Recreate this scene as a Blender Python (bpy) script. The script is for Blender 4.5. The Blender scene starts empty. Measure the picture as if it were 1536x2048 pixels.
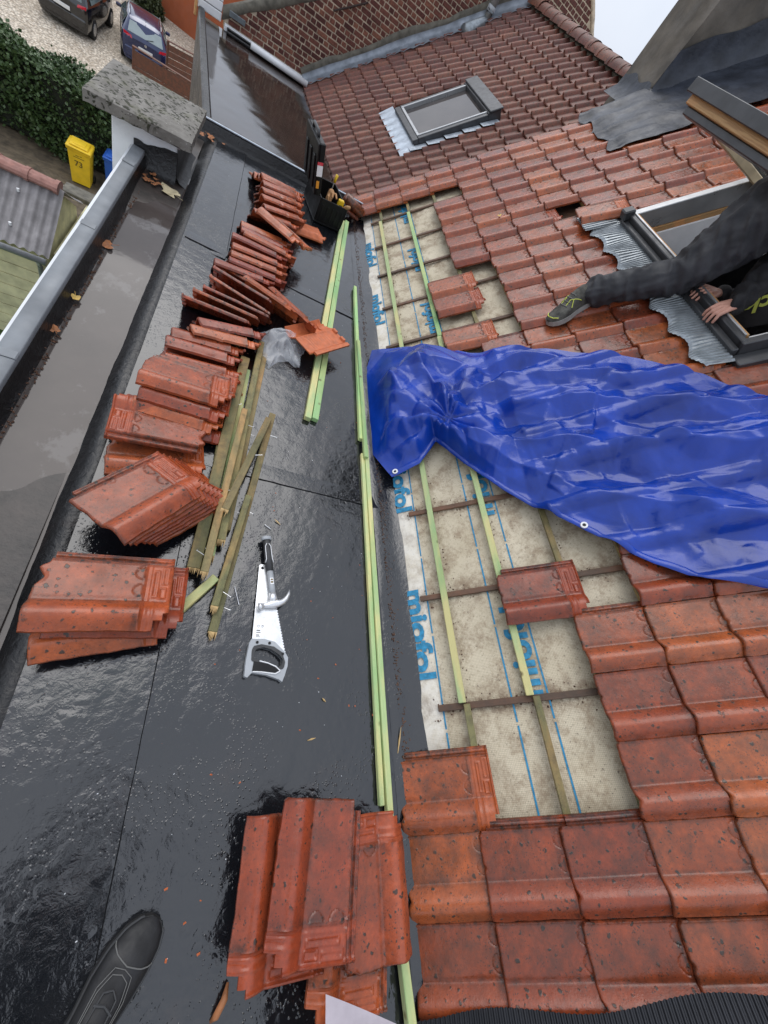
import bpy, math, random
import numpy as np
from mathutils import Vector, Matrix

R = math.radians
scene = bpy.context.scene
COL = scene.collection
rng = random.Random(7)

# ------------------------------------------------------------------ camera
cam_data = bpy.data.cameras.new('camera'); cam = bpy.data.objects.new('camera', cam_data)
COL.objects.link(cam); scene.camera = cam
cam_data.sensor_fit = 'HORIZONTAL'; cam_data.sensor_width = 36.0
cam_data.lens = 767.0 / 1536.0 * 36.0
cam_data.clip_start = 0.02; cam_data.clip_end = 600
# rows: world x, y, z written in camera axes (right, down, forward)
CAMROWS = ((0.8667, 0.1872, 0.4624), (-0.0849, -0.8569, 0.5084), (0.4914, -0.4803, -0.7266))
_m = Matrix(((CAMROWS[0][0], -CAMROWS[0][1], -CAMROWS[0][2]),
             (CAMROWS[1][0], -CAMROWS[1][1], -CAMROWS[1][2]),
             (CAMROWS[2][0], -CAMROWS[2][1], -CAMROWS[2][2])))
cam.matrix_world = Matrix.Translation((0, 0, 1.5)) @ _m.to_quaternion().to_matrix().to_4x4()

# ------------------------------------------------------------------ overcast sky, soft sun, exposure
SUN_EL, SUN_AZ = R(56), R(-18)
world = bpy.data.worlds.new('World'); scene.world = world; world.use_nodes = True
wn, wl = world.node_tree.nodes, world.node_tree.links
wn.clear()
w_out = wn.new('ShaderNodeOutputWorld'); w_bg = wn.new('ShaderNodeBackground'); w_bg.inputs['Strength'].default_value = 0.1
w_sky = wn.new('ShaderNodeTexSky'); w_sky.sky_type = 'NISHITA'; w_sky.sun_disc = False
w_sky.sun_elevation = SUN_EL; w_sky.sun_rotation = SUN_AZ; w_sky.dust_density = 4.0
w_tc = wn.new('ShaderNodeTexCoord'); w_no = wn.new('ShaderNodeTexNoise'); w_no.inputs['Scale'].default_value = 2.2
w_no.inputs['Detail'].default_value = 5.0
w_rp = wn.new('ShaderNodeValToRGB')
w_rp.color_ramp.elements[0].position = 0.3; w_rp.color_ramp.elements[0].color = (6.2, 6.9, 8.2, 1)
w_rp.color_ramp.elements[1].position = 0.7; w_rp.color_ramp.elements[1].color = (8.7, 9.1, 9.9, 1)
w_mx = wn.new('ShaderNodeMix'); w_mx.data_type = 'RGBA'; w_mx.inputs[0].default_value = 0.9
wl.new(w_tc.outputs['Generated'], w_no.inputs['Vector']); wl.new(w_no.outputs['Fac'], w_rp.inputs['Fac'])
wl.new(w_sky.outputs['Color'], w_mx.inputs[6]); wl.new(w_rp.outputs['Color'], w_mx.inputs[7])
# an overcast sky is brighter overhead than at its rim
w_sx = wn.new('ShaderNodeSeparateXYZ'); w_mr = wn.new('ShaderNodeMapRange'); w_mr.inputs[1].default_value = 0.0; w_mr.inputs[2].default_value = 1.0; w_mr.inputs[3].default_value = 0.86; w_mr.inputs[4].default_value = 1.15
w_ml = wn.new('ShaderNodeMix'); w_ml.data_type = 'RGBA'; w_ml.blend_type = 'MULTIPLY'; w_ml.inputs[0].default_value = 1.0
wl.new(w_tc.outputs['Generated'], w_sx.inputs[0]); wl.new(w_sx.outputs['Z'], w_mr.inputs[0]); wl.new(w_mx.outputs[2], w_ml.inputs[6]); wl.new(w_mr.outputs[0], w_ml.inputs[7])
wl.new(w_ml.outputs[2], w_bg.inputs['Color']); wl.new(w_bg.outputs['Background'], w_out.inputs['Surface'])
sun_d = bpy.data.lights.new('sun', 'SUN'); sun_d.energy = 1.0; sun_d.angle = R(48); sun_d.color = (1.0, 0.97, 0.93)
sun = bpy.data.objects.new('sun', sun_d); COL.objects.link(sun)
_sd = Vector((math.cos(SUN_EL) * math.sin(SUN_AZ), math.cos(SUN_EL) * math.cos(SUN_AZ), math.sin(SUN_EL)))
sun.rotation_euler = _sd.to_track_quat('Z', 'Y').to_euler()
vs = scene.view_settings
vs.view_transform = 'Standard'; vs.look = 'None'; vs.gamma = 1.0; vs.use_curve_mapping = False; vs.exposure = 0.36

# ------------------------------------------------------------------ helpers: nodes
class NT:
    def __init__(s, name):
        s.m = bpy.data.materials.new(name); s.m.use_nodes = True
        s.t = s.m.node_tree; s.t.nodes.clear()
        s.out = s.t.nodes.new('ShaderNodeOutputMaterial'); s.b = s.t.nodes.new('ShaderNodeBsdfPrincipled')
        s.t.links.new(s.b.outputs[0], s.out.inputs['Surface'])
        s.tc = s.t.nodes.new('ShaderNodeTexCoord'); s.oi = None
    def set(s, k, v):
        i = s.b.inputs[k]
        if hasattr(v, 'links'): s.t.links.new(v, i)
        else: i.default_value = (*v, 1) if isinstance(v, tuple) and len(v) == 3 and i.type == 'RGBA' else v
        return s
    def lk(s, v, i):
        if hasattr(v, 'links'): s.t.links.new(v, i)
        elif isinstance(v, tuple) and i.type == 'RGBA' and len(v) == 3: i.default_value = (*v, 1)
        else: i.default_value = v
    def rnd(s):
        if not s.oi: s.oi = s.t.nodes.new('ShaderNodeObjectInfo')
        return s.oi.outputs['Random']
    def co(s, kind='Object', scale=(1, 1, 1), shift=False):
        v = s.tc.outputs[kind] if kind != 'World' else s._geo()
        mp = s.t.nodes.new('ShaderNodeMapping'); s.t.links.new(v, mp.inputs['Vector']); mp.inputs['Scale'].default_value = scale
        if shift:
            c = s.t.nodes.new('ShaderNodeVectorMath'); c.operation = 'SCALE'; c.inputs[0].default_value = (37.1, 91.7, 53.3)
            s.t.links.new(s.rnd(), c.inputs['Scale']); s.t.links.new(c.outputs[0], mp.inputs['Location'])
        return mp.outputs[0]
    def _geo(s): return s.t.nodes.new('ShaderNodeNewGeometry').outputs['Position']
    def noise(s, v, scale, detail=4, rough=0.55, dist=0.0, o='Fac'):
        n = s.t.nodes.new('ShaderNodeTexNoise'); s.t.links.new(v, n.inputs['Vector'])
        n.inputs['Scale'].default_value = scale; n.inputs['Detail'].default_value = detail; n.inputs['Roughness'].default_value = rough; n.inputs['Distortion'].default_value = dist
        return n.outputs[o]
    def vor(s, v, scale, o='Distance', feat='F1', rnd=1.0):
        n = s.t.nodes.new('ShaderNodeTexVoronoi'); n.feature = feat; s.t.links.new(v, n.inputs['Vector']); n.inputs['Scale'].default_value = scale; n.inputs['Randomness'].default_value = rnd
        return n.outputs[o]
    def wave(s, v, scale, dist=0.0, detail=2, axis='X'):
        n = s.t.nodes.new('ShaderNodeTexWave'); s.t.links.new(v, n.inputs['Vector']); n.bands_direction = axis
        n.inputs['Scale'].default_value = scale; n.inputs['Distortion'].default_value = dist; n.inputs['Detail'].default_value = detail
        return n.outputs['Fac']
    def ramp(s, f, *st):
        n = s.t.nodes.new('ShaderNodeValToRGB'); s.t.links.new(f, n.inputs['Fac'])
        e = n.color_ramp.elements
        while len(e) < len(st): e.new(0.5)
        for i, (p, c) in enumerate(st):
            e[i].position = p; e[i].color = (c, c, c, 1) if not isinstance(c, tuple) else (*c, 1)
        return n.outputs['Color']
    def mix(s, f, a, b, mode='MIX'):
        n = s.t.nodes.new('ShaderNodeMix'); n.data_type = 'RGBA'; n.blend_type = mode; n.clamp_factor = True
        s.lk(f, n.inputs[0]); s.lk(a, n.inputs[6]); s.lk(b, n.inputs[7]); return n.outputs[2]
    def math(s, op, a, b=0.0):
        n = s.t.nodes.new('ShaderNodeMath'); n.operation = op; s.lk(a, n.inputs[0]); s.lk(b, n.inputs[1]); return n.outputs[0]
    def sep(s, v):
        n = s.t.nodes.new('ShaderNodeSeparateXYZ'); s.t.links.new(v, n.inputs[0]); return n.outputs
    def hsv(s, c, h=0.5, sat=1.0, v=1.0):
        n = s.t.nodes.new('ShaderNodeHueSaturation'); s.lk(c, n.inputs['Color']); s.lk(h, n.inputs['Hue']); s.lk(sat, n.inputs['Saturation']); s.lk(v, n.inputs['Value']); return n.outputs[0]
    def bump(s, h, strength=0.5, dist=0.01, prev=None):
        n = s.t.nodes.new('ShaderNodeBump'); s.lk(h, n.inputs['Height']); n.inputs['Strength'].default_value = strength; n.inputs['Distance'].default_value = dist
        if prev is not None: s.t.links.new(prev, n.inputs['Normal'])
        return n.outputs[0]

def simple(name, col, rough=0.5, metal=0.0, var=0.25, nscale=12.0, bump=0.0, bscale=60.0, spec=0.5, kind='Object', coat=0.0):
    n = NT(name); v = n.co(kind)
    f = n.noise(v, nscale, 5)
    lo = tuple(c * (1 - var) for c in col); hi = tuple(min(1, c * (1 + var)) for c in col)
    n.set('Base Color', n.ramp(f, (0.3, lo), (0.7, hi)))
    n.set('Roughness', n.ramp(n.noise(v, nscale * 1.7, 3), (0.3, max(0.02, rough * 0.75)), (0.7, min(1, rough * 1.25))))
    n.set('Metallic', metal); n.set('Specular IOR Level', spec)
    if coat: n.set('Coat Weight', coat); n.set('Coat Roughness', 0.06)
    if bump: n.set('Normal', n.bump(n.noise(v, bscale, 4), bump, 0.004))
    return n.m

# ------------------------------------------------------------------ helpers: meshes and objects
class MB:
    def __init__(s): s.v = []; s.f = []; s.mi = []; s.cur = 0
    def add(s, vs_, fs_, M=None):
        o = len(s.v)
        s.v.extend([tuple(M @ Vector(p)) for p in vs_] if M is not None else [tuple(p) for p in vs_])
        s.f.extend([tuple(i + o for i in f) for f in fs_]); s.mi.extend([s.cur] * len(fs_)); return s
    def box(s, lo, hi, M=None):
        x0, y0, z0 = lo; x1, y1, z1 = hi
        return s.add([(x0,y0,z0),(x1,y0,z0),(x1,y1,z0),(x0,y1,z0),(x0,y0,z1),(x1,y0,z1),(x1,y1,z1),(x0,y1,z1)],
                     [(0,3,2,1),(4,5,6,7),(0,1,5,4),(1,2,6,5),(2,3,7,6),(3,0,4,7)], M)
    def bbox(s, lo, hi, b=0.004, M=None):
        # box with chamfered edges
        lo = Vector(lo); hi = Vector(hi); c = (lo + hi) / 2; h = (hi - lo) / 2; b = min(b, min(h) * 0.8)
        vs_ = []; idx = {}
        for sx in (-1, 1):
            for sy in (-1, 1):
                for sz in (-1, 1):
                    for a in range(3):
                        p = [sx * (h.x - b), sy * (h.y - b), sz * (h.z - b)]; sg = (sx, sy, sz)
                        p[a] = sg[a] * h[a]; idx[(sx, sy, sz, a)] = len(vs_); vs_.append(c + Vector(p))
        fs = []
        for a in range(3):
            o1, o2 = [i for i in range(3) if i != a]
            for sg in (-1, 1):
                q = []
                for (u, w) in ((-1,-1),(1,-1),(1,1),(-1,1)):
                    k = [0,0,0]; k[a] = sg; k[o1] = u; k[o2] = w; q.append(idx[(*k, a)])
                fs.append(tuple(q))
        for a in range(3):
            o1, o2 = [i for i in range(3) if i != a]
            for u in (-1, 1):
                for w in (-1, 1):
                    k0 = [0,0,0]; k1 = [0,0,0]; k0[a] = -1; k1[a] = 1
                    for k in (k0, k1): k[o1] = u; k[o2] = w
                    fs.append((idx[(*k0, o1)], idx[(*k1, o1)], idx[(*k1, o2)], idx[(*k0, o2)]))
        for sx in (-1, 1):
            for sy in (-1, 1):
                for sz in (-1, 1): fs.append((idx[(sx,sy,sz,0)], idx[(sx,sy,sz,1)], idx[(sx,sy,sz,2)]))
        return s.add(vs_, fs, M)
    def prism(s, pts, z0, z1, M=None):
        n = len(pts)
        vs_ = [(p[0], p[1], z0) for p in pts] + [(p[0], p[1], z1) for p in pts]
        fs = [tuple(range(n - 1, -1, -1)), tuple(range(n, 2 * n))] + [(i, (i + 1) % n, n + (i + 1) % n, n + i) for i in range(n)]
        return s.add(vs_, fs, M)
    def tube(s, pts, rad, n=10, M=None, cap=True, up=Vector((0, 0, 1))):
        pts = [Vector(p) for p in pts]; rad = rad if isinstance(rad, (list, tuple)) else [rad] * len(pts)
        vs_ = []; fs = []
        for i, p in enumerate(pts):
            t = (pts[min(i + 1, len(pts) - 1)] - pts[max(i - 1, 0)]).normalized()
            a = t.cross(up if abs(t.dot(up)) < 0.95 else Vector((1, 0, 0))).normalized(); b = t.cross(a)
            r = rad[i]; rx, ry = r if isinstance(r, tuple) else (r, r)
            for k in range(n):
                q = 2 * math.pi * k / n; vs_.append(p + a * (rx * math.cos(q)) + b * (ry * math.sin(q)))
        for i in range(len(pts) - 1):
            for k in range(n): fs.append((i*n+k, i*n+(k+1)%n, (i+1)*n+(k+1)%n, (i+1)*n+k))
        if cap: fs.append(tuple(range(n - 1, -1, -1))); fs.append(tuple(range((len(pts)-1)*n, len(pts)*n)))
        return s.add(vs_, fs, M)
    def grid(s, P, M=None):
        h, w = len(P), len(P[0])
        return s.add([p for row in P for p in row], [(i*w+j, i*w+j+1, (i+1)*w+j+1, (i+1)*w+j) for i in range(h-1) for j in range(w-1)], M)
    def mesh(s, name, mats, smooth=False):
        me = bpy.data.meshes.new(name); me.from_pydata(s.v, [], s.f)
        for m in (mats if isinstance(mats, (list, tuple)) else [mats]): me.materials.append(m)
        if any(s.mi): me.polygons.foreach_set('material_index', s.mi)
        if smooth: me.polygons.foreach_set('use_smooth', [True] * len(me.polygons))
        me.update(); return me
    def build(s, name, mats, parent=None, smooth=False, M=None):
        return link(name, s.mesh(name, mats, smooth), parent, M)

def link(name, data, parent=None, M=None):
    o = bpy.data.objects.new(name, data); COL.objects.link(o)
    if parent is not None: o.parent = parent; o.matrix_parent_inverse = parent.matrix_world.inverted()
    if M is not None: o.matrix_world = M
    return o
def thing(name, label, cat, loc=(0, 0, 0), group=None, M=None):
    o = bpy.data.objects.new(name, None); COL.objects.link(o); o.empty_display_size = 0.1
    o.matrix_world = M if M is not None else Matrix.Translation(loc)
    o['label'] = label; o['category'] = cat
    if group: o['group'] = group
    return o
def tag(o, label, cat, group=None, kind=None):
    o['label'] = label; o['category'] = cat
    if group: o['group'] = group
    if kind: o['kind'] = kind
    return o
def structure(o): o['kind'] = 'structure'; return o
def smooth_by_angle(me, deg=40):
    me.polygons.foreach_set('use_smooth', [True] * len(me.polygons))
    try: me.set_sharp_from_angle(angle=R(deg))
    except Exception: pass
def frame(o, x, y, z):
    return Matrix(((x[0], y[0], z[0], o[0]), (x[1], y[1], z[1], o[1]), (x[2], y[2], z[2], o[2]), (0, 0, 0, 1)))
def clip_poly(pts, s0):
    return pts

# the main tiled roof: Y along the eaves, s up the slope, o out of the slope
PITCH = R(43); RO = Vector((1.0, 0, 0)); RU = Vector((math.cos(PITCH), 0, math.sin(PITCH))); RN = Vector((-math.sin(PITCH), 0, math.cos(PITCH)))
EY = Vector((0, 1, 0))
def RP(Y, s, o=0.0): return RO + EY * Y + RU * s + RN * o
RM = frame(RO, -EY, RU, RN)           # local x = -Y, y = up the slope, z = out
def rbox(mb, Y0, Y1, s0, s1, o0, o1, b=None):
    if b: return mb.bbox((-Y1, s0, o0), (-Y0, s1, o1), b, RM)
    return mb.box((-Y1, s0, o0), (-Y0, s1, o1), RM)
# the next house: turned 9 degrees, eaves lower
NYAW = R(9); NEX = Vector((math.cos(NYAW), math.sin(NYAW), 0)); NEY = Vector((-math.sin(NYAW), math.cos(NYAW), 0)); NO = Vector((0.592, 10.811, -0.639))
NPITCH = R(40); NU = NEX * math.cos(NPITCH) + Vector((0, 0, math.sin(NPITCH))); NN = -NEX * math.sin(NPITCH) + Vector((0, 0, math.cos(NPITCH)))
NM = frame(NO, -NEY, NU, NN)
NW = frame(NO, NEX, Vector((0, 0, 1)), -NEY)    # on the gable wall: x along, y up, z towards the camera
def NP(y, s, o=0.0): return NO + NEY * y + NU * s + NN * o
GZ = -6.735
CAMP = Vector((0, 0, 1.5))
def in_view(p, margin=0.12):
    d = Vector(p) - CAMP
    c = [sum(CAMROWS[i][k] * d[i] for i in range(3)) for k in range(3)]
    if c[2] <= 0.02: return False
    x, y = 767 * c[0] / c[2], 767 * c[1] / c[2]
    return abs(x) < 768 * (1 + margin) and abs(y) < 1024 * (1 + margin)

# ------------------------------------------------------------------ materials
def m_clay(name, dark=0.0, moss=0.0, hue=(0.39, 0.080, 0.023)):
    n = NT(name); v = n.co('Object', shift=True); raw = n.co('Object'); xyz = n.sep(raw)
    big = n.noise(v, 9, 5, 0.6); fine = n.noise(v, 70, 5, 0.65)
    c = n.ramp(big, (0.25, (hue[0]*0.66, hue[1]*0.64, hue[2]*0.72)), (0.5, hue), (0.78, (hue[0]*1.24, hue[1]*1.34, hue[2]*1.45)))
    c = n.mix(n.ramp(fine, (0.35, 0.0), (0.75, 0.55)), c, (hue[0]*0.42, hue[1]*0.5, hue[2]*0.7))
    # grimy film on the weathered face, cleaner clay under the head lap and on top of the roll
    face = n.ramp(xyz[1], (0.0, 1.0), (0.262, 1.0), (0.276, 0.0)) if not moss else 1.0
    roll = n.ramp(xyz[0], (0.150, 1.0), (0.185, 0.35), (0.245, 0.8))
    film = n.math('MULTIPLY', n.ramp(n.noise(v, 14, 6, 0.7), (0.32, 0.12), (0.64, 1.0)), roll)
    film = n.math('MULTIPLY', film, face)
    c = n.mix(n.math('MULTIPLY', film, 0.80 + dark), c, (0.085, 0.037, 0.023))
    if moss:
        c = n.mix(n.ramp(n.noise(v, 22, 6, 0.7), (0.5, 0.0), (0.66, moss)), c, (0.07, 0.062, 0.045))
        c = n.mix(n.ramp(n.vor(v, 55), (0.05, 0.7), (0.12, 0.0)), c, (0.42, 0.40, 0.36))
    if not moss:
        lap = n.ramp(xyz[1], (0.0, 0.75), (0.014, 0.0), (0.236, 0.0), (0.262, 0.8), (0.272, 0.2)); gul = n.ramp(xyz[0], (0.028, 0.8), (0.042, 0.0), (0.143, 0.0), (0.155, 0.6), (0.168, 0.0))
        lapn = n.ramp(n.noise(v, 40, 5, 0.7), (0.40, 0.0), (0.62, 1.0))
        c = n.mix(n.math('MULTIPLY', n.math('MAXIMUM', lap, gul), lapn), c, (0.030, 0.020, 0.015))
    # lichen spots
    w = n.mix(0.02, v, n.noise(v, 60, 3, o='Color'))
    cellr = n.sep(n.vor(w, 46, 'Color'))[0]
    sp = n.ramp(n.math('SUBTRACT', n.vor(w, 46), n.math('MULTIPLY', cellr, 0.16)), (0.08, 1.0), (0.16, 0.0)); sp = n.math('MULTIPLY', sp, n.ramp(cellr, (0.30, 0.0), (0.36, 1.0)))
    gate = n.ramp(n.noise(v, 9, 3), (0.42, 0.0), (0.50, 1.0))
    sp = n.math('MULTIPLY', n.math('MULTIPLY', sp, gate), face)
    c = n.mix(n.math('MULTIPLY', sp, 0.9), c, (0.028, 0.027, 0.021))
    sp2 = n.math('MULTIPLY', n.ramp(n.vor(w, 130), (0.16, 1.0), (0.28, 0.0)), n.ramp(n.noise(v, 20, 2), (0.44, 0.0), (0.54, 0.9)))
    c = n.mix(n.math('MULTIPLY', sp2, face), c, (0.035, 0.028, 0.024))
    val = n.math('ADD', n.math('MULTIPLY', n.rnd(), 0.5), 0.76); hue_s = n.math('ADD', n.math('MULTIPLY', n.rnd(), 0.012), 0.494)
    n.set('Base Color', n.hsv(c, hue_s, 1.0, val))
    n.set('Roughness', n.ramp(n.noise(v, 11, 4, 0.6), (0.32, 0.13), (0.68, 0.42)) if not moss else 0.55)
    n.set('Specular IOR Level', 0.5)
    b = n.bump(n.noise(v, 240, 4, 0.6), 0.35, 0.0015); b = n.bump(n.noise(v, 45, 3), 0.35, 0.003, b); b = n.bump(sp, 0.5, 0.0012, b)
    n.set('Normal', b); return n.m
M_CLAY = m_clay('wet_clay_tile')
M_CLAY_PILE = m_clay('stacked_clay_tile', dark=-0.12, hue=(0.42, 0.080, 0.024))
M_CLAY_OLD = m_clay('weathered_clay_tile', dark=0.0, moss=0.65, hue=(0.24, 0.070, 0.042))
M_CLAY_RAW = simple('bright_unweathered_clay', (0.50, 0.13, 0.045), 0.55, var=0.2, nscale=30, bump=0.3, bscale=200)

def m_bitumen(name, base=(0.006, 0.0072, 0.0095), r0=0.03, r1=0.17, bump=0.2, droplets=0.42):
    n = NT(name); v = n.co('World')
    big = n.noise(v, 1.6, 5, 0.6); mid = n.noise(v, 9, 5, 0.6); fine = n.noise(v, 60, 5, 0.65)
    c = n.mix(n.ramp(big, (0.4, 0.0), (0.7, 0.6)), base, (base[0]*1.9, base[1]*1.7, base[2]*1.55))
    c = n.mix(n.ramp(n.noise(v, 5, 6, 0.7), (0.58, 0.0), (0.74, 0.35)), c, (0.04, 0.027, 0.022))
    n.set('Base Color', c)
    n.set('Roughness', n.ramp(n.noise(v, 3.2, 6, 0.65), (0.32, r0), (0.68, r1)))
    n.set('Specular IOR Level', 0.80); n.set('Coat Weight', 0.25); n.set('Coat Roughness', 0.04)
    ws = n.noise(v, 38, 4, 0.6, 0.6)
    drop = n.ramp(n.vor(v, 95), (0.0, 1.0), (0.30, 0.0))
    dg = n.ramp(n.noise(v, 4.5, 3), (0.46, 0.0), (0.62, 1.0))
    b = n.bump(ws, bump, 0.006); b = n.bump(n.noise(v, 260, 3, 0.6), 0.12, 0.001, b)
    near = n.ramp(n.math('SUBTRACT', 0.6, n.sep(v)[1]), (0.0, 0.0), (1.0, 1.0))
    wv = n.mix(0.03, v, n.noise(v, 14, 3, o='Color')); bead = n.ramp(n.vor(wv, 34), (0.1, 1.0), (0.42, 0.35), (0.52, 0.0)); bead2 = n.ramp(n.vor(wv, 15), (0.1, 1.0), (0.40, 0.5), (0.52, 0.0))
    pool = n.math('ADD', n.math('MULTIPLY', bead, n.ramp(n.noise(v, 5, 3), (0.44, 0.0), (0.54, 1.0))), n.math('MULTIPLY', bead2, n.ramp(n.noise(v, 3.4, 3), (0.50, 0.0), (0.58, 1.4))))
    b = n.bump(n.math('MULTIPLY', drop, dg), droplets, 0.004, b)
    b = n.bump(n.math('MULTIPLY', pool, near), droplets*0.75, 0.004, b)
    n.set('Normal', b); n.set('Coat Normal', b); return n.m
M_BIT = m_bitumen('wet_bitumen_felt')
M_BIT_ROUGH = m_bitumen('rough_bitumen', (0.006, 0.0062, 0.007), r0=0.2, r1=0.5, bump=0.9)
M_BIT_ROUGH.node_tree.nodes['Principled BSDF'].inputs['Coat Weight'].default_value = 0.0; M_BIT_ROUGH.node_tree.nodes['Principled BSDF'].inputs['Specular IOR Level'].default_value = 0.5
def m_channel():
    n = NT('silty_channel_felt'); v = n.co('World')
    c = n.ramp(n.noise(v, 7, 6, 0.7), (0.3, (0.014, 0.012, 0.011)), (0.7, (0.055, 0.042, 0.036)))
    n.set('Base Color', c); n.set('Roughness', 0.4); n.set('Normal', n.bump(n.noise(v, 50, 4), 0.5, 0.004)); return n.m
M_CHAN = m_channel()
def m_water():
    n = NT('silty_puddle_water'); v = n.co('World')
    n.set('Base Color', n.mix(n.ramp(n.noise(n.co('World', (1, 0.7, 1)), 4.5, 7, 0.7), (0.55, 0.0), (0.60, 1.0)), n.ramp(n.noise(v, 5, 5), (0.3, (0.055, 0.046, 0.043)), (0.7, (0.075, 0.062, 0.057))), (0.11, 0.10, 0.096)))
    n.set('Roughness', 0.05); n.set('Specular IOR Level', 0.4); n.set('Normal', n.bump(n.noise(v, 14, 2), 0.04, 0.004)); return n.m
M_WATER = m_water()
def m_underlay():
    n = NT('grubby_roofing_underlay'); v = n.co('Object')
    g = n.math('MULTIPLY', n.ramp(n.wave(v, 52, 0.3, axis='X'), (0.3, 0.55), (0.8, 1.0)), n.ramp(n.wave(v, 52, 0.3, axis='Y'), (0.3, 0.55), (0.8, 1.0)))
    c = n.mix(n.ramp(n.noise(v, 3, 5), (0.3, 0.0), (0.7, 1.0)), (0.54, 0.46, 0.32), (0.70, 0.62, 0.47))
    c = n.mix(n.math('MULTIPLY', n.math('SUBTRACT', 1.0, g), 0.7), c, (0.24, 0.21, 0.15))
    d = n.ramp(n.noise(v, 7, 10, 0.82), (0.47, 0.0), (0.60, 0.72)); c = n.mix(d, c, (0.21, 0.145, 0.085))
    xx = n.math('ABSOLUTE', n.math('SUBTRACT', n.math('FRACT', n.math('DIVIDE', n.math('ADD', n.sep(v)[0], 0.09 + 46.5 + 0.2325), 0.465)), 0.5))
    rust = n.math('MULTIPLY', n.ramp(xx, (0.03, 1.0), (0.16, 0.0)), n.ramp(n.noise(v, 24, 8, 0.8), (0.42, 0.0), (0.58, 1.0))); c = n.mix(n.math('MULTIPLY', rust, 0.8), c, (0.12, 0.062, 0.03))
    d2 = n.ramp(n.noise(v, 85, 6, 0.85), (0.58, 0.0), (0.64, 0.9)); c = n.mix(d2, c, (0.065, 0.045, 0.032))
    strip = n.ramp(n.sep(v)[1], (0.110, 0.75), (0.135, 0.0)); c = n.mix(n.math('MULTIPLY', strip, n.ramp(n.noise(v, 12, 6, 0.7), (0.42, 1.0), (0.66, 0.25))), c, (0.78, 0.75, 0.68))
    n.set('Base Color', c); n.set('Roughness', 0.7)
    b = n.bump(g, 0.35, 0.0015); b = n.bump(n.noise(v, 6, 4), 0.45, 0.012, b); n.set('Normal', b); return n.m
M_UNDER = m_underlay()
M_BLUEPRINT = simple('blue_print_ink', (0.02, 0.20, 0.36), 0.65, var=0.35, nscale=60)
def m_wood(name, a, b, dirt=0.0, scale=1.0, rough=0.55, knots=True):
    n = NT(name); v = n.co('Object', (60 * scale, 2.4 * scale, 60 * scale), shift=True); iso = n.co('Object', shift=True)
    w = n.wave(v, 2.2, 5.0, 4)
    c = n.mix(n.ramp(w, (0.2, 0.0), (0.85, 1.0)), a, b)
    c = n.mix(n.ramp(n.noise(n.co('Object', (4, 1, 4), shift=True), 2.6, 5), (0.45, 0.0), (0.60, 0.85)), c, (b[0]*1.25, b[1]*0.98, b[2]*0.85))
    if knots:
        c = n.mix(n.ramp(n.vor(iso, 9), (0.05, 0.9), (0.12, 0.0)), c, (0.17, 0.13, 0.05))
        c = n.mix(n.ramp(n.noise(n.co('Object', (3, 0.5, 3), shift=True), 4, 4), (0.52, 0.0), (0.66, 0.55)), c, (0.20, 0.42, 0.16) if not dirt else (0.08, 0.10, 0.04))
    if dirt: c = n.mix(n.ramp(n.noise(iso, 26, 6, 0.7), (0.45, 0.0), (0.7, dirt)), c, (0.045, 0.035, 0.025))
    val = n.math('ADD', n.math('MULTIPLY', n.rnd(), 0.35), 0.82)
    n.set('Base Color', n.hsv(c, 0.5, 1.0, val)); n.set('Roughness', rough); n.set('Normal', n.bump(w, 0.4, 0.002)); return n.m
M_W_NEW = m_wood('fresh_green_treated_pine', (0.32, 0.48, 0.20), (0.55, 0.61, 0.31))
M_W_GREEN = m_wood('bright_green_treated_pine', (0.25, 0.50, 0.19), (0.42, 0.60, 0.28))
M_W_OLD = m_wood('weathered_green_batten', (0.13, 0.14, 0.055), (0.26, 0.22, 0.095), 0.55)
M_W_OLDB = m_wood('weathered_tan_batten', (0.20, 0.17, 0.075), (0.36, 0.26, 0.11), 0.4)
M_W_DARK = m_wood('dark_rafter_strip', (0.06, 0.036, 0.022), (0.13, 0.075, 0.045), 0.5, knots=False)
M_W_SPLINT = simple('splintered_wood', (0.55, 0.38, 0.17), 0.7, bump=0.5)
M_W_WARM = m_wood('varnished_window_pine', (0.42, 0.23, 0.09), (0.55, 0.33, 0.14), knots=False)
M_W_FENCE = m_wood('brown_fence_board', (0.085, 0.035, 0.020), (0.14, 0.06, 0.035), 0.3, knots=False)
def m_tarp():
    n = NT('blue_woven_tarpaulin'); v = n.co('Object')
    c = n.ramp(n.noise(v, 5, 4), (0.3, (0.002, 0.026, 0.22)), (0.7, (0.004, 0.046, 0.38)))
    n.set('Base Color', c); n.set('Roughness', n.ramp(n.noise(v, 7, 4), (0.3, 0.09), (0.7, 0.22))); n.set('Specular IOR Level', 0.5)
    b = n.bump(n.noise(v, 40, 5, 0.6, 1.5), 0.3, 0.003); b = n.bump(n.wave(v, 110, 0, axis='DIAGONAL'), 0.12, 0.0008, b); n.set('Normal', b)
    return n.m
M_TARP = m_tarp()
M_ZINC = simple('bright_lead_sheet', (0.42, 0.47, 0.53), 0.42, 0.55, 0.2, 14, 0.3, 20)
M_LEADDARK = simple('dark_pleated_lead', (0.30, 0.33, 0.35), 0.38, 0.6, 0.25, 18)
M_ALU = simple('anthracite_aluminium', (0.060, 0.062, 0.066), 0.38, 0.35, 0.2, 9)
M_ALU_L = simple('grey_aluminium_cladding', (0.42, 0.43, 0.44), 0.34, 0.6, 0.12, 6)
M_BLACKP = simple('black_plastic', (0.006, 0.006, 0.0065), 0.45, var=0.3, spec=0.3)
M_GREYP = simple('grey_plastic', (0.36, 0.38, 0.40), 0.42, var=0.1)
M_GREYP2 = simple('dark_grey_rubber', (0.035, 0.036, 0.038), 0.55, var=0.2)
M_STEEL = simple('brushed_steel', (0.72, 0.73, 0.74), 0.33, 0.75, 0.14, 20, 0.1, 80)
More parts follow.
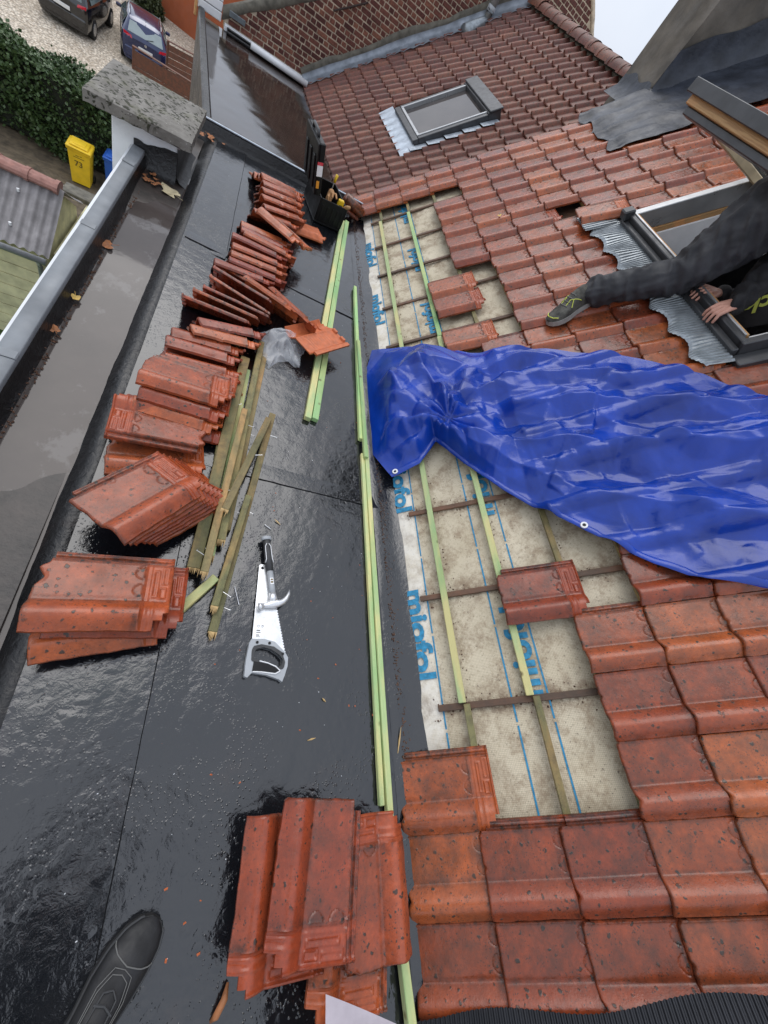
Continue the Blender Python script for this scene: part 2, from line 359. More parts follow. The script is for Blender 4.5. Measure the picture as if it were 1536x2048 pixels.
M_WHITE = simple('white_paint', (0.80, 0.81, 0.82), 0.5, var=0.06, nscale=4)
M_WHITE_D = simple('weathered_white_render', (0.72, 0.74, 0.76), 0.8, var=0.08, nscale=5, bump=0.35, bscale=55)
M_COPE = simple('grey_metal_coping', (0.19, 0.205, 0.22), 0.55, 0.1, 0.2, 6)
M_YELLOW = simple('yellow_bin_plastic', (0.78, 0.52, 0.02), 0.42, var=0.12, nscale=5)
M_BLUE = simple('blue_bin_plastic', (0.03, 0.12, 0.48), 0.42, var=0.12, nscale=5)
M_INK = simple('dark_marker_ink', (0.16, 0.11, 0.02), 0.7, var=0.2)
def m_concrete():
    n = NT('lichened_concrete_cap'); v = n.co('Object'); c = n.ramp(n.noise(v, 10, 6, 0.65), (0.3, (0.12, 0.11, 0.095)), (0.7, (0.25, 0.235, 0.21)))
    g = n.noise(v, 3.2, 3); w = n.mix(0.08, v, n.noise(v, 20, 3, o='Color'))
    sp = n.math('MULTIPLY', n.ramp(n.vor(w, 34), (0.26, 1.0), (0.42, 0.0)), n.ramp(g, (0.36, 0.0), (0.46, 1.0)))
    c = n.mix(sp, c, (0.035, 0.036, 0.022)); c = n.mix(n.math('MULTIPLY', n.ramp(n.noise(v, 9, 5), (0.5, 0.0), (0.65, 0.6)), n.ramp(g, (0.45, 0), (0.6, 1.0))), c, (0.085, 0.09, 0.028))
    c = n.mix(n.ramp(n.vor(v, 38), (0.06, 0.9), (0.11, 0.0)), c, (0.55, 0.53, 0.50))
    n.set('Base Color', c); n.set('Roughness', 0.85); b = n.bump(n.noise(v, 60, 5), 0.6, 0.006); n.set('Normal', n.bump(sp, 0.8, 0.006, b)); return n.m
M_CONC = m_concrete()
M_RENDER = simple('dark_stained_render', (0.105, 0.092, 0.075), 0.75, var=0.5, nscale=4, bump=0.5, bscale=30)
M_MORTAR = simple('pale_mortar', (0.52, 0.43, 0.32), 0.9, var=0.3, nscale=14, bump=0.6, bscale=60)
M_CEMENT = simple('dirty_cement_fillet', (0.13, 0.12, 0.095), 0.9, var=0.4, nscale=10, bump=0.6, bscale=40)
def m_brick():
    n = NT('old_red_brick'); v = n.co('Object', shift=True); c = n.ramp(n.noise(v, 30, 5, 0.65), (0.3, (0.085, 0.026, 0.018)), (0.7, (0.20, 0.062, 0.038)))
    c = n.mix(n.ramp(n.noise(v, 80, 4), (0.6, 0.0), (0.72, 0.5)), c, (0.27, 0.16, 0.11))
    n.set('Base Color', n.hsv(c, n.math('ADD', n.math('MULTIPLY', n.rnd(), 0.02), 0.49), 0.95, n.math('ADD', n.math('MULTIPLY', n.rnd(), 1.05), 0.5)))
    n.set('Roughness', 0.8); n.set('Normal', n.bump(n.noise(v, 90, 4), 0.5, 0.004)); return n.m
M_BRICK = m_brick()
M_TERRA = simple('painted_terracotta_wall', (0.33, 0.085, 0.03), 0.8, var=0.12, nscale=2, bump=0.3, bscale=25)
def m_gravel():
    n = NT('pale_gravel'); v = n.co('World'); c = n.ramp(n.vor(v, 13, 'Color'), (0.15, (0.48, 0.39, 0.29)), (0.85, (0.88, 0.78, 0.64)))
    e = n.ramp(n.vor(v, 13), (0.3, 1.0), (0.66, 0.45)); c = n.mix(1.0, c, e, 'MULTIPLY')
    c = n.mix(n.ramp(n.noise(v, 0.5, 5), (0.35, 0.0), (0.7, 0.35)), c, (0.30, 0.235, 0.16))
    n.set('Base Color', c); n.set('Roughness', 0.85); n.set('Normal', n.bump(n.vor(v, 13), 0.8, 0.03)); return n.m
M_GRAVEL = m_gravel()
M_GRASS = simple('mown_grass', (0.06, 0.11, 0.025), 0.9, var=0.5, nscale=6, bump=0.8, bscale=70, kind='Object')
M_SOIL = simple('leaf_litter_soil', (0.11, 0.085, 0.055), 0.95, var=0.5, nscale=5, bump=0.8, bscale=30)
def m_leaf(name, a, b):
    n = NT(name); v = n.co('Object'); c = n.ramp(n.noise(v, 2.5, 4), (0.3, a), (0.7, b)); c = n.mix(n.ramp(n.noise(v, 40, 2), (0.4, 0.0), (0.6, 0.7)), c, (b[0]*1.3, b[1]*1.25, b[2]*1.2))
    n.set('Base Color', c); n.set('Roughness', 0.5); n.set('Subsurface Weight', 0.0); return n.m
M_LEAF = m_leaf('hedge_leaves', (0.022, 0.050, 0.018), (0.060, 0.105, 0.032))
M_LEAF2 = m_leaf('ivy_leaves', (0.020, 0.032, 0.012), (0.05, 0.06, 0.02))
M_LEAFDRY = simple('dry_brown_leaf', (0.33, 0.13, 0.05), 0.7, var=0.4, nscale=30)
M_LEAFPALE = simple('pale_fallen_leaf', (0.50, 0.42, 0.26), 0.7, var=0.25, nscale=30)
M_LEAFGOLD = simple('yellow_fallen_leaf', (0.60, 0.40, 0.10), 0.6, var=0.25, nscale=40)
M_CARBLUE = simple('dark_blue_car_paint', (0.005, 0.016, 0.080), 0.22, 0.3, 0.15, 3, coat=1.0)
M_CARBLACK = simple('black_car_paint', (0.010, 0.010, 0.011), 0.2, 0.2, 0.15, 3, coat=1.0)
M_CARGLASS = simple('car_glass', (0.10, 0.13, 0.13), 0.08, 0.0, 0.1, 3, spec=1.0)
M_CARGLASSL = simple('car_glass_painted_reflection', (0.30, 0.36, 0.36), 0.12, 0.0, 0.1, 3, spec=1.0)  # sky reflection on the rear window put into a paler base colour
M_TYRE = simple('tyre_rubber', (0.012, 0.012, 0.012), 0.8)
M_RIM = simple('alloy_rim', (0.50, 0.51, 0.52), 0.3, 0.8, 0.1)
M_REDLIGHT = simple('red_lamp_lens', (0.55, 0.012, 0.03), 0.15, var=0.3, nscale=30, coat=1.0)
M_PLATE = simple('white_number_plate', (0.75, 0.75, 0.73), 0.4, var=0.05)
def m_glass_dark():
    n = NT('wet_roof_glazing'); v = n.co('Object'); n.set('Base Color', n.ramp(n.noise(v, 2.2, 3), (0.3, (0.035, 0.027, 0.024)), (0.7, (0.07, 0.058, 0.052)))); n.set('Roughness', 0.05); n.set('Specular IOR Level', 0.9); return n.m
M_GLASSD = m_glass_dark()
M_CLOTH = simple('charcoal_work_trousers', (0.036, 0.037, 0.041), 0.85, var=0.4, nscale=7, bump=0.9, bscale=16)
M_CLOTH2 = simple('black_work_jacket', (0.011, 0.011, 0.013), 0.85, var=0.3, nscale=9, bump=0.5, bscale=25)
M_SKIN = simple('skin', (0.52, 0.27, 0.20), 0.5, var=0.1, nscale=20, bump=0.2, bscale=90)
M_HAIR = simple('dark_hair', (0.03, 0.02, 0.014), 0.6, var=0.3, nscale=40, bump=0.6, bscale=60)
M_SOCK = simple('white_sock', (0.70, 0.70, 0.70), 0.9)
M_SHOE = simple('dark_sneaker_mesh', (0.060, 0.058, 0.048), 0.7, var=0.75, nscale=26, bump=0.5, bscale=120)
M_SHOE_B = simple('black_leather_shoe', (0.009, 0.009, 0.010), 0.6, var=0.3, nscale=14, bump=0.3, bscale=60)
M_LIME = simple('lime_yellow_trim', (0.50, 0.55, 0.09), 0.6, var=0.1)
M_STITCH = simple('pale_stitching', (0.13, 0.13, 0.125), 0.7, var=0.15)
M_PLASTER = simple('white_reveal_board', (0.82, 0.83, 0.84), 0.8, var=0.05)
M_DARKROOM = simple('shade_dark_attic_lining', (0.03, 0.03, 0.032), 0.9)  # shade of the unlit attic put into a near-black lining colour
M_SHEDWALL = simple('faded_yellow_boarding', (0.64, 0.60, 0.36), 0.8, var=0.25, nscale=4, bump=0.4, bscale=30)
M_SHEDROOF = simple('grey_corrugated_sheet', (0.24, 0.225, 0.225), 0.7, var=0.4, nscale=3, bump=0.3, bscale=40)
M_RIDGEPINK = simple('dusty_pink_ridge_tile', (0.32, 0.16, 0.13), 0.8, var=0.25, nscale=9, bump=0.3)
M_TEAL = simple('teal_bottle', (0.05, 0.32, 0.34), 0.25, var=0.2)
def m_film():
    n = NT('clear_polythene_film'); n.set('Base Color', (0.92, 0.94, 0.97)); n.set('Roughness', 0.10); n.set('Alpha', 0.30); n.set('Specular IOR Level', 1.0)
    v = n.co('Object'); n.set('Normal', n.bump(n.noise(v, 30, 4, 0.6, 1.5), 0.6, 0.006)); return n.m
M_FILM = m_film()
M_DEBRIS = simple('brown_roof_debris', (0.10, 0.05, 0.03), 0.9, var=0.6, nscale=80)
M_DROP = simple('water_bead', (0.02, 0.02, 0.022), 0.04, spec=1.0)
M_SEAM = simple('felt_weld_line', (0.006, 0.006, 0.007), 0.8, spec=0.15)

# ------------------------------------------------------------------ large structure: flat roofs, ground
def noise2(x, y, seed=0, octs=4, base=1.0):
    r = np.random.RandomState(seed); out = np.zeros_like(np.asarray(x, float)); amp = 1.0
    for o in range(octs):
        for _ in range(4):
            a = r.uniform(0, 2*math.pi); f = base * (2 ** o) * r.uniform(0.7, 1.3); p = r.uniform(0, 6.28)
            out = out + amp * np.sin(f * (x * math.cos(a) + y * math.sin(a)) + p) * 0.25
        amp *= 0.5
    return out
def sheet(name, X, Y, zf, mat, smooth=True):
    X = np.asarray(X, float); Y = np.asarray(Y, float); gx, gy = np.meshgrid(X, Y); z = zf(gx, gy)
    mb = MB(); mb.grid([[(gx[i, j], gy[i, j], z[i, j]) for j in range(len(X))] for i in range(len(Y))])
    return mb.build(name, mat, smooth=smooth)
ground = sheet('gravel_yard', np.linspace(-90, 90, 40), np.linspace(-60, 160, 40), lambda x, y: 0*x + GZ, M_GRAVEL); structure(ground)
# main flat roof with the gentle swell of old felt
flat = sheet('flat_roof', np.arange(-0.300, 1.01, 0.0125), np.arange(-2.4, 4.46, 0.0125),
             lambda x, y: 0.0016*noise2(x, y, 3, 4, 5.0) + 0.0006*noise2(x, y, 4, 3, 60.0), M_BIT)
structure(flat)
# rolled fillet down into the channel beside the parapet
fx = np.array([-0.392, -0.385, -0.375, -0.36, -0.34, -0.32, -0.308, -0.300])
fzv = np.array([-0.052, -0.050, -0.040, -0.022, -0.004, 0.004, 0.003, 0.0])
fillet = sheet('roof_edge_fillet', fx, np.arange(-2.4, 4.46, 0.02), lambda x, y: np.interp(x + 0.006*noise2(y, y, 5, 3, 6), fx, fzv) + 0.0025*noise2(x, y, 6, 3, 30), M_BIT_ROUGH); structure(fillet)
chan = sheet('gutter_channel', np.linspace(-0.632, -0.392, 24), np.arange(-2.4, 4.46, 0.02),
             lambda x, y: -0.052 + 0.0035*noise2(x, y, 8, 4, 9) + 0.010*np.clip((y-2.75)/0.5, 0, 1) + 0.012*np.clip((1.05-y)/0.5, 0, 1) + 0.006*np.clip((-0.59-x)/0.03, 0, 1), M_CHAN); structure(chan)
water = sheet('puddle', np.linspace(-0.63, -0.375, 8), np.linspace(0.2, 3.6, 40), lambda x, y: 0*x - 0.0468, M_WATER); structure(water)
# felt laps: thin raised seams across and along the flat roof
def seam(name, pts, w=0.05, h=0.0035):
    """welded lap: the upper sheet ends in a low ragged step and tapers back into the felt"""
    mb = MB(); L = [Vector(p) for p in pts]; a, b = L[0], L[-1]; n_ = max(4, int((b - a).length/0.012)); d = (b - a).normalized(); s = Vector((-d.y, d.x, 0)); rows = []
    for i in range(n_ + 1):
        p = a.lerp(b, i/n_) + s*0.0018*noise2(np.array([i*0.05]), np.array([0.0]), 17, 3, 6)[0]; rows.append([p - s*0.003 + Vector((0,0,-0.001)), p + Vector((0,0,h)), p + s*w*0.4 + Vector((0,0,h*0.75)), p + s*w + Vector((0,0,-0.001))])
    mb.grid([r_[:2] for r_ in rows]); structure(mb.build('weld_line', M_SEAM, smooth=True)); mb = MB(); mb.grid([r_[1:] for r_ in rows]); return structure(mb.build(name, M_BIT, smooth=True))
seam('felt_lap', [(0.029, 1.10, 0.001), (0.029, -2.2, 0.001)], 0.10, 0.004)
seam('felt_lap', [(-0.29, 1.10, 0.0015), (0.97, 1.06, 0.0015)], 0.09, 0.004)
seam('felt_lap', [(-0.29, 2.75, 0.0015), (0.97, 2.70, 0.0015)], 0.09, 0.004)
seam('felt_lap', [(-0.05, 2.70, 0.001), (-0.08, 4.40, 0.001)], 0.09, 0.0045)
# felt upstand between flat roof and tiles (valley band)
band = sheet('valley_upstand', np.array([0.885, 0.90, 0.93, 0.97, 1.005, 1.04]), np.arange(-2.0, 4.46, 0.02),
             lambda x, y: np.interp(x, [0.885, 0.90, 0.93, 0.97, 1.005, 1.04], [0.0008, 0.004, 0.006, 0.008, 0.012, 0.02]) + 0.0012*noise2(x, y, 12, 3, 30), M_BIT); structure(band)

# lower flat roof of the next house and its kerb on our side
def nbox(mb, x0, x1, y0, y1, z0, z1, b=None):
    M = frame(Vector((NO.x, NO.y, 0)), NEX, NEY, Vector((0, 0, 1)))
    return mb.bbox((x0, y0, z0), (x1, y1, z1), b, M) if b else mb.box((x0, y0, z0), (x1, y1, z1), M)
mb = MB()
NX = np.arange(-1.86, 0.15, 0.03); NYs = np.arange(-6.6, 0.02, 0.03)
gx, gy = np.meshgrid(NX, NYs); gz = NO.z + 0.004*noise2(gx, gy, 21, 4, 4.0)
mb.grid([[NO + NEX*gx[i,j] + NEY*gy[i,j] + Vector((0,0,gz[i,j]-NO.z)) for j in range(len(NX))] for i in range(len(NYs))])
low = structure(mb.build('lower_flat_roof', m_bitumen('lower_roof_felt', (0.020, 0.014, 0.012), 0.02, 0.12, 0.06, 0.05), smooth=True))
mb = MB(); nbox(mb, -1.90, -1.80, -6.6, 0.0, GZ + 0.0, NO.z + 0.09, 0.02)
low_par = tag(mb.build('low_roof_upstand', M_BIT_ROUGH), 'felt covered upstand along the outer edge of the lower wet roof', 'parapet')
mb = MB(); nbox(mb, -1.46, -0.02, -0.16, -0.06, NO.z + 0.002, NO.z + 0.045, 0.012)
nbox(mb, -1.46, -0.02, -0.10, -0.03, NO.z + 0.046, NO.z + 0.07, 0.008)
tag(mb.build('felt_upstand', M_BIT_ROUGH), 'mossy felt upstand under the white trim at the brick gable foot', 'upstand')
# kerb closing our flat roof: black upstand with a zinc strip
M_K = Matrix.Translation((0.06, 4.46, 0)) @ Matrix.Rotation(R(9), 4, 'Z')
kt = thing('roof_kerb', 'black felt kerb with thin metal strip closing the flat roof behind the tile piles', 'kerb', M=M_K)
mb = MB(); mb.add([(-0.62,-0.09,-0.06),(1.2,-0.09,0.0),(1.2,-0.03,0.012),(-0.62,-0.03,0.012),(-0.62,0.0,0.075),(1.2,0.0,0.075),(-0.62,0.05,0.085),(1.2,0.05,0.085),(-0.62,0.055,-0.8),(1.2,0.055,-0.8)],
       [(0,1,2,3),(3,2,5,4),(4,5,7,6),(6,7,9,8)]); mb.build('upstand', M_BIT_ROUGH, kt, M=M_K)
mb = MB(); mb.bbox((-0.60,0.004,0.079),(1.2,0.022,0.090),0.003); mb.build('metal_strip', M_ZINC, kt, M=M_K)
mb = MB(); mb.box((-0.9, 0.056, GZ), (1.4, 0.09, -0.1)); mb.box((-0.66, -0.1, -0.9), (-0.621, 0.05, 0.08)); mb.build('end_wall', M_BIT_ROUGH, kt, M=M_K)

# parapet: grey metal coping over a white wall
pt = thing('parapet_wall', 'white parapet wall with grey metal coping along the puddled channel', 'wall', (-0.66, 1.0, 0))
mb = MB(); ys = np.arange(-3.0, 3.43, 0.05)
prof = [(-0.700, 0.040), (-0.700, 0.059), (-0.697, 0.062), (-0.638, 0.059), (-0.634, 0.055), (-0.633, 0.036)]
w1 = 0.0022*noise2(ys, ys*0, 31, 3, 4); w2 = 0.0022*noise2(ys, ys*0, 32, 3, 4)
mb.grid([[(p[0] + w1[i], y, p[1] + w2[i]) for p in prof] for i, y in enumerate(ys)]); mb.build('coping', M_COPE, pt, smooth=True)
mb = MB(); mb.grid([[(-0.634 + w1[i], y, 0.037), (-0.632 + w1[i], y, 0.0), (-0.624 + w1[i], y, -0.038), (-0.600 + w2[i]*3, y, -0.056)] for i, y in enumerate(ys)]); mb.build('felt_upstand', M_BIT_ROUGH, pt, smooth=True)
for y in (0.35, 1.35, 2.35, 3.15):
    j = MB(); j.grid([[(p[0] - 0.001, y + d, p[1] + 0.003) for p in prof[1:5]] for d in (-0.02, 0.02)]); j.build('coping_joint', M_COPE, pt)
mb = MB(); mb.box((-0.716, -3.0, GZ), (-0.703, 3.42, 0.034)); mb.bbox((-0.718, -3.0, 0.030), (-0.699, 3.42, 0.047), 0.004); mb.build('white_wall', M_WHITE_D, pt)

# ------------------------------------------------------------------ roof tiles
TW, TL, COVER, GAUGE = 0.25, 0.345, 0.2235, 0.2635
def tile_profile(x, y, detail=True):
    z = np.full_like(x, 0.018)
    z += 0.0015*np.clip((x-0.03)/0.12, 0, 1)*0 - 0.0016*np.exp(-((x-0.153)/0.008)**2)
    t = (x - 0.204) / 0.0465
    amp = np.where(y > 0.268, 0.023, 0.030)
    z += amp * np.cos(np.clip(t, -1, 1)*math.pi/2)**1.15 * (np.abs(t) < 1)
    z = np.where(t >= 1, 0.016, z)
    z += 0.0032*np.exp(-((x-0.0315)/0.0028)**2)
    inter = x < 0.0275
    zi = 0.0075 + np.zeros_like(x)
    if detail: zi = zi + 0.0045*np.exp(-((x-0.004)/0.0026)**2) + 0.0045*np.exp(-((x-0.0165)/0.0026)**2)
    z = np.where(inter, zi, z)
    head = y > 0.272
    dz = -0.005*np.clip((y-0.268)/0.006, 0, 1)
    z = z + np.where(inter, 0, dz)
    if detail:
        inpan = (x > 0.03) & (x < 0.158)
        z = z + np.where(inpan | (t > -1) & (x > 0.158), 0.0035*np.exp(-((y-0.281)/0.003)**2), 0)
        z = z + np.where(x < 0.224, 0.0055*np.exp(-((y-0.340)/0.0035)**2), 0)
        def rect(x0, x1, y0, y1, w=0.0022, h=0.0032):
            inside = (x > x0-w) & (x < x1+w) & (y > y0-w) & (y < y1+w); core = (x > x0+w) & (x < x1-w) & (y > y0+w) & (y < y1-w)
            return np.where(inside & ~core, h, 0)
        z = z + rect(0.040, 0.098, 0.318, 0.331) + rect(0.052, 0.142, 0.293, 0.304) + rect(0.110, 0.146, 0.312, 0.330)
        z = z + np.where(x > 0.158, 0.0032*np.exp(-((y-0.271)/0.004)**2) + 0.003*np.exp(-((y-0.300)/0.004)**2), 0)
        for cx in (0.062, 0.122):
            r = np.sqrt((x-cx)**2 + (y-0.262)**2)
            z = z - np.where((np.abs(r-0.0215) < 0.002) & (y < 0.263), 0.0022, 0)
            z = z + np.where((np.abs(x-cx) < 0.02) & (np.abs(y-0.2635) < 0.0022), 0.0020, 0)
        z = z + 0.0007*noise2(x, y, 41, 3, 40)
    z = z - 0.006*np.clip(1 - y/0.006, 0, 1)**2
    return z
def make_tile(name, xs, ys, mats, detail=True, thick=0.0115, head=True):
    xs = np.asarray(xs); ys = np.asarray(ys); gx, gy = np.meshgrid(xs, ys)
    zt = tile_profile(gx, gy, detail)
    zb = tile_profile(gx, np.clip(gy, 0.01, 0.27), False) - thick - 0.004*(gx < 0.0275)*0
    if detail:
        zb = zb + np.where((gx > 0.045) & (gx < 0.15) & (gy > 0.05) & (gy < 0.26), 0.0025*(np.sin(gy*2*math.pi/0.021) > 0.2), 0)
        zb = zb - np.where((gy > 0.325), 0.012*((np.abs(gx-0.06) < 0.018) | (np.abs(gx-0.13) < 0.018)), 0)
    zb = np.minimum(zb, zt - 0.004)
    h, w = gx.shape; xc = (xs[:-1] + xs[1:])/2; yc = (ys[:-1] + ys[1:])/2; cx, cy = np.meshgrid(xc, yc)
    keep = ~((cx < 0.0275) & (cy < 0.030)) & ~((cx > 0.224) & (cy > 0.305)) & ~((cx > 0.205) & (cy > 0.328))
    V = [(x, y, z) for x, y, z in zip(gx.ravel(), gy.ravel(), zt.ravel())] + [(x, y, z) for x, y, z in zip(gx.ravel(), gy.ravel(), zb.ravel())]
    F = []; N = h*w
    for i in range(h-1):
        for j in range(w-1):
            if not keep[i, j]: continue
            a, b, c, d = i*w+j, i*w+j+1, (i+1)*w+j+1, (i+1)*w+j
            F.append((a, b, c, d)); F.append((N+d, N+c, N+b, N+a))
            if i == 0 or not keep[i-1, j]: F.append((a, N+a, N+b, b))
            if i == h-2 or not keep[i+1, j]: F.append((c, N+c, N+d, d))
            if j == 0 or not keep[i, j-1]: F.append((d, N+d, N+a, a))
            if j == w-2 or not keep[i, j+1]: F.append((b, N+b, N+c, c))
    mb = MB(); mb.v = V; mb.f = F; mb.mi = [0]*len(F)
    me = mb.mesh(name, mats); 
    import bmesh
    bm = bmesh.new(); bm.from_mesh(me); bmesh.ops.delete(bm, geom=[v for v in bm.verts if not v.link_faces], context='VERTS'); bm.to_mesh(me); bm.free()
    smooth_by_angle(me, 50); return me
xs_hi = sorted(set([round(v, 5) for v in np.arange(0, 0.2501, 0.0028)] + [0.25]))
ys_hi = sorted(set([0.0, 0.0015, 0.003, 0.006] + [round(v, 5) for v in np.arange(0.009, 0.345, 0.0033)] + [0.345]))
TILE_HI = make_tile('roof_tile_mesh', xs_hi, ys_hi, M_CLAY)
def tile_variant(src, seed, mat, chip=0.0):
    """the same tile, a little warped in the kiln and nicked at its edges"""
    me = src.copy(); me.materials[0] = mat; n_ = len(me.vertices); co = np.empty(n_*3); me.vertices.foreach_get('co', co); co = co.reshape(-1, 3); r_ = np.random.RandomState(seed)
    x, y = co[:, 0].copy(), co[:, 1].copy()
    co[:, 2] += 0.0022*noise2(x, y, seed, 2, 9) + r_.uniform(-0.012, 0.012)*(x - 0.12)*(y - 0.17)/0.02*0.1
    tail = np.clip(1 - y/0.010, 0, 1); co[:, 1] += tail*0.0022*noise2(x, x*0, seed + 5, 3, 60)
    edge_ = np.clip((x - 0.238)/0.012, 0, 1); co[:, 0] += edge_*0.0022*noise2(y, y*0, seed + 6, 3, 60)
    for _ in range(3):
        cx = r_.choice([0.03, 0.25]) if r_.rand() < 0.6 else r_.uniform(0.03, 0.25); cy = 0.0 if r_.rand() < 0.7 else r_.uniform(0, 0.3)
        if cx not in (0.03, 0.25): cy = 0.0
        d = np.hypot(x - cx, y - cy); f = np.clip(1 - d/(chip*r_.uniform(0.6, 1.3) + 1e-6), 0, 1); co[:, 1] += f*chip*0.55; co[:, 2] -= f*0.004
    me.vertices.foreach_set('co', co.ravel()); me.update(); return me
ROOF_TILES = [TILE_HI] + [tile_variant(TILE_HI, 300 + i, M_CLAY, 0.010 if i < 3 else 0.016) for i in range(4)]
TILE_PILE = TILE_HI.copy(); TILE_PILE.materials[0] = M_CLAY_PILE
PILE_TILES = [tile_variant(TILE_HI, 400 + i, M_CLAY_PILE, 0.008 + 0.006*i) for i in range(5)]
TILE_RAW = TILE_HI.copy(); TILE_RAW.materials[0] = M_CLAY_RAW
xs_lo = [0, 0.012, 0.027, 0.0315, 0.037, 0.09, 0.15, 0.158, 0.165, 0.178, 0.192, 0.206, 0.22, 0.234, 0.244, 0.25]
ys_lo = [0, 0.003, 0.009, 0.03, 0.1, 0.2, 0.268, 0.275, 0.31, 0.335, 0.345]
TILE_OLD = make_tile('old_roof_tile_mesh', xs_lo, ys_lo, M_CLAY_OLD, detail=False)

def roof_tile_matrix(Ynear, s, o=0.040, tilt=0.05, yaw=0.0, roll=0.0, BM=RM):
    return BM @ Matrix.Translation((-(Ynear + TW), s, o)) @ Matrix.Rotation(-tilt, 4, 'X') @ Matrix.Rotation(roll, 4, 'Y') @ Matrix.Rotation(yaw, 4, 'Z')

roof = thing('tiled_roof', 'steep main roof half stripped of its red clay tiles down to battens and underlay', 'roof', RP(0, 0, 0))
IR = roof.matrix_world.inverted()
def rchild(name, data, M):
    o = bpy.data.objects.new(name, data); COL.objects.link(o); o.parent = roof; o.matrix_parent_inverse = IR; o.matrix_world = M; return o
def rbuild(mb, name, mat, smooth=False, M=None):
    return rchild(name, mb.mesh(name, mat, smooth), M if M is not None else Matrix.Identity(4))

WY0, WY1, WS0, WS1 = 1.60, 2.93, 1.93, 3.58        # roof window opening
# deck with the window hole, then the underlay on it
mb = MB()
for (a, b, c, d) in ((-2.4, WY0, -0.06, 4.3), (WY1, 4.86, -0.06, 4.3), (WY0, WY1, -0.06, WS0), (WY0, WY1, WS1, 4.3)):
    rbox(mb, a, b, c, d, -0.16, -0.034)
rbuild(mb, 'roof_deck', M_W_DARK)
mb = MB(); Ys = np.arange(-2.4, 4.87, 0.03); Ss = np.concatenate([np.arange(0.0, 1.62, 0.027)])
gy, gs = np.meshgrid(Ys, Ss)
sag = 0.006*noise2(gy, gs, 51, 4, 6) + 0.004*noise2(gy, gs, 53, 3, 22) - 0.006
raf = np.abs(((gy - 0.09 + 0.2325) % 0.465) - 0.2325)
sag = sag - 0.008*np.clip(raf/0.2325, 0, 1) - 0.002
edge = -0.012*np.clip((0.06-gs)/0.06, 0, 1)**2
edge_s = 0.012*noise2(gy, gy*0, 52, 3, 3)*np.clip((0.08-gs)/0.08, 0, 1) - 0.02*np.clip((0.05-gs)/0.05, 0, 1)
mb.grid([[RP(gy[i,j], gs[i,j] + edge_s[i,j], sag[i,j] + edge[i,j]) for j in range(len(Ys))] for i in range(len(Ss))])
und = MB(); und.v = [tuple(RM.inverted() @ Vector(p)) for p in mb.v]; und.f = mb.f; und.mi = mb.mi
underlay = rbuild(und, 'underlay', M_UNDER, True, RM)
def under_o(Y, s):
    r = abs(((Y - 0.09 + 0.2325) % 0.465) - 0.2325)
    return float(0.006*noise2(np.array([Y]), np.array([s]), 51, 4, 6)[0] + 0.004*noise2(np.array([Y]), np.array([s]), 53, 3, 22)[0] - 0.008 - 0.008*min(1, r/0.2325) - 0.012*max(0, (0.06-s)/0.06)**2) + 0.0022
# blue printed lines and the maker's name printed along the sheet
def uchild(name, data, M):
    o = bpy.data.objects.new(name, data); COL.objects.link(o); o.parent = underlay; o.matrix_parent_inverse = (RM).inverted(); o.matrix_world = M; return o
def print_line(Y0, Y1, s, w=0.007, gap=True):
    mb = MB(); y = Y0
    while y < Y1:
        L = min(y + (0.37 if gap else 9), Y1); n = max(2, int((L-y)/0.02)); q = np.linspace(y, L, n)
        mb.grid([[RP(a, s - w/2, under_o(a, s)), RP(a, s + w/2, under_o(a, s))] for a in q]); y = L + 0.012
    uchild('printed_line', mb.mesh('printed_line', M_BLUEPRINT), Matrix.Identity(4))
print_line(-0.75, 4.5, 0.012, 0.007); print_line(-0.75, 4.5, 0.125, 0.0065); print_line(-0.75, 1.6, 0.405); print_line(-0.75, 1.6, 0.545); print_line(1.6, 4.6, 0.352); print_line(1.6, 4.6, 0.505)
def text_mesh(txt, size, squash=1.0, bold=0.006, shear=0.0):
    cu = bpy.data.curves.new('print', 'FONT'); cu.body = txt; cu.size = size; cu.offset = bold; cu.resolution_u = 3; cu.shear = shear
    ob = bpy.data.objects.new('print', cu); COL.objects.link(ob)
    me = bpy.data.meshes.new_from_object(ob.evaluated_get(bpy.context.evaluated_depsgraph_get()))
    bpy.data.objects.remove(ob); bpy.data.curves.remove(cu); return me
WORD = text_mesh('miofol', 0.145, bold=0.0055)
WORD.materials.clear(); WORD.materials.append(M_BLUEPRINT)
_wx = [v.co.x for v in WORD.vertices]; _wl = max(_wx) - min(_wx)
def print_word(Y, s, L=0.40, rev=False):
    me = WORD.copy(); k = L / _wl; hs = 0.86
    for v in me.vertices:
        x, y = v.co.x * k, v.co.y * hs
        yy, ss = (Y - x, s + y) if not rev else (Y + x, s - y)
        v.co = RP(yy, ss, under_o(yy, ss) + 0.0040)
    uchild('printed_word', me, Matrix.Identity(4))
for Y in (0.61, 1.45, 2.29, 3.13, 3.97): print_word(Y, 0.028)
for Y in (0.09, 0.93): print_word(Y, 0.525, 0.37, True)
for Y in (2.44, 3.28, 4.12): print_word(Y, 0.485, 0.37, True)
# counter battens up the slope at the rafters
for i in range(-2, 11):
    Y = 0.09 + 0.465*i
    mb = MB(); mb.bbox((-0.0125, 0.0, 0.0), (0.0125, 1.5, 0.012), 0.002)
    M = RM @ Matrix.Translation((-Y, 0.105 + 0.012*rng.uniform(-1, 1), -0.002)) @ Matrix.Rotation(rng.uniform(-0.006, 0.006), 4, 'Z')
    rchild('counter_batten', mb.mesh('counter_batten', M_W_DARK), M)
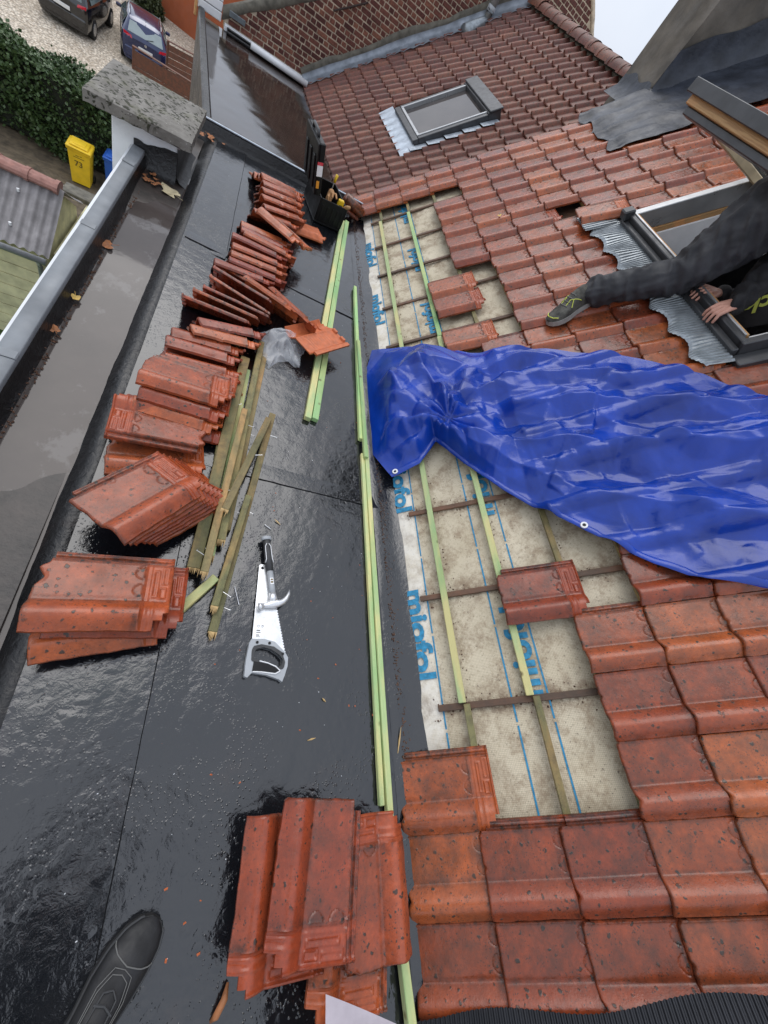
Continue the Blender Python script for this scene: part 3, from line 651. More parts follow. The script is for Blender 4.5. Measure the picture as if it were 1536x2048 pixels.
# tile battens along the eaves direction (fresh ones, with old stubs at both ends)
def batten(name, Y0, Y1, s, mat, w=0.028, o0=0.0102, o1=0.030, yaw=0.0):
    L = Y1 - Y0; mb = MB(); mb.bbox((-w/2, -L/2, 0), (w/2, L/2, o1-o0), 0.002)
    # local y runs along the batten so the grain follows it
    M = frame(RP((Y0+Y1)/2, s, o0), RU, EY, -RN) @ Matrix.Scale(-1, 4, (0, 0, 1)) if False else frame(RP((Y0+Y1)/2, s, o0), -RU, -EY, RN) @ Matrix.Rotation(yaw, 4, 'Z')
    return rchild(name, mb.mesh(name, mat), M)
batten('tile_batten', 0.10, 4.22, 0.208, M_W_NEW, 0.030); batten('tile_batten', -0.9, 0.095, 0.224, M_W_OLD, 0.026); batten('tile_batten', 4.225, 4.84, 0.224, M_W_OLD, 0.026)
batten('tile_batten', 0.10, 2.36, 0.474, M_W_NEW, 0.030); batten('tile_batten', 2.363, 4.23, 0.480, M_W_GREEN, 0.030); batten('tile_batten', -0.9, 0.096, 0.495, M_W_OLD, 0.026); batten('tile_batten', 4.235, 4.84, 0.49, M_W_OLD, 0.026)
for k in range(3, 6): batten('tile_batten', -0.9, 4.84, 0.216 + GAUGE*(k-1), M_W_OLD, 0.026)
batten('tile_batten', 3.0, 4.84, 0.216 + GAUGE*5, M_W_OLDB, 0.026); batten('tile_batten', 3.0, 4.84, 0.216 + GAUGE*6, M_W_OLDB, 0.026)

# which tiles still lie on the roof
def has_tile(j, k):
    Y = -0.30 + COVER*j
    if k == 0: return j <= 0 or j >= 21
    if k == 1: return j <= -1 or j >= 21
    if k == 2: return j <= -1 or j == 3 or j >= 21
    if k == 3: return j <= 2 or 15 <= j <= 19 or j >= 21 or j == 10
    if k == 6 and j == 16: return False
    s = -0.075 + GAUGE*k
    if k >= 9 and Y > 4.0: return False                              # dark felt along the chimney wall
    if Y + TW > 1.62 and Y < 2.93 and s + GAUGE > 1.80 and k < 14 and k >= 7: return False   # roof window
    if k == 7 and (2.9 < Y < 3.05): return False
    return True
count = 0
for k in range(0, 15):
    for j in range(-5, 23):
        if not has_tile(j, k): continue
        Y = -0.30 + COVER*j; s = -0.075 + GAUGE*k
        if k == 3 and 15 <= j <= 19: s -= 0.004
        pts = [RP(Y, s, .06), RP(Y+.24, s, .06), RP(Y, s+.26, .06), RP(Y+.24, s+.26, .06)]
        if not any(in_view(p, 0.16) for p in pts): continue
        # fully under the tarpaulin
        if 3 < k < 8 and 0.85 < Y < 1.2 and s < 1.6: continue
        M = roof_tile_matrix(Y + rng.uniform(-.003, .003), s + rng.uniform(-.004, .004), 0.040 + rng.uniform(0, .002), 0.05 + rng.uniform(-.003, .004), rng.uniform(-.008, .008), rng.uniform(-.006, .006))
        rchild('roof_tile', ROOF_TILES[rng.randrange(5)], M); count += 1
# tiles set loosely on the new battens, waiting to be laid
for (Y, s, yaw) in ((2.735, 0.480, 0.03), (2.512, 0.486, 0.045), (2.125, 0.490, 0.02)):
    rchild('roof_tile', TILE_HI, roof_tile_matrix(Y, s, 0.041, 0.05, yaw)); count += 1
rchild('roof_tile', TILE_HI, roof_tile_matrix(3.06, 1.66, 0.085, 0.02, -0.12)); count += 1
print('main roof tiles', count)

# ------------------------------------------------------------------ the next house: tiled slope, ridge, gable, roof window
nroof = thing('neighbour_roof', 'lower weathered brown tiled roof of the next house below the brick gable', 'roof', NP(-2, 0, 0))
IN = nroof.matrix_world.inverted()
def nchild(name, data, M=Matrix.Identity(4), par=None):
    o = bpy.data.objects.new(name, data); COL.objects.link(o); p = par or nroof; o.parent = p; o.matrix_parent_inverse = p.matrix_world.inverted(); o.matrix_world = M; return o
mb = MB(); mb.box((0.02, -0.10, -0.2), (6.6, 4.45, 0.0), NM); nchild('roof_deck', mb.mesh('roof_deck', M_W_DARK))
NCOV, NG = 0.205, 0.272
cells = []
for k in range(0, 16):
    for j in range(0, 29):
        y = -(j + 1)*NCOV; s = -0.09 + NG*k
        if s > 4.18: continue
        if y < -2.12 and y > -3.76 and 0.86 < s + 0.13 < 2.36 and -3.62 < y: continue
        c = NP(y + 0.1, s + 0.13, 0.05)
        if not in_view(c, 0.03): continue
        cells.append(((c - CAMP).length, y, s))
cells.sort()
KX, KY = NCOV/COVER, NG/GAUGE
rest = MB(); tv = [tuple(v.co) for v in TILE_OLD.vertices]; tf = [tuple(p.vertices) for p in TILE_OLD.polygons]
# our own roof hides whatever lies behind its verge line; keep what shows
def behind_main(c):
    d = c - CAMP; den = d.dot(RN)
    if abs(den) < 1e-6: return False
    t = (RO + RN*0.09 - CAMP).dot(RN) / den
    if not 0 < t < 1: return False
    q = CAMP + d*t; s = (q - RO).dot(RU); return -0.1 < s < 2.2 and q.y < 4.60
shown = [c for c in cells if not behind_main(NP(c[1] + 0.1, c[2] + 0.13, 0.05))]
for i, (dist, y, s) in enumerate(shown):
    M = NM @ Matrix.Translation((-(y + TW*KX), s + rng.uniform(-.006, .006), 0.035 + rng.uniform(0, .004))) @ Matrix.Rotation(-0.085 + rng.uniform(-.012, .008), 4, 'X') @ Matrix.Rotation(rng.uniform(-.012, .012), 4, 'Z') @ Matrix.Diagonal((KX, KY, 1.45, 1))
    if i < 300: nchild('roof_tile', TILE_OLD, M)
    else: rest.add(tv, tf, M)
print('neighbour tiles', len(shown))
if rest.v:
    o = nchild('roof_tile_rows', rest.mesh('roof_tile_rows', M_CLAY_OLD)); o['kind'] = 'stuff'
# ridge tiles: overlapping half round caps bedded in mossy mortar
def half_round(L=0.44, r=0.14, n=12):
    mb = MB(); rows = []
    for (y, rr) in ((0, r*1.08), (0.06, r*1.08), (0.065, r), (L, r*0.96)):
        rows.append([(rr*math.cos(a), y, rr*math.sin(a)*0.9) for a in np.linspace(-0.15, math.pi+0.15, n)])
    mb.grid(rows); rows2 = [[(x*0.86, y, z*0.86 - 0.002) for (x, y, z) in r_] for r_ in (rows[0], rows[-1])]
    mb.grid([rows2[0], rows[0]]); return mb.mesh('ridge_tile_mesh', M_CLAY_OLD)
RIDGE = half_round(); smooth_by_angle(RIDGE, 60)
mbr = MB(); 
for i in range(13):
    y = -0.12 - 0.33*i; p = NP(y, 4.33, 0.05)
    M = frame(p, NEX, -NEY, Vector((0, 0, -1))) @ Matrix.Diagonal((1, 1, -1, 1)) @ Matrix.Rotation(rng.uniform(-.04, .04), 4, 'Z') @ Matrix.Rotation(0.05, 4, 'X')
    nchild('ridge_tile', RIDGE, M)
mbr.box((-0.05, 4.26, -0.02), (4.6, 4.40, 0.075), NM); nchild('ridge_mortar', mbr.mesh('ridge_mortar', M_CEMENT))
# lead flashing and cement fillet where the slope meets the gable
mb = MB(); ss = np.arange(-0.05, 4.3, 0.06); e = 0.02*noise2(ss, ss*0, 61, 3, 5)
mb.grid([[NP(-0.20 + e[i], s, 0.085 + 0.01*math.sin(i*2.1)), NP(-0.10, s, 0.10), NP(-0.035, s, 0.13), NP(-0.03, s, 0.19)] for i, s in enumerate(ss)])
nchild('lead_flashing', mb.mesh('lead_flashing', simple('dull_lead_flashing', (0.24, 0.265, 0.30), 0.5, 0.35, 0.3, 8, 0.5, 18), True))
mb = MB(); e2 = 0.03*noise2(ss, ss*0, 62, 3, 4)
mb.grid([[NP(-0.028, s, 0.17), NP(-0.034, s, 0.20 + e2[i]), NP(-0.028, s, 0.235 + e2[i]), NP(-0.006, s, 0.26 + e2[i])] for i, s in enumerate(ss)])
nchild('cement_fillet', mb.mesh('cement_fillet', M_CEMENT, True))

# brick gable, each brick laid proud of the mortar
gable = thing('brick_gable', 'old red brick gable with pale mortar joints rising behind the lower tiled roof', 'wall', NO)
def verge(x): return min(0.22 + 0.70*(x + 1.5), 3.86 - 0.63*(x - 3.7)) if True else 0
mb = MB(); mb.prism([(-1.5, -0.0), (-1.5, 0.2), (3.7, 3.84), (5.6, 2.66), (5.6, -0.0)], -0.30, -0.012, NW); nchild('mortar', mb.mesh('mortar', M_MORTAR), par=gable)
CH = 0.074; bricks = []
for c in range(0, 54):
    y0 = 0.02 + c*CH; head = c % 2 == 0; L = 0.098 if head else 0.196; off = [0.0, 0.049, 0.0, 0.147][c % 4]
    x = -1.5 + off - L
    while x < 5.5:
        if x > -1.51 and y0 + CH < verge(x + L/2) - 0.03 and y0 > (0.8391*(x + L) if x < 3.3 else 2.77 - 0.7*(x - 3.3)) - 0.18:
            bricks.append((x, y0, L, (NW @ Vector((x + L/2, y0, 0)) - CAMP).length))
        x += L
bricks = [b for b in bricks if in_view(NW @ Vector((b[0] + b[2]/2, b[1], 0)), 0.04) and b[1] > (0.8391*b[0] if b[0] < 3.3 else 2.77 - 0.7*(b[0] - 3.3)) + 0.2]
bricks.sort(key=lambda b: b[3] - 2*b[2])
def brick_mesh(L):
    mb = MB(); mb.bbox((0.007, 0.007, -0.05), (L - 0.007, CH - 0.008, 0.0), 0.006); return mb.mesh('brick_mesh', M_BRICK)
BR_S, BR_H = brick_mesh(0.196), brick_mesh(0.098)
restb = MB()
for i, (x, y0, L, d) in enumerate(bricks):
    M = NW @ Matrix.Translation((x + rng.uniform(-.002, .002), y0 + rng.uniform(-.002, .002), rng.uniform(-.006, .003))) @ Matrix.Rotation(rng.uniform(-.012, .012), 4, 'Z')
    me = BR_S if L > 0.15 else BR_H
    if i < 300: nchild('brick', me, M, gable)
    else: restb.add([tuple(v.co) for v in me.vertices], [tuple(p.vertices) for p in me.polygons], M)
print('bricks', len(bricks))
if restb.v:
    o = nchild('brickwork', restb.mesh('brickwork', M_BRICK), par=gable); o['kind'] = 'stuff'
# mortar verge, slate and iron tie of the gable
mb = MB(); xs = np.arange(-1.55, 0.4, 0.08); e = 0.03*noise2(xs, xs*0, 63, 3, 6)
mb.grid([[NW @ Vector((x, verge(x) - 0.10 + e[i], -0.005)), NW @ Vector((x, verge(x) - 0.08 + e[i], 0.010)), NW @ Vector((x, verge(x) + 0.05, 0.012)), NW @ Vector((x, verge(x) + 0.06, -0.1))] for i, x in enumerate(xs)])
nchild('verge_mortar', mb.mesh('verge_mortar', M_CEMENT, True), par=gable)
mb = MB(); xs = np.arange(3.7, 5.6, 0.08); e = 0.02*noise2(xs, xs*0, 66, 3, 9)
mb.grid([[NW @ Vector((x, verge(x) - 0.05 + e[i], 0.0)), NW @ Vector((x, verge(x) - 0.04 + e[i], 0.02)), NW @ Vector((x, verge(x) + 0.03 + e[i], 0.02)), NW @ Vector((x, verge(x) + 0.03, -0.3))] for i, x in enumerate(xs)])
nchild('verge_mortar', mb.mesh('verge_mortar', M_MORTAR, True), par=gable)
mb = MB(); mb.bbox((-1.45, 0.20, 0.02), (-1.2, 0.27, 0.06), 0.006, NW); nchild('slate', mb.mesh('slate', simple('grey_slate', (0.13, 0.15, 0.16), 0.5)), par=gable)
mb = MB(); mb.tube([(0.08, 1.06, 0.02), (0.3, 1.22, 0.035), (0.58, 1.42, 0.02)], 0.013, 8, NW); nchild('iron_tie', mb.mesh('iron_tie', simple('rusted_iron', (0.04, 0.025, 0.02), 0.8)), par=gable)
# white trim above the flat roof junction, white pipe lying under it, grey flue pipe
mb = MB(); mb.bbox((-1.50, 0.005, 0.0), (0.0, 0.075, 0.05), 0.006, NW); mb.bbox((-1.50, 0.0755, 0.0), (0.0, 0.09, 0.03), 0.004, NW)
for i in range(7): mb.tube([(-1.4 + i*0.22, 0.045, 0.049), (-1.4 + i*0.22, 0.045, 0.054)], 0.006, 8, NW)
tag(mb.build('fascia_trim', M_WHITE), 'white plastic trim strip along the foot of the brick gable', 'trim')
mb = MB(); mb.tube([NO + NEX*-1.08 + NEY*-0.20 + Vector((0,0,0.075)), NO + NEX*-0.06 + NEY*-0.20 + Vector((0,0,0.062))], 0.047, 16)
for q in (0.004,): pass
tag(mb.build('drain_pipe', M_WHITE, smooth=True), 'short white plastic pipe lying against the upstand on the lower roof', 'pipe')
fl = thing('flue_pipe', 'grey vertical vent pipe with collar in front of the brick gable', 'pipe', NP(-0.3, 3.2, 0.1))
mb = MB(); mb.tube([NW @ Vector((2.59, 1.95, 0.10)), NW @ Vector((2.59, 4.2, 0.10))], 0.062, 14); mb.build('pipe', simple('grey_pvc', (0.22, 0.22, 0.21), 0.5), fl, True)
mb = MB(); mb.tube([NW @ Vector((2.59, 2.38, 0.10)), NW @ Vector((2.59, 2.46, 0.10))], 0.074, 14); mb.build('collar', M_GREYP, fl, True)
mb = MB(); mb.tube([NP(-0.26, 3.0, 0.05), NW @ Vector((2.55, 2.2, 0.12)), NW @ Vector((2.59, 2.4, 0.11))], [0.13, 0.10, 0.075], 14); mb.build('lead_slate', M_LEADDARK, fl, True)

# roof window in the neighbour's slope
nw = thing('roof_window', 'closed dark framed roof window with bright lead apron on the neighbouring slope', 'roof window', NP(-2.9, 1.7, 0.1))
def nb(mb, y0, y1, s0, s1, o0, o1, b=0.006): return mb.bbox((-y1, s0, o0), (-y0, s1, o1), b, NM)
a0, a1, b0, b1 = -3.50, -2.36, 1.18, 2.34
for nm, args in (('frame_rail', (a0, a1, b0, b0 + 0.09, 0.03, 0.15)), ('frame_rail', (a0, a1, b1 - 0.02, b1 + 0.17, 0.03, 0.17)), ('frame_stile', (a0, a0 + 0.07, b0 + 0.0905, b1 - 0.0205, 0.03, 0.155)), ('frame_stile', (a1 - 0.07, a1, b0 + 0.0905, b1 - 0.0205, 0.03, 0.155))):
    mb = MB(); nb(mb, *args); nchild(nm, mb.mesh(nm, M_ALU), par=nw)
for args in ((a0 + 0.0705, a0 + 0.10, b0 + 0.0905, b1 - 0.0205, 0.05, 0.165), (a1 - 0.10, a1 - 0.0705, b0 + 0.0905, b1 - 0.0205, 0.05, 0.165), (a0 + 0.1005, a1 - 0.1005, b0 + 0.0905, b0 + 0.13, 0.05, 0.16)):
    mb = MB(); nb(mb, *args, 0.004); nchild('glazing_bead', mb.mesh('glazing_bead', M_ALU_L), par=nw)
mb = MB(); nb(mb, a0 + 0.1, a1 - 0.1, b0 + 0.12, b1 - 0.021, 0.08, 0.115, 0.002); nchild('pane', mb.mesh('pane', M_GLASSD), par=nw)
mb = MB(); nb(mb, a0 - 0.02, a1 + 0.02, b1 + 0.0, b1 + 0.20, 0.171, 0.195, 0.008); nchild('top_hood', mb.mesh('top_hood', M_ALU), par=nw)
def lead_strip(u0, u1, v0, v1, along_y, name):
    mb = MB(); n_ = 70; rows = []
    for i in range(n_ + 1):
        t = i/n_; row = []
        for q in (0, 0.33, 0.66, 1):
            if along_y: y = u0 + (u1-u0)*t; s = v0 + (v1-v0)*q; w = 0.012*(0.5 + 0.5*math.sin(-y/NCOV*2*math.pi))*(1-q)
            else: s = v0 + (v1-v0)*t; y = u0 + (u1-u0)*q; w = 0.012*abs(math.sin((s)/NG*math.pi))*(1-q)
            row.append(NP(y, s, 0.075 + 0.03*q + w))
        rows.append(row)
    mb.grid(rows); nchild(name, mb.mesh(name, M_ZINC, True), par=nw)
lead_strip(-3.66, -2.16, 0.95, 1.19, True, 'lead_apron')
mb = MB()
for i in range(5):
    s0 = 1.1 + NG*i; mb.add([NP(-3.51, s0, 0.10), NP(-3.66, s0 + .0, 0.115 + .0), NP(-3.66, s0 + NG*0.98, 0.085), NP(-3.51, s0 + NG*0.98, 0.08)], [(0, 1, 2, 3)])
nchild('side_soaker', mb.mesh('side_soaker', M_ZINC), par=nw)

# ------------------------------------------------------------------ rendered chimney on our roof and the felt dressed against it
ch = thing('rendered_chimney', 'large dark stained rendered chimney stack at the far end of the main roof', 'chimney', RP(5.1, 2.8, 0))
mb = MB(); X0c = RP(0, 2.79, 0.06).x
gxs = np.linspace(X0c, X0c + 1.9, 20); gzs = np.linspace(0.9, 5.2, 40)
def wob(a, b, s): return 0.006*noise2(np.array([a]), np.array([b]), s, 3, 5)[0]
mb.grid([[(x, 4.87 + wob(x, z, 71), z) for x in gxs] for z in gzs]); ysc = np.linspace(4.87, 5.42, 10)
mb.grid([[(X0c + wob(y, z, 72), y, z) for y in ysc] for z in gzs])
mb.add([(X0c, 5.42, 0.9), (X0c+1.9, 5.42, 0.9), (X0c+1.9, 5.42, 5.2), (X0c, 5.42, 5.2), (X0c+1.9, 4.87, 0.9), (X0c+1.9, 4.87, 5.2), (X0c, 4.87, 5.2)], [(0,1,2,3), (1,4,5,2), (6,5,2,3)])
mb.build('stack', M_RENDER, ch, True)
mb = MB(); mb.bbox((X0c - 0.06, 4.80, 5.2), (X0c + 1.96, 5.5, 5.32), 0.01); mb.build('cap', M_CONC, ch)
M_FELTD = simple('dark_grey_dressed_felt', (0.030, 0.035, 0.047), 0.42, 0.0, 0.5, 7, 0.9, 22, spec=0.35)
ft = thing('dressed_felt', 'dark grey felt sheet dressed over tiles along the rendered chimney', 'flashing', RP(4.4, 2.5, 0.1))
def tile_wave_o(Y, s):
    x = (Y + 0.30) / COVER; x -= math.floor(x); k = (s + 0.075)/GAUGE; k -= math.floor(k)
    roll = 0.030*max(0.0, math.cos((x - 0.2)*math.pi/0.42)) if abs(x - 0.2) < 0.21 else 0.0
    return 0.062 + roll - 0.013*k
mb = MB(); rows = []
Sg = np.arange(2.22, 4.1, 0.035); Yg = np.arange(4.05, 4.93, 0.03)
for s in Sg:
    row = []
    for Y in Yg:
        t = max(0.0, min(1.0, (s - 2.22)/0.5)); jag = 0.05*math.sin(s*9.0) * (1 if Y < 4.10 else 0)
        o = (tile_wave_o(Y, s) + 0.012)*(1-t) + t*(0.10 + 0.02*noise2(np.array([Y]), np.array([s]), 73, 3, 6)[0]) + 0.006*noise2(np.array([Y]), np.array([s]), 74, 3, 14)[0]
        row.append(RP(Y + jag*0.6, s + (0.03*math.sin(Y*18) if s < 2.24 else 0), o))
    rows.append(row)
mb.grid(rows); mb.build('sheet', M_FELTD, ft, True)
mb = MB(); rows = []
for s in np.arange(2.80, 4.3, 0.05):
    b = RP(4.855, s, 0.09); w = 0.012*math.sin(s*13)
    rows.append([b + Vector((0, -0.05, -0.01)), b + Vector((0, -0.012, 0.05)), b + Vector((0, -0.006, 0.2)), b + Vector((0, -0.004, 0.30 + w))])
mb.grid(rows); mb.build('wall_upstand', M_FELTD, ft, True)
mb = MB(); rows = []
for Y in np.arange(4.86, 5.40, 0.04):
    p = RP(Y, 2.775, 0.06); w = 0.02*math.sin(Y*22)
    rows.append([p + Vector((-0.10, 0, -0.12)), p + Vector((-0.02, 0, -0.02)), p + Vector((-0.014, 0, 0.04)), p + Vector((-0.012, 0, 0.08 + w))])
mb.grid(rows); mb.build('apron', M_FELTD, ft, True)

# ------------------------------------------------------------------ white pillar with concrete cap at the end of the parapet
pil = thing('white_pillar', 'white rendered pillar with lichen covered concrete cap at the end of the parapet', 'chimney', (-0.64, 3.65, 0))
mb = MB(); mb.bbox((-0.82, 3.425, GZ), (-0.455, 3.93, 0.185), 0.006); mb.build('shaft', M_WHITE_D, pil)
mb = MB(); nn = 14
gxs = np.linspace(-0.925, -0.375, 24); gys = np.linspace(3.335, 3.985, 26)
gx, gy = np.meshgrid(gxs, gys); zz = 0.250 + 0.0035*noise2(gx, gy, 81, 4, 14)
ed = np.minimum(np.minimum(gx - gxs[0], gxs[-1] - gx), np.minimum(gy - gys[0], gys[-1] - gy)); zz = zz - 0.008*np.exp(-(ed/0.008)**2)
SK = lambda x, y: Vector((x + 0.05*(y - 3.66)*0 , y + 0.16*(x + 0.65), 0))
top = [[SK(gx[i, j], gy[i, j]) + Vector((0, 0, zz[i, j])) for j in range(24)] for i in range(26)]
mb.grid(top)
ring = [top[0][j] for j in range(24)] + [top[i][23] for i in range(1, 26)] + [top[25][j] for j in range(22, -1, -1)] + [top[i][0] for i in range(24, 0, -1)]
low_ = [Vector((p.x, p.y, 0.186 + 0.003*math.sin(i*1.7))) for i, p in enumerate(ring)]
mb.grid([ring + [ring[0]], low_ + [low_[0]]]); o_ = len(mb.v); mb.add(low_, [tuple(range(len(low_)))])
cap = mb.build('concrete_cap', M_CONC, pil)
smooth_by_angle(cap.data, 45)
mb = MB(); xs = np.linspace(-0.70, -0.452, 14); e = 0.03*noise2(xs, xs*0, 82, 3, 22)
mb.grid([[(x, 3.30, -0.05), (x, 3.38, -0.045), (x, 3.416, -0.01), (x, 3.419, 0.09 + 0.045*(x + 0.70)/0.25 + e[i])] for i, x in enumerate(xs)])
ysd = np.linspace(3.41, 3.95, 14)
mb.grid([[(-0.38, y, -0.05), (-0.43, y, -0.03), (-0.449, y, 0.0), (-0.450, y, 0.14 + 0.02*math.sin(y*30))] for y in ysd])
mb.build('felt_skirt', M_BIT_ROUGH, pil, True)

# ------------------------------------------------------------------ yard below
def leaf_cloud(rs, n, boxes, size, flat=0.6):
    mb = MB()
    for _ in range(n):
        (x0, x1, y0, y1, z0, z1) = boxes[rs.randint(len(boxes))]
        x, y, z = rs.uniform(x0, x1), rs.uniform(y0, y1), rs.uniform(z0, z1)
        # mostly near the faces
        a = rs.randint(6)
        if rs.rand() < flat:
            if a == 0: x = x0
            elif a == 1: x = x1
            elif a == 2: y = y0
            elif a in (3, 4): z = z1
            else: y = y1
        x += 0.16*math.sin(y*2.3 + z*3.1) + rs.normal(0, 0.07); y += 0.16*math.sin(x*2.7 + z*1.9) + rs.normal(0, 0.07); z += 0.12*math.sin(x*3.3 + y*2.1) + rs.normal(0, 0.06)
        s = size*rs.uniform(0.6, 1.4); th, ph = rs.uniform(0, 6.28), rs.normal(0, 0.7)
        d = Vector((math.cos(th)*math.cos(ph), math.sin(th)*math.cos(ph), math.sin(ph))); u = d.cross(Vector((rs.normal(), rs.normal(), rs.normal() + 1.5))).normalized()*0.38
        p = Vector((x, y, z)); k = len(mb.v)
        mb.v += [tuple(p), tuple(p + (d*0.5 + u)*s), tuple(p + d*s), tuple(p + (d*0.5 - u)*s)]; mb.f.append((k, k+1, k+2, k+3)); mb.mi.append(0)
    return mb
rs = np.random.RandomState(5)
hd = thing('hedge', 'dense dark green clipped hedge behind the yellow bin', 'hedge', (-6.5, 16.4, GZ))
HB = [(-9.5, -3.6, 16.2, 17.3, GZ + 0.1, GZ + 1.95)]
leaf_cloud(rs, 42000, HB, 0.095).build('foliage', M_LEAF, hd)
mb = MB(); mb.box((-9.4, 16.35, GZ + 0.1), (-3.7, 17.1, GZ + 1.8)); mb.build('shade_core', simple('dark_hedge_core', (0.010, 0.014, 0.007), 0.95), hd)  # near-black box standing in for the shade deep in the foliage
for x in np.arange(-9, -3.7, 0.7):
    mb = MB(); mb.tube([(x, 16.7, GZ), (x + 0.05, 16.7, GZ + 1.5)], [0.04, 0.02], 6); mb.build('stem', M_W_DARK, hd)
hd2 = thing('ivy_hedge', 'low ivy hedge along the terracotta wall behind the cars', 'hedge', (-6, 30.5, GZ))
leaf_cloud(rs, 9000, [(-10.0, -7.0, 34.6, 35.6, GZ, GZ + 1.0), (-7.0, -6.0, 34.2, 34.8, GZ, GZ + 0.45)], 0.15).build('foliage', M_LEAF2, hd2)
mb = MB(); mb.box((-9.9, 34.8, GZ), (-7.1, 35.4, GZ + 0.85)); mb.box((-7.0, 34.3, GZ), (-6.1, 34.7, GZ + 0.35)); mb.build('shade_core', simple('dark_ivy_core', (0.012, 0.014, 0.007), 0.95), hd2)  # dark boxes standing in for the shade inside the ivy
soil = sheet('soil_strip', np.linspace(-9.5, -2.6, 40), np.linspace(11.0, 16.5, 30), lambda x, y: GZ + 0.02 + 0.04*noise2(x, y, 91, 4, 2), M_SOIL); structure(soil)
lawn = sheet('lawn', np.linspace(-9, -0.75, 30), np.linspace(-4, 9.0, 40), lambda x, y: GZ + 0.012 + 0.01*noise2(x, y, 92, 4, 3), M_GRASS); structure(lawn)

def bin_thing(loc, rz, mat, label, w=0.54, d=0.56, h=1.04, number=None):
    M = Matrix.Translation(loc) @ Matrix.Rotation(rz, 4, 'Z')
    t = thing('wheelie_bin', label, 'bin', M=M, group='wheelie bins')
    mb = MB(); a, b = w*0.40, d*0.40; A, B = w*0.48, d*0.48; zt = h*0.90
    lv = [(-a,-b,0.05),(a,-b,0.05),(a,b,0.05),(-a,b,0.05),(-A,-B,zt),(A,-B,zt),(A,B,zt),(-A,B,zt)]
    mb.add(lv, [(3,2,1,0),(4,5,6,7),(0,1,5,4),(1,2,6,5),(2,3,7,6),(3,0,4,7)]); mb.build('body', mat, t, M=M)
    mb = MB(); mb.bbox((-w*0.53, -d*0.53, zt - 0.05), (w*0.53, d*0.50, zt + 0.012), 0.015); mb.build('rim', mat, t, M=M)
    ld = MB(); ld.bbox((-w*0.54, -d*0.58, zt + 0.014), (w*0.54, d*0.52, zt + 0.06), 0.02); ld.bbox((-w*0.40, -d*0.45, zt + 0.0605), (w*0.40, d*0.36, zt + 0.10), 0.02); ld.bbox((-w*0.26, -d*0.30, zt + 0.1005), (w*0.26, d*0.2, zt + 0.112), 0.008)
    lo = ld.build('lid', mat, t, M=M)
    mb = MB(); mb.tube([(-w*0.46, d*0.60, zt + 0.03), (w*0.46, d*0.60, zt + 0.03)], 0.018, 8); mb.build('handle', mat, t, M=M)
    for sx in (-1, 1):
        mb = MB(); mb.tube([(sx*w*0.42, d*0.46, 0.10), (sx*w*0.50, d*0.46, 0.10)], 0.10, 14); mb.build('wheel', M_TYRE, t, M=M)
    if number:
        me = text_mesh(number, 0.20, bold=0.004); me.materials.clear(); me.materials.append(M_INK)
        tilt = math.atan2(B - b, zt - 0.05)
        xs_ = [v.co.x for v in me.vertices]; cx = (max(xs_) + min(xs_))/2
        for v in me.vertices: v.co.x -= cx
        o = link('painted_number', me, t, M @ Matrix.Translation((-0.02, -b - (B-b)*0.58 - 0.004, 0.52)) @ Matrix.Rotation(math.pi/2 + tilt, 4, 'X'))
        mk = MB(); q = lambda x0, x1, z: mk.bbox((x0, -b - (B-b)*((z-0.05)/(zt-0.05)) - 0.006, z - 0.007), (x1, -b - (B-b)*((z-0.05)/(zt-0.05)) + 0.004, z + 0.007), 0.002)
        q(-0.13, 0.12, 0.745); q(-0.08, 0.0, 0.79); q(0.02, 0.07, 0.80); mk.build('marker_strokes', M_INK, t, M=M)
    return t
bin_thing((-4.46, 15.42, GZ), R(4), M_YELLOW, 'yellow wheelie bin numbered 73 standing before the hedge', number='73')
bin_thing((-3.68, 15.75, GZ), R(2), M_BLUE, 'blue wheelie bin half hidden behind the white pillar', w=0.5)
bin_thing((-3.32, 32.0, GZ), R(-10), M_BLUE, 'far blue wheelie bin against the terracotta wall', w=0.5)

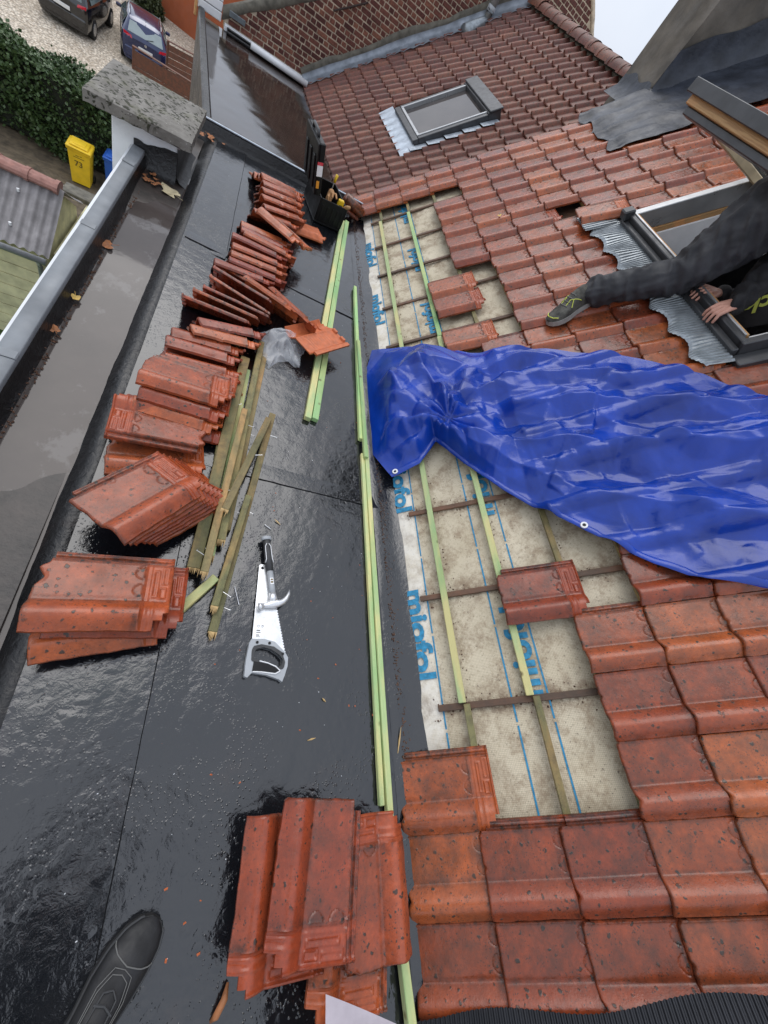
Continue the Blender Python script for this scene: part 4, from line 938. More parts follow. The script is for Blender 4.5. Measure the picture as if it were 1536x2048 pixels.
# cars
def car(name, label, loc, rz, paint, L=4.05, W=1.72, H=1.47, glass=None, group='cars parked on the gravel'):
    M = Matrix.Translation(loc) @ Matrix.Rotation(rz, 4, 'Z')     # local +y is the front
    t = thing(name, label, 'car', M=M, group=group)
    hw = W/2
    # stations: y, half width low, belt height, half width belt, roof height, half width roof
    st = [(0.0, hw*0.86, 0.88, hw*0.84, 0.90, hw*0.74), (0.06, hw*0.95, 0.96, hw*0.93, 1.02, hw*0.78), (0.30, hw, 0.97, hw*0.98, H - 0.10, hw*0.70), (0.55, hw, 0.96, hw*0.98, H - 0.03, hw*0.70),
          (1.3, hw, 0.94, hw, H, hw*0.71), (2.0, hw, 0.92, hw, H - 0.03, hw*0.70), (2.35, hw, 0.91, hw*0.99, H - 0.11, hw*0.69), (3.05, hw, 0.90, hw*0.97, 0.97, hw*0.80), (3.6, hw*0.97, 0.80, hw*0.92, 0.84, hw*0.75), (L, hw*0.84, 0.60, hw*0.78, 0.64, hw*0.62)]
    rows = []
    for (y, wl, bz, wb, rz_, wr) in st:
        half = [(wl*0.90, 0.20), (wl*0.985, 0.34), (wl, 0.55), (wl*0.995, bz*0.82), (wb, bz), (wb*0.97, bz + 0.02), (wr*1.03, rz_ - 0.06), (wr*0.93, rz_ - 0.012), (wr*0.5, rz_ + 0.008), (0, rz_ + 0.014)]
        rows.append([(x, y, z) for (x, z) in half] + [(-x, y, z) for (x, z) in half[::-1][1:]])
    mb = MB(); mb.grid(rows); n = len(rows[0]); k = len(mb.v)
    mb.add(rows[0], [tuple(range(n))]); mb.add(rows[-1], [tuple(range(n - 1, -1, -1))])
    body = mb.build('body', paint, t, M=M); smooth_by_angle(body.data, 38)
    def quad(name, pts, mat, off=0.006, par=None):
        p = [Vector(q) for q in pts]; nrm = (p[1] - p[0]).cross(p[-1] - p[0]).normalized()
        m = MB(); kk = len(p); m.add([q + nrm*off for q in p] + [q - nrm*0.01 for q in p], [tuple(range(kk))] + [(i, kk + i, kk + (i+1) % kk, (i+1) % kk) for i in range(kk)])
        return m.build(name, mat, par or t, M=M)
    g = glass or M_CARGLASS
    quad('rear_window', [(-hw*0.74, 0.075, 1.03), (hw*0.74, 0.075, 1.03), (hw*0.655, 0.29, H - 0.14), (-hw*0.655, 0.29, H - 0.14)], g, 0.018)
    for sx in (-1, 1):
        f = [(sx*hw*0.965, 2.75, 1.0), (sx*hw*0.985, 0.5, 1.03), (sx*hw*0.755, 0.62, H - 0.11), (sx*hw*0.76, 1.95, H - 0.11), (sx*hw*0.79, 2.25, H - 0.16)]
        quad('side_window', f if sx > 0 else f[::-1], M_CARGLASS, 0.012)
        lamp = [(sx*hw*0.56, 0.02, 0.86), (sx*hw*0.90, 0.05, 0.90), (sx*hw*0.92, 0.06, 1.0), (sx*hw*0.60, 0.045, 0.95)]
        quad('tail_lamp', lamp if sx > 0 else lamp[::-1], M_REDLIGHT, 0.03)
        for y in (0.72, 3.22):
            m = MB(); m.tube([(sx*(hw - 0.20), y, 0.31), (sx*(hw + 0.012), y, 0.31)], 0.31, 22); w = m.build('tyre', M_TYRE, t, M=M); smooth_by_angle(w.data, 50)
            m = MB(); m.tube([(sx*(hw + 0.005), y, 0.31), (sx*(hw + 0.022), y, 0.31)], [0.20, 0.18], 18); m.build('rim', M_RIM, w, M=M)
        m = MB(); m.bbox((sx*hw*1.0 - 0.02, 2.35, 0.98), (sx*hw*1.0 + sx*0.17, 2.45, 1.10), 0.03) if sx > 0 else m.bbox((-hw - 0.17, 2.35, 0.98), (-hw + 0.02, 2.45, 1.10), 0.03); m.build('wing_mirror', paint, t, M=M)
        m = MB(); m.tube([(sx*hw*0.66, 0.55, H - 0.03), (sx*hw*0.66, 0.7, H + 0.05), (sx*hw*0.66, 1.85, H + 0.05), (sx*hw*0.66, 2.0, H - 0.03)], 0.014, 8); m.build('roof_rail', M_RIM, t, M=M)
    m = MB(); m.bbox((-hw*0.88, -0.05, 0.28), (hw*0.88, 0.14, 0.60), 0.04); m.build('bumper', paint, t, M=M)
    quad('windscreen', [(hw*0.80, 2.95, 1.0), (-hw*0.80, 2.95, 1.0), (-hw*0.66, 2.38, H - 0.12), (hw*0.66, 2.38, H - 0.12)], M_CARGLASS, 0.02)
    m = MB(); m.bbox((-0.26, -0.058, 0.64), (0.26, -0.02, 0.75), 0.004); pl = m.build('number_plate', M_PLATE, t, M=M)
    m = MB(); m.tube([(0, -0.03, 0.86), (0, 0.02, 0.86)], 0.045, 14); m.build('badge', M_RIM, t, M=M)
    m = MB(); m.tube([(0.02, 0.055, 1.035), (0.28, 0.10, 1.12)], 0.010, 6); m.build('wiper', M_BLACKP, t, M=M)
    m = MB(); m.tube([(0, 0.45, H - 0.01), (0, 0.35, H + 0.14)], [0.008, 0.004], 6); m.build('aerial', M_BLACKP, t, M=M)
    return t, M
car('parked_car', 'dark blue hatchback parked behind the brown fence, rear window facing the roof', (-5.0, 26.3, GZ), R(13), M_CARBLUE, glass=M_CARGLASSL)
car('parked_car', 'black hatchback parked on gravel at the top left corner', (-7.72, 25.75, GZ), R(0), M_CARBLACK, H=1.52)

# fences of brown boards
def fence(label, A, B, h, base, nb_, vert=False):
    A = Vector(A); B = Vector(B); d = B - A; L = d.length; ang = math.atan2(d.y, d.x); M = Matrix.Translation((A.x, A.y, base)) @ Matrix.Rotation(ang, 4, 'Z')
    t = thing('fence', label, 'fence', M=M, group='brown timber fences')
    for x in np.linspace(0, L, max(2, int(round(L/1.0)) + 1)):
        mb = MB(); mb.bbox((x - 0.04, -0.04, 0), (x + 0.04, 0.04, h + 0.06), 0.008); mb.build('post', M_W_FENCE, t, M=M)
    bh = h/nb_
    for i in range(nb_):
        mb = MB(); mb.bbox((0.02, -0.065 + 0.012*(i % 2), i*bh + 0.006), (L - 0.02, -0.042 + 0.012*(i % 2), (i+1)*bh - 0.006), 0.004); mb.build('board', M_W_FENCE, t, M=M)
    mb = MB(); mb.bbox((-0.04, -0.075, h + 0.061), (L + 0.04, 0.05, h + 0.09), 0.006); mb.build('cap_rail', M_W_FENCE, t, M=M)
fence('brown board fence panel in front of the dark blue car', (-4.62, 22.35), (-2.70, 22.45), 1.7, GZ, 4)
fence('brown louvred fence panel to the right of the dark blue car', (-3.98, 25.0), (-2.72, 25.5), 1.75, GZ, 9)

# terracotta painted building with white boarded bay
bt = thing('terracotta_building', 'terracotta painted building beyond the cars with white boarded gable corner', 'building', (-4, 36, GZ))
mb = MB(); Mb = Matrix.Translation((-7.1, 35.85, GZ)) @ Matrix.Rotation(R(-18), 4, 'Z'); mb.box((-1.5, 0, 0), (9.0, 6, 6.6), Mb); mb.build('wall', M_TERRA, bt)
mb = MB(); nbox(mb, -1.90, -1.56, 0.05, 0.9, NO.z + 0.05, NO.z + 0.75); mb.build('bay_core', M_WHITE_D, bt)
for i in range(6):
    mb = MB(); nbox(mb, -1.91, -1.555, 0.0, 0.03, NO.z + 0.06 + i*0.115, NO.z + 0.165 + i*0.115, 0.008); mb.build('board', M_WHITE, bt)
mb = MB(); nbox(mb, -1.955, -1.915, -0.02, 0.06, NO.z - 0.05, NO.z + 0.75, 0.006); mb.build('corner_batten', M_W_WARM, bt)

# shed with corrugated roof below the parapet
sh = thing('garden_shed', 'low faded yellow shed with grey corrugated roof and pinkish ridge tiles', 'shed', (-4.5, 9, GZ))
mb = MB(); mb.box((-8.0, 8.35, GZ), (-3.1, 10.2, GZ + 2.25)); mb.add([(-3.1, 8.35, GZ+2.25), (-3.1, 10.2, GZ+2.25), (-3.1, 9.28, GZ+2.93)], [(0, 1, 2)]); mb.build('wall', M_SHEDWALL, sh)
for i in range(9):
    mb = MB(); mb.bbox((-8.0, 8.325, GZ + 0.25*i + 0.01), (-3.1, 8.349, GZ + 0.25*i + 0.24), 0.004); mb.build('board', M_SHEDWALL, sh)
rows = []
cs = np.arange(-8.1, -2.98, 0.0165)
for (y, z) in ((8.18, 2.27), (8.75, 2.62), (9.28, 2.98)):
    rows.append([(x, y, GZ + z + 0.022*math.sin((x + 8.1)/0.135*2*math.pi)) for x in cs])
mb = MB(); mb.grid(rows); mb.build('corrugated_sheet', M_SHEDROOF, sh, True)
rows = [[(x, y, GZ + z + 0.022*math.sin((x + 8.1)/0.135*2*math.pi)) for x in cs] for (y, z) in ((9.29, 2.97), (9.8, 2.62), (10.4, 2.27))]
mb = MB(); mb.grid(rows); mb.build('corrugated_sheet', M_SHEDROOF, sh, True)
for i, x in enumerate(np.arange(-8.1, -3.2, 0.42)):
    mb = MB(); mb.tube([(x, 9.28, GZ + 2.99), (x + 0.36, 9.28, GZ + 2.99), (x + 0.365, 9.28, GZ + 2.99), (x + 0.43, 9.28, GZ + 2.99)], [(0.15, 0.085), (0.15, 0.085), (0.17, 0.10), (0.17, 0.10)], 12); mb.build('ridge_tile', M_RIDGEPINK, sh)
for x in np.arange(-7.9, -3.1, 0.54):
    for (y, z) in ((8.45, 2.46), (8.98, 2.80)):
        mb = MB(); mb.tube([(x, y, GZ + z - 0.02), (x, y, GZ + z + 0.03)], 0.022, 8); mb.build('fixing_cap', M_WHITE, sh)
mb = MB(); mb.tube([(-8.1, 8.12, GZ + 2.22), (-3.02, 8.12, GZ + 2.20)], (0.06), 10); mb.build('gutter', M_ALU_L, sh, True)
mb = MB(); mb.tube([(-3.15, 8.12, GZ + 2.2), (-3.15, 8.22, GZ + 2.0), (-3.15, 8.26, GZ + 0.1)], 0.045, 10); mb.build('downpipe', M_ALU_L, sh, True)
yw = thing('garden_wall', 'faded yellow rendered wall with stone coping beside the shed', 'wall', (-2.9, 10, GZ))
mb = MB(); mb.box((-3.05, 8.6, GZ), (-2.7, 10.75, GZ + 2.1)); mb.box((-3.05, 10.75, GZ), (-0.9, 11.0, GZ + 2.1)); mb.build('render', M_SHEDWALL, yw)
mb = MB(); mb.bbox((-3.5, 10.68, GZ + 2.101), (-0.9, 11.06, GZ + 2.2), 0.012); mb.build('coping', M_CEMENT, yw)
# garden table with its clutter
tb = thing('garden_table', 'paint splashed white table beside the yellow shed wall', 'table', (-4, 8.9, GZ))
mb = MB(); mb.bbox((-5.2, 8.55, GZ + 0.79), (-3.3, 9.22, GZ + 0.83), 0.008); mb.build('top', M_WHITE, tb)
mb = MB(); mb.bbox((-5.2, 8.53, GZ + 0.52), (-3.3, 8.549, GZ + 0.788), 0.004); mb.build('front_panel', M_WHITE_D, tb)
for (x, y) in ((-5.1, 8.65), (-3.4, 8.65), (-5.1, 9.15), (-3.4, 9.15)):
    mb = MB(); mb.bbox((x - 0.03, y - 0.03, GZ), (x + 0.03, y + 0.03, GZ + 0.789), 0.004); mb.build('leg', M_WHITE_D, tb)
sp = MB(); rr = np.random.RandomState(4)
for _ in range(12):
    c = (rr.uniform(-4.3, -3.5), rr.uniform(8.62, 9.1)); r0 = rr.uniform(0.01, 0.035); sp.prism([(c[0] + r0*rr.uniform(0.7, 1.3)*math.cos(a), c[1] + r0*0.7*rr.uniform(0.7, 1.3)*math.sin(a)) for a in np.linspace(0, 5.7, 9)], GZ + 0.8302, GZ + 0.8312)
sp.build('paint_spots', simple('dried_green_paint', (0.08, 0.25, 0.17), 0.6, var=0.8, nscale=8), tb)
bo = thing('bottle', 'teal spray bottle on the white garden table', 'bottle', (-3.98, 9.07, GZ + 0.83))
mb = MB(); mb.tube([(-3.98, 9.07, GZ + 0.8305), (-3.98, 9.07, GZ + 1.0), (-3.98, 9.07, GZ + 1.06), (-3.98, 9.07, GZ + 1.10)], [0.075, 0.075, 0.04, 0.025], 14); mb.build('body', M_TEAL, bo, True)
mb = MB(); mb.tube([(-3.98, 9.07, GZ + 1.101), (-3.98, 9.07, GZ + 1.15)], 0.03, 10); mb.build('cap', M_WHITE, bo, True)
pl_ = thing('potted_plant', 'green leafy plant at the right end of the white table', 'plant', (-3.68, 9.1, GZ + 0.83))
mb = MB(); mb.tube([(-3.68, 9.12, GZ + 0.8305), (-3.68, 9.12, GZ + 0.95)], [0.06, 0.08], 12); mb.build('pot', M_CEMENT, pl_)
lm = leaf_cloud(np.random.RandomState(8), 130, [(-3.85, -3.5, 8.95, 9.3, GZ + 0.98, GZ + 1.2)], 0.16, 0.2); lm.build('leaves', m_leaf('plant_leaves', (0.05, 0.11, 0.02), (0.08, 0.16, 0.03)), pl_)
hb = thing('woven_basket', 'reddish brown wire basket at the left of the white table', 'basket', (-4.3, 9.0, GZ + 0.83))
for i in range(6):
    mb = MB(); mb.tube([(-4.28 + 0.13*math.cos(a), 9.0 + 0.13*math.sin(a), GZ + 0.84 + 0.045*i) for a in np.linspace(0, 2*math.pi, 18)], 0.012, 6); mb.build('hoop', simple('rusty_wire', (0.16, 0.06, 0.04), 0.8) if i == 0 else bpy.data.materials['rusty_wire'], hb)
mb = MB()
for a in np.linspace(0, 2*math.pi, 14)[:-1]: mb.tube([(-4.28 + 0.13*math.cos(a), 9.0 + 0.13*math.sin(a), GZ + 0.831), (-4.28 + 0.13*math.cos(a), 9.0 + 0.13*math.sin(a), GZ + 1.09)], 0.009, 6)
mb.build('uprights', bpy.data.materials['rusty_wire'], hb)
# walls of our own house below the flat roof, seen only from aside
mb = MB(); mb.box((-0.70, -3.0, GZ), (1.0, 4.4, -0.2)); mb.add([(1.0, -2.4, GZ), (4.1, -2.4, GZ), (4.1, -2.4, 2.7), (1.0, -2.4, -0.1)], [(0, 1, 2, 3)])
tag(mb.build('house_body', M_WHITE_D), 'white rendered house wall beneath the flat roof parapet', 'building')

# ------------------------------------------------------------------ the open roof window
ow = thing('roof_window', 'wide roof window swung open with a worker climbing through it', 'roof window', RP(2.27, 1.93, 0.1))
def wpart(name, Y0, Y1, s0, s1, o0, o1, mat, b=0.004, par=None):
    mb = MB(); rbox(mb, Y0, Y1, s0, s1, o0, o1, b); return mb.build(name, mat, par or ow)
wpart('sill_cladding', 1.55, 2.98, 1.865, 1.899, 0.03, 0.105, M_ALU, 0.005)
wpart('sill_frame', 1.56, 2.97, 1.90, 1.928, 0.02, 0.138, M_ALU, 0.004)
wpart('sill_trim', 1.60, 2.93, 1.929, 1.940, 0.0, 0.144, M_ALU_L, 0.002)
wpart('sill_wood', 1.60, 2.93, 1.9405, 1.955, -0.06, 0.135, M_W_WARM, 0.002)
wpart('jamb_cladding', 2.930, 2.985, 1.9, 3.62, 0.012, 0.135, M_ALU_L, 0.004)
wpart('jamb_cladding', 1.545, 1.585, 1.9, 3.62, 0.02, 0.135, M_ALU, 0.004)
wpart('jamb_track', 1.5855, 1.597, 1.95, 3.58, 0.0, 0.128, M_STEEL, 0.002)
wpart('jamb_wood', 2.922, 2.950, 1.956, 3.58, -0.07, 0.0115, M_W_WARM, 0.003)
wpart('jamb_wood', 1.5975, 1.62, 1.956, 3.58, -0.09, 0.10, M_W_WARM, 0.003)
wpart('head_cladding', 1.545, 2.985, 3.581, 3.68, 0.02, 0.14, M_ALU, 0.004)
# white board side reveals inside the opening; sill reveal in the shade-dark lining
wpart('reveal', 2.905, 2.9195, 1.957, 3.57, -0.42, -0.02, M_PLASTER, 0.002)
wpart('reveal', 1.6205, 1.635, 1.957, 3.57, -0.42, -0.02, M_PLASTER, 0.002)
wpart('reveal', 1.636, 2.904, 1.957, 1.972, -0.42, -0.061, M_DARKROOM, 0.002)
# attic room behind, its dimness put into the dark lining colour
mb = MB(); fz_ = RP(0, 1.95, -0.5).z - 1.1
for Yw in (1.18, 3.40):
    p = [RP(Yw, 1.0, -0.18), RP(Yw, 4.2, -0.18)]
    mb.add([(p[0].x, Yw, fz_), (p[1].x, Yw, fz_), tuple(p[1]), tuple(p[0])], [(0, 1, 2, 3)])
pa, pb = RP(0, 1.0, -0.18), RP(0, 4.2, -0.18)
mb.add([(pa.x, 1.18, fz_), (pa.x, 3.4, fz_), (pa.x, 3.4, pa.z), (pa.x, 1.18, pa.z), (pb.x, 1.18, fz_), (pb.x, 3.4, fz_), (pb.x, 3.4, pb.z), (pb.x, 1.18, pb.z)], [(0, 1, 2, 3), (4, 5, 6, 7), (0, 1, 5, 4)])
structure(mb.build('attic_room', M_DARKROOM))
# pleated apron draped over the tiles below the sill
mb = MB(); rows = []
Yp = np.arange(1.50, 3.10, 0.0038)
for q in np.linspace(0, 1, 12):
    row = []
    for i, Y in enumerate(Yp):
        low = 1.715 - 0.05*(Y - 1.5)/1.6 + 0.022*math.sin((Y + 0.30)/COVER*2*math.pi + 2.2)
        s = low + (1.868 - low)*q
        o = (0.090 + 0.014*math.cos((Y + 0.255)/COVER*2*math.pi))*(1-q) + 0.080*q + 0.0040*(1 if (i // 3) % 2 else -1)*min(1, 0.35 + 2.5*q)*(1 - 0.4*q)
        if q == 0: o -= 0.008
        row.append(RP(Y, s, o))
    rows.append(row)
mb.grid(rows); mb.build('pleated_apron', M_LEADDARK, ow)
mb = MB(); rows = []
for q in np.linspace(0, 1, 8):
    row = []
    for i, Y in enumerate(np.arange(2.98, 3.16, 0.0042)):
        s = 1.63 + q*0.22; row.append(RP(Y, s, 0.10 - 0.015*q + 0.0045*(1 if (i // 3) % 2 else -1)))
    rows.append(row)
mb.grid(rows); mb.build('apron_corner', M_LEADDARK, ow)
wpart('side_gutter', 2.986, 3.06, 1.87, 3.7, 0.03, 0.075, M_ALU, 0.004); wpart('side_gutter', 1.47, 1.544, 1.87, 3.7, 0.03, 0.075, M_ALU, 0.004)
wpart('corner_cap', 2.93, 3.0, 1.86, 1.935, 0.1061, 0.165, M_ALU, 0.008)
# the swung sash: pivots half way up, its lower half stands out over the roof
PIV = RP(2.265, 2.78, 0.10); sd = (RU*-0.71 + RN*0.63).normalized(); sn = EY.cross(sd).normalized()   # sash down direction and its face normal
SM = frame(PIV, EY, sd, sn)
if SM.to_3x3().determinant() < 0: SM = frame(PIV, -EY, sd, sn)
flip = 1 if (SM.to_3x3() @ Vector((0, 0, 1))).dot(RP(0, 1, 1) - RP(0, 1, 0) + Vector((0, 0, 1))) > 0 else -1
def sash(name, lo, hi, mat, b=0.004):
    mb = MB(); mb.bbox(lo, hi, b, SM); return mb.build(name, mat, ow)
zs = flip
def zr(a, b): return (min(a*zs, b*zs), max(a*zs, b*zs))
z0, z1 = zr(-0.03, 0.005); w0, w1 = zr(-0.075, -0.0305)
for (y0, y1) in ((0.86, 0.95),):
    sash('sash_rail', (-0.69, y0, z0), (0.69, y1, z1), M_ALU); sash('sash_wood_rail', (-0.655, y0 - 0.01, w0), (0.655, y1 - 0.012, w1), M_W_WARM)
    g0, g1 = zr(-0.11, -0.0755); sash('sash_seal', (-0.64, y0 + 0.01, g0), (0.64, y1 - 0.03, g1), M_ALU)
    sash('sash_drip', (-0.69, y1 + 0.0005, zr(-0.04, 0.02)[0]), (0.69, y1 + 0.012, zr(-0.04, 0.02)[1]), M_ALU, 0.003)
sash('sash_rail', (-0.69, -0.80, z0), (0.69, -0.72, z1), M_ALU)
for sx in (-1, 1):
    a, b = sorted((sx*0.69, sx*0.64)); sash('sash_stile', (a, -0.7195, z0), (b, 0.8595, z1), M_ALU)
    a, b = sorted((sx*0.655, sx*0.60)); sash('sash_wood_stile', (a, -0.7195, w0), (b, 0.8495, w1), simple('pale_window_pine', (0.62, 0.50, 0.32), 0.5) if sx < 0 else bpy.data.materials['pale_window_pine'])
pg = NT('clear_window_glass'); pg.set('Base Color', (0.25, 0.28, 0.28)); pg.set('Roughness', 0.03); pg.set('Alpha', 0.16)
sash('pane', (-0.6395, -0.7195, zr(-0.022, -0.004)[0]), (0.6395, 0.8595, zr(-0.022, -0.004)[1]), pg.m, 0.001)
sash('hinge', (-0.72, -0.06, zr(-0.06, 0.0)[0]), (-0.692, 0.12, zr(-0.06, 0.0)[1]), M_STEEL, 0.003)

# ------------------------------------------------------------------ people: continuous bodies grown from joint chains
def blob(name, chains, voxel, mats, region, parent, smooth_it=6):
    """chains: lists of (point, radius); spheres swept between joints, fused into one skin"""
    mb = MB()
    for ch_ in chains:
        for (p, r), (q, s) in zip(ch_[:-1], ch_[1:]):
            p = Vector(p); q = Vector(q); n_ = max(2, int((q - p).length/(0.35*min(r, s))) + 1)
            for i in range(n_ + 1):
                t = i/n_; c = p.lerp(q, t); rr_ = r + (s - r)*t
                vs_ = []; U, Vn = 10, 7
                for a in range(1, Vn):
                    th = math.pi*a/Vn
                    for b in range(U): vs_.append(c + Vector((math.sin(th)*math.cos(2*math.pi*b/U), math.sin(th)*math.sin(2*math.pi*b/U), math.cos(th)))*rr_)
                vs_ += [c + Vector((0, 0, rr_)), c - Vector((0, 0, rr_))]; T, Bt = len(vs_) - 2, len(vs_) - 1
                fs = [(a*U + b, (a+1)*U + b, (a+1)*U + (b+1) % U, a*U + (b+1) % U) for a in range(Vn-2) for b in range(U)]
                fs += [(T, b, (b+1) % U) for b in range(U)] + [(Bt, (Vn-2)*U + (b+1) % U, (Vn-2)*U + b) for b in range(U)]
                mb.add(vs_, fs)
    me = mb.mesh(name, mats); o = bpy.data.objects.new(name, me); COL.objects.link(o)
    md = o.modifiers.new('skin', 'REMESH'); md.mode = 'VOXEL'; md.voxel_size = voxel
    ms = o.modifiers.new('soften', 'SMOOTH'); ms.iterations = smooth_it; ms.factor = 0.5
    new = bpy.data.meshes.new_from_object(o.evaluated_get(bpy.context.evaluated_depsgraph_get()))
    bpy.data.objects.remove(o); bpy.data.meshes.remove(me); new.name = name
    new.materials.clear()
    for m in mats: new.materials.append(m)
    if region:
        for p in new.polygons: p.material_index = region(p.center)
    new.polygons.foreach_set('use_smooth', [True]*len(new.polygons))
    return link(name, new, parent)

wk = thing('person', 'worker in dark work clothes climbing through the roof window, one foot on the tiles', 'person', RP(2.2, 1.3, 0.07))
ank = RP(2.225, 1.395, 0.150); knee = RP(2.10, 1.825, 0.200); hip = RP(2.09, 2.20, 0.45); pel = RP(1.99, 2.42, 0.46); hip2 = RP(1.90, 2.42, 0.30)
chest = RP(1.80, 2.42, 0.02); neck = RP(1.66, 2.44, -0.14); headp = RP(1.56, 2.42, -0.24)
shR = RP(1.86, 2.30, -0.02); elR = RP(1.97, 2.22, 0.20); wrR = RP(1.815, 1.985, 0.155)
shL = RP(1.74, 2.55, -0.02); elL = RP(1.98, 2.36, -0.10); wrL = RP(2.02, 2.06, 0.07)
kn2 = RP(1.98, 2.30, -0.10); an2 = RP(2.0, 2.55, -0.50)
skin_pts = [(headp, 0.125), (neck, 0.05)]
def region_w(c):
    for p, r in skin_pts:
        if (c - p).length < r: return 2
    d = min((c - chest).length, (c - shR).length, (c - elR).length, (c - wrR).length, (c - elL).length, (c - shL).length)
    dl = min((c - ank.lerp(knee, t)).length for t in (0, .3, .6, 1)); dt = min((c - knee.lerp(hip, t)).length for t in (0, .3, .6, 1))
    return 1 if d < min(dl, dt, (c - pel).length, (c - kn2).length) else 0
chains = [[(ank + RU*0.01, 0.066), (ank.lerp(knee, .10), 0.088), (ank.lerp(knee, .25), 0.082), (ank.lerp(knee, .6), 0.088), (knee, 0.100), (knee.lerp(hip, .3), 0.125), (knee.lerp(hip, .65), 0.155), (hip, 0.178), (pel, 0.165)],
          [(pel, 0.14), (hip2, 0.13), (kn2, 0.09), (an2, 0.055)], [(pel, 0.14), (pel.lerp(chest, .5), 0.135), (chest, 0.145), (neck, 0.062), (headp, 0.10)],
          [(chest, 0.12), (shR, 0.085), (elR, 0.082), (elR.lerp(wrR, .5), 0.070), (elR.lerp(wrR, .85), 0.058), (wrR, 0.052)], [(chest, 0.12), (shL, 0.085), (elL, 0.060), (wrL, 0.042)]]
body = blob('body', chains, 0.0095, [M_CLOTH, M_CLOTH2, M_SKIN], region_w, wk, 5)
shl = MB(); shl.tube([ank.lerp(knee, t) + (CAMP - ank).normalized()*0.064 + EY*0.035 for t in (.45, .6, .75, .9)], 0.0035, 6); shl.build('pale_piping', M_WHITE_D, wk)
# cloth creases
vv = np.array([v.co[:] for v in body.data.vertices]); fold = 0.026*(0.30 - np.abs(noise2(vv[:, 0]*1.0 + vv[:, 2]*0.9, vv[:, 1]*1.0 - vv[:, 2]*0.5, 95, 2, 38))) + 0.007*(0.3 - np.abs(noise2(vv[:, 0] - vv[:, 2]*0.5, vv[:, 1] + vv[:, 2]*0.7, 96, 2, 60))) ; nn_ = np.array([v.normal[:] for v in body.data.vertices])
fold = fold*np.clip(np.linalg.norm(vv - np.array(headp), axis=1)/0.2 - 0.7, 0, 1)
body.data.vertices.foreach_set('co', (vv + nn_*fold[:, None]).ravel())
mbk = MB(); eyes = MB()
hairo = blob('hair', [[(headp + RN*-0.02 + EY*-0.03, 0.10), (headp + RN*-0.04 + RU*0.02, 0.098)]], 0.02, [M_HAIR], None, wk, 3)
# hands gripping the sill
def hand(name, wrist, dirf, spread, palm_n, parent, L=0.18, r=0.0095, curl=1.0, voxel=0.0032):
    f = dirf.normalized(); s = spread.normalized(); d = palm_n.normalized()
    ch_ = []; knx = wrist + f*0.085
    for i, (off, ln) in enumerate(((-0.034, 0.068), (-0.012, 0.078), (0.011, 0.074), (0.033, 0.058))):
        k0 = wrist + f*0.03 + s*off*0.6; k1 = knx + s*off; a = k1 + f*ln*0.45 + d*0.010*curl; b = a + f*ln*0.28*(1 - 0.3*curl) + d*ln*0.26*curl + s*off*0.16; c = b + f*ln*0.12 + d*ln*0.30*curl
        ch_.append([(k0, r*1.25), (k1, r*1.15), (a, r*1.0), (b, r*0.92), (c, r*0.80)])
    th0 = wrist + f*0.02 - s*0.028; ch_.append([(th0, r*1.5), (th0 + f*0.035 - s*0.022 + d*0.012, r*1.15), (th0 + f*0.066 - s*0.024 + d*0.028, r*0.95), (th0 + f*0.085 - s*0.014 + d*0.038, r*0.82)])
    ch_.append([(wrist - f*0.02, 0.020), (wrist + f*0.015, 0.022)])
    for off in (-0.026, 0.0, 0.026): ch_.append([(wrist + s*off*0.5, 0.017), (knx + s*off - f*0.012, 0.0135)])
    return blob(name, ch_, voxel, [M_SKIN], None, parent, 2)
hd_dir = (RP(1.845, 1.915, 0.150) - wrR)
hand('hand', RP(1.815, 1.995, 0.158), RU*-1.0 + EY*-0.10 + RN*0.04, EY*-1.0, RN*-1.0, wk)
hand('hand', RP(2.02, 2.03, 0.085), RU*-0.75 + RN*0.45, EY*1.0, RU*-0.4 - RN*0.9, wk, curl=1.1)
# trainer on the tiles
FX = (RP(2.15, 1.15, 0.08) - RP(2.245, 1.42, 0.10)).normalized(); FZ = (RN*0.9 + Vector((0, 0, 0.35)) + EY*0.25); FZ = (FZ - FX*FZ.dot(FX)).normalized(); FYv = FZ.cross(FX)
SHM = frame(RP(2.235, 1.40, 0.088), FX, FYv, FZ)
def shoe_mesh(name, L, parts_parent, M, upper, sole, H=0.10, W=0.095, toe_round=1.0, high=0.0):
    # outline stations along the foot: x, half width, top height, centre shift
    st = [(0.0, 0.30, 0.62, 0), (0.02, 0.62, 0.86, 0), (0.10, 0.78, 1.0 + high, 0), (0.25, 0.78, 0.98 + high, 0), (0.42, 0.80, 0.86, 0.01), (0.60, 0.98, 0.64, 0.03), (0.75, 1.0, 0.50, 0.03), (0.88, 0.86, 0.42, 0.01), (0.96, 0.58, 0.34, -0.01), (1.0, 0.22, 0.25, -0.02)]
    rows = []
    for (x, w, h, sh_) in st:
        hw_ = W/2*w; row = []
        for a in np.linspace(0, math.pi, 13): row.append((x*L, sh_*W + hw_*math.cos(a)*(1.0 if math.sin(a) < 0.6 else 0.96), 0.018 + (H*h - 0.018)*math.sin(a)**0.65))
        rows.append(row)
    mb = MB(); mb.grid(rows); mb.add(rows[0], [tuple(range(12, -1, -1))]); mb.add(rows[-1], [tuple(range(13))])
    up = mb.build('upper', upper, parts_parent, True, M)
    sm = MB(); loop = []
    for (x, w, h, sh_) in st: loop.append((x*L, sh_*W + W/2*w*1.07))
    for (x, w, h, sh_) in st[::-1]: loop.append((x*L, sh_*W - W/2*w*1.07))
    loop[0] = (-0.004, loop[0][1]); loop[-1] = (-0.004, loop[-1][1]); sm.prism(loop, -0.004, 0.024); so_ = sm.build('sole', sole, parts_parent, M=M)
    return up, rows
sneak = link('sneaker', None, wk, SHM); sneak['label'] = 'dark running shoe with lime trim'
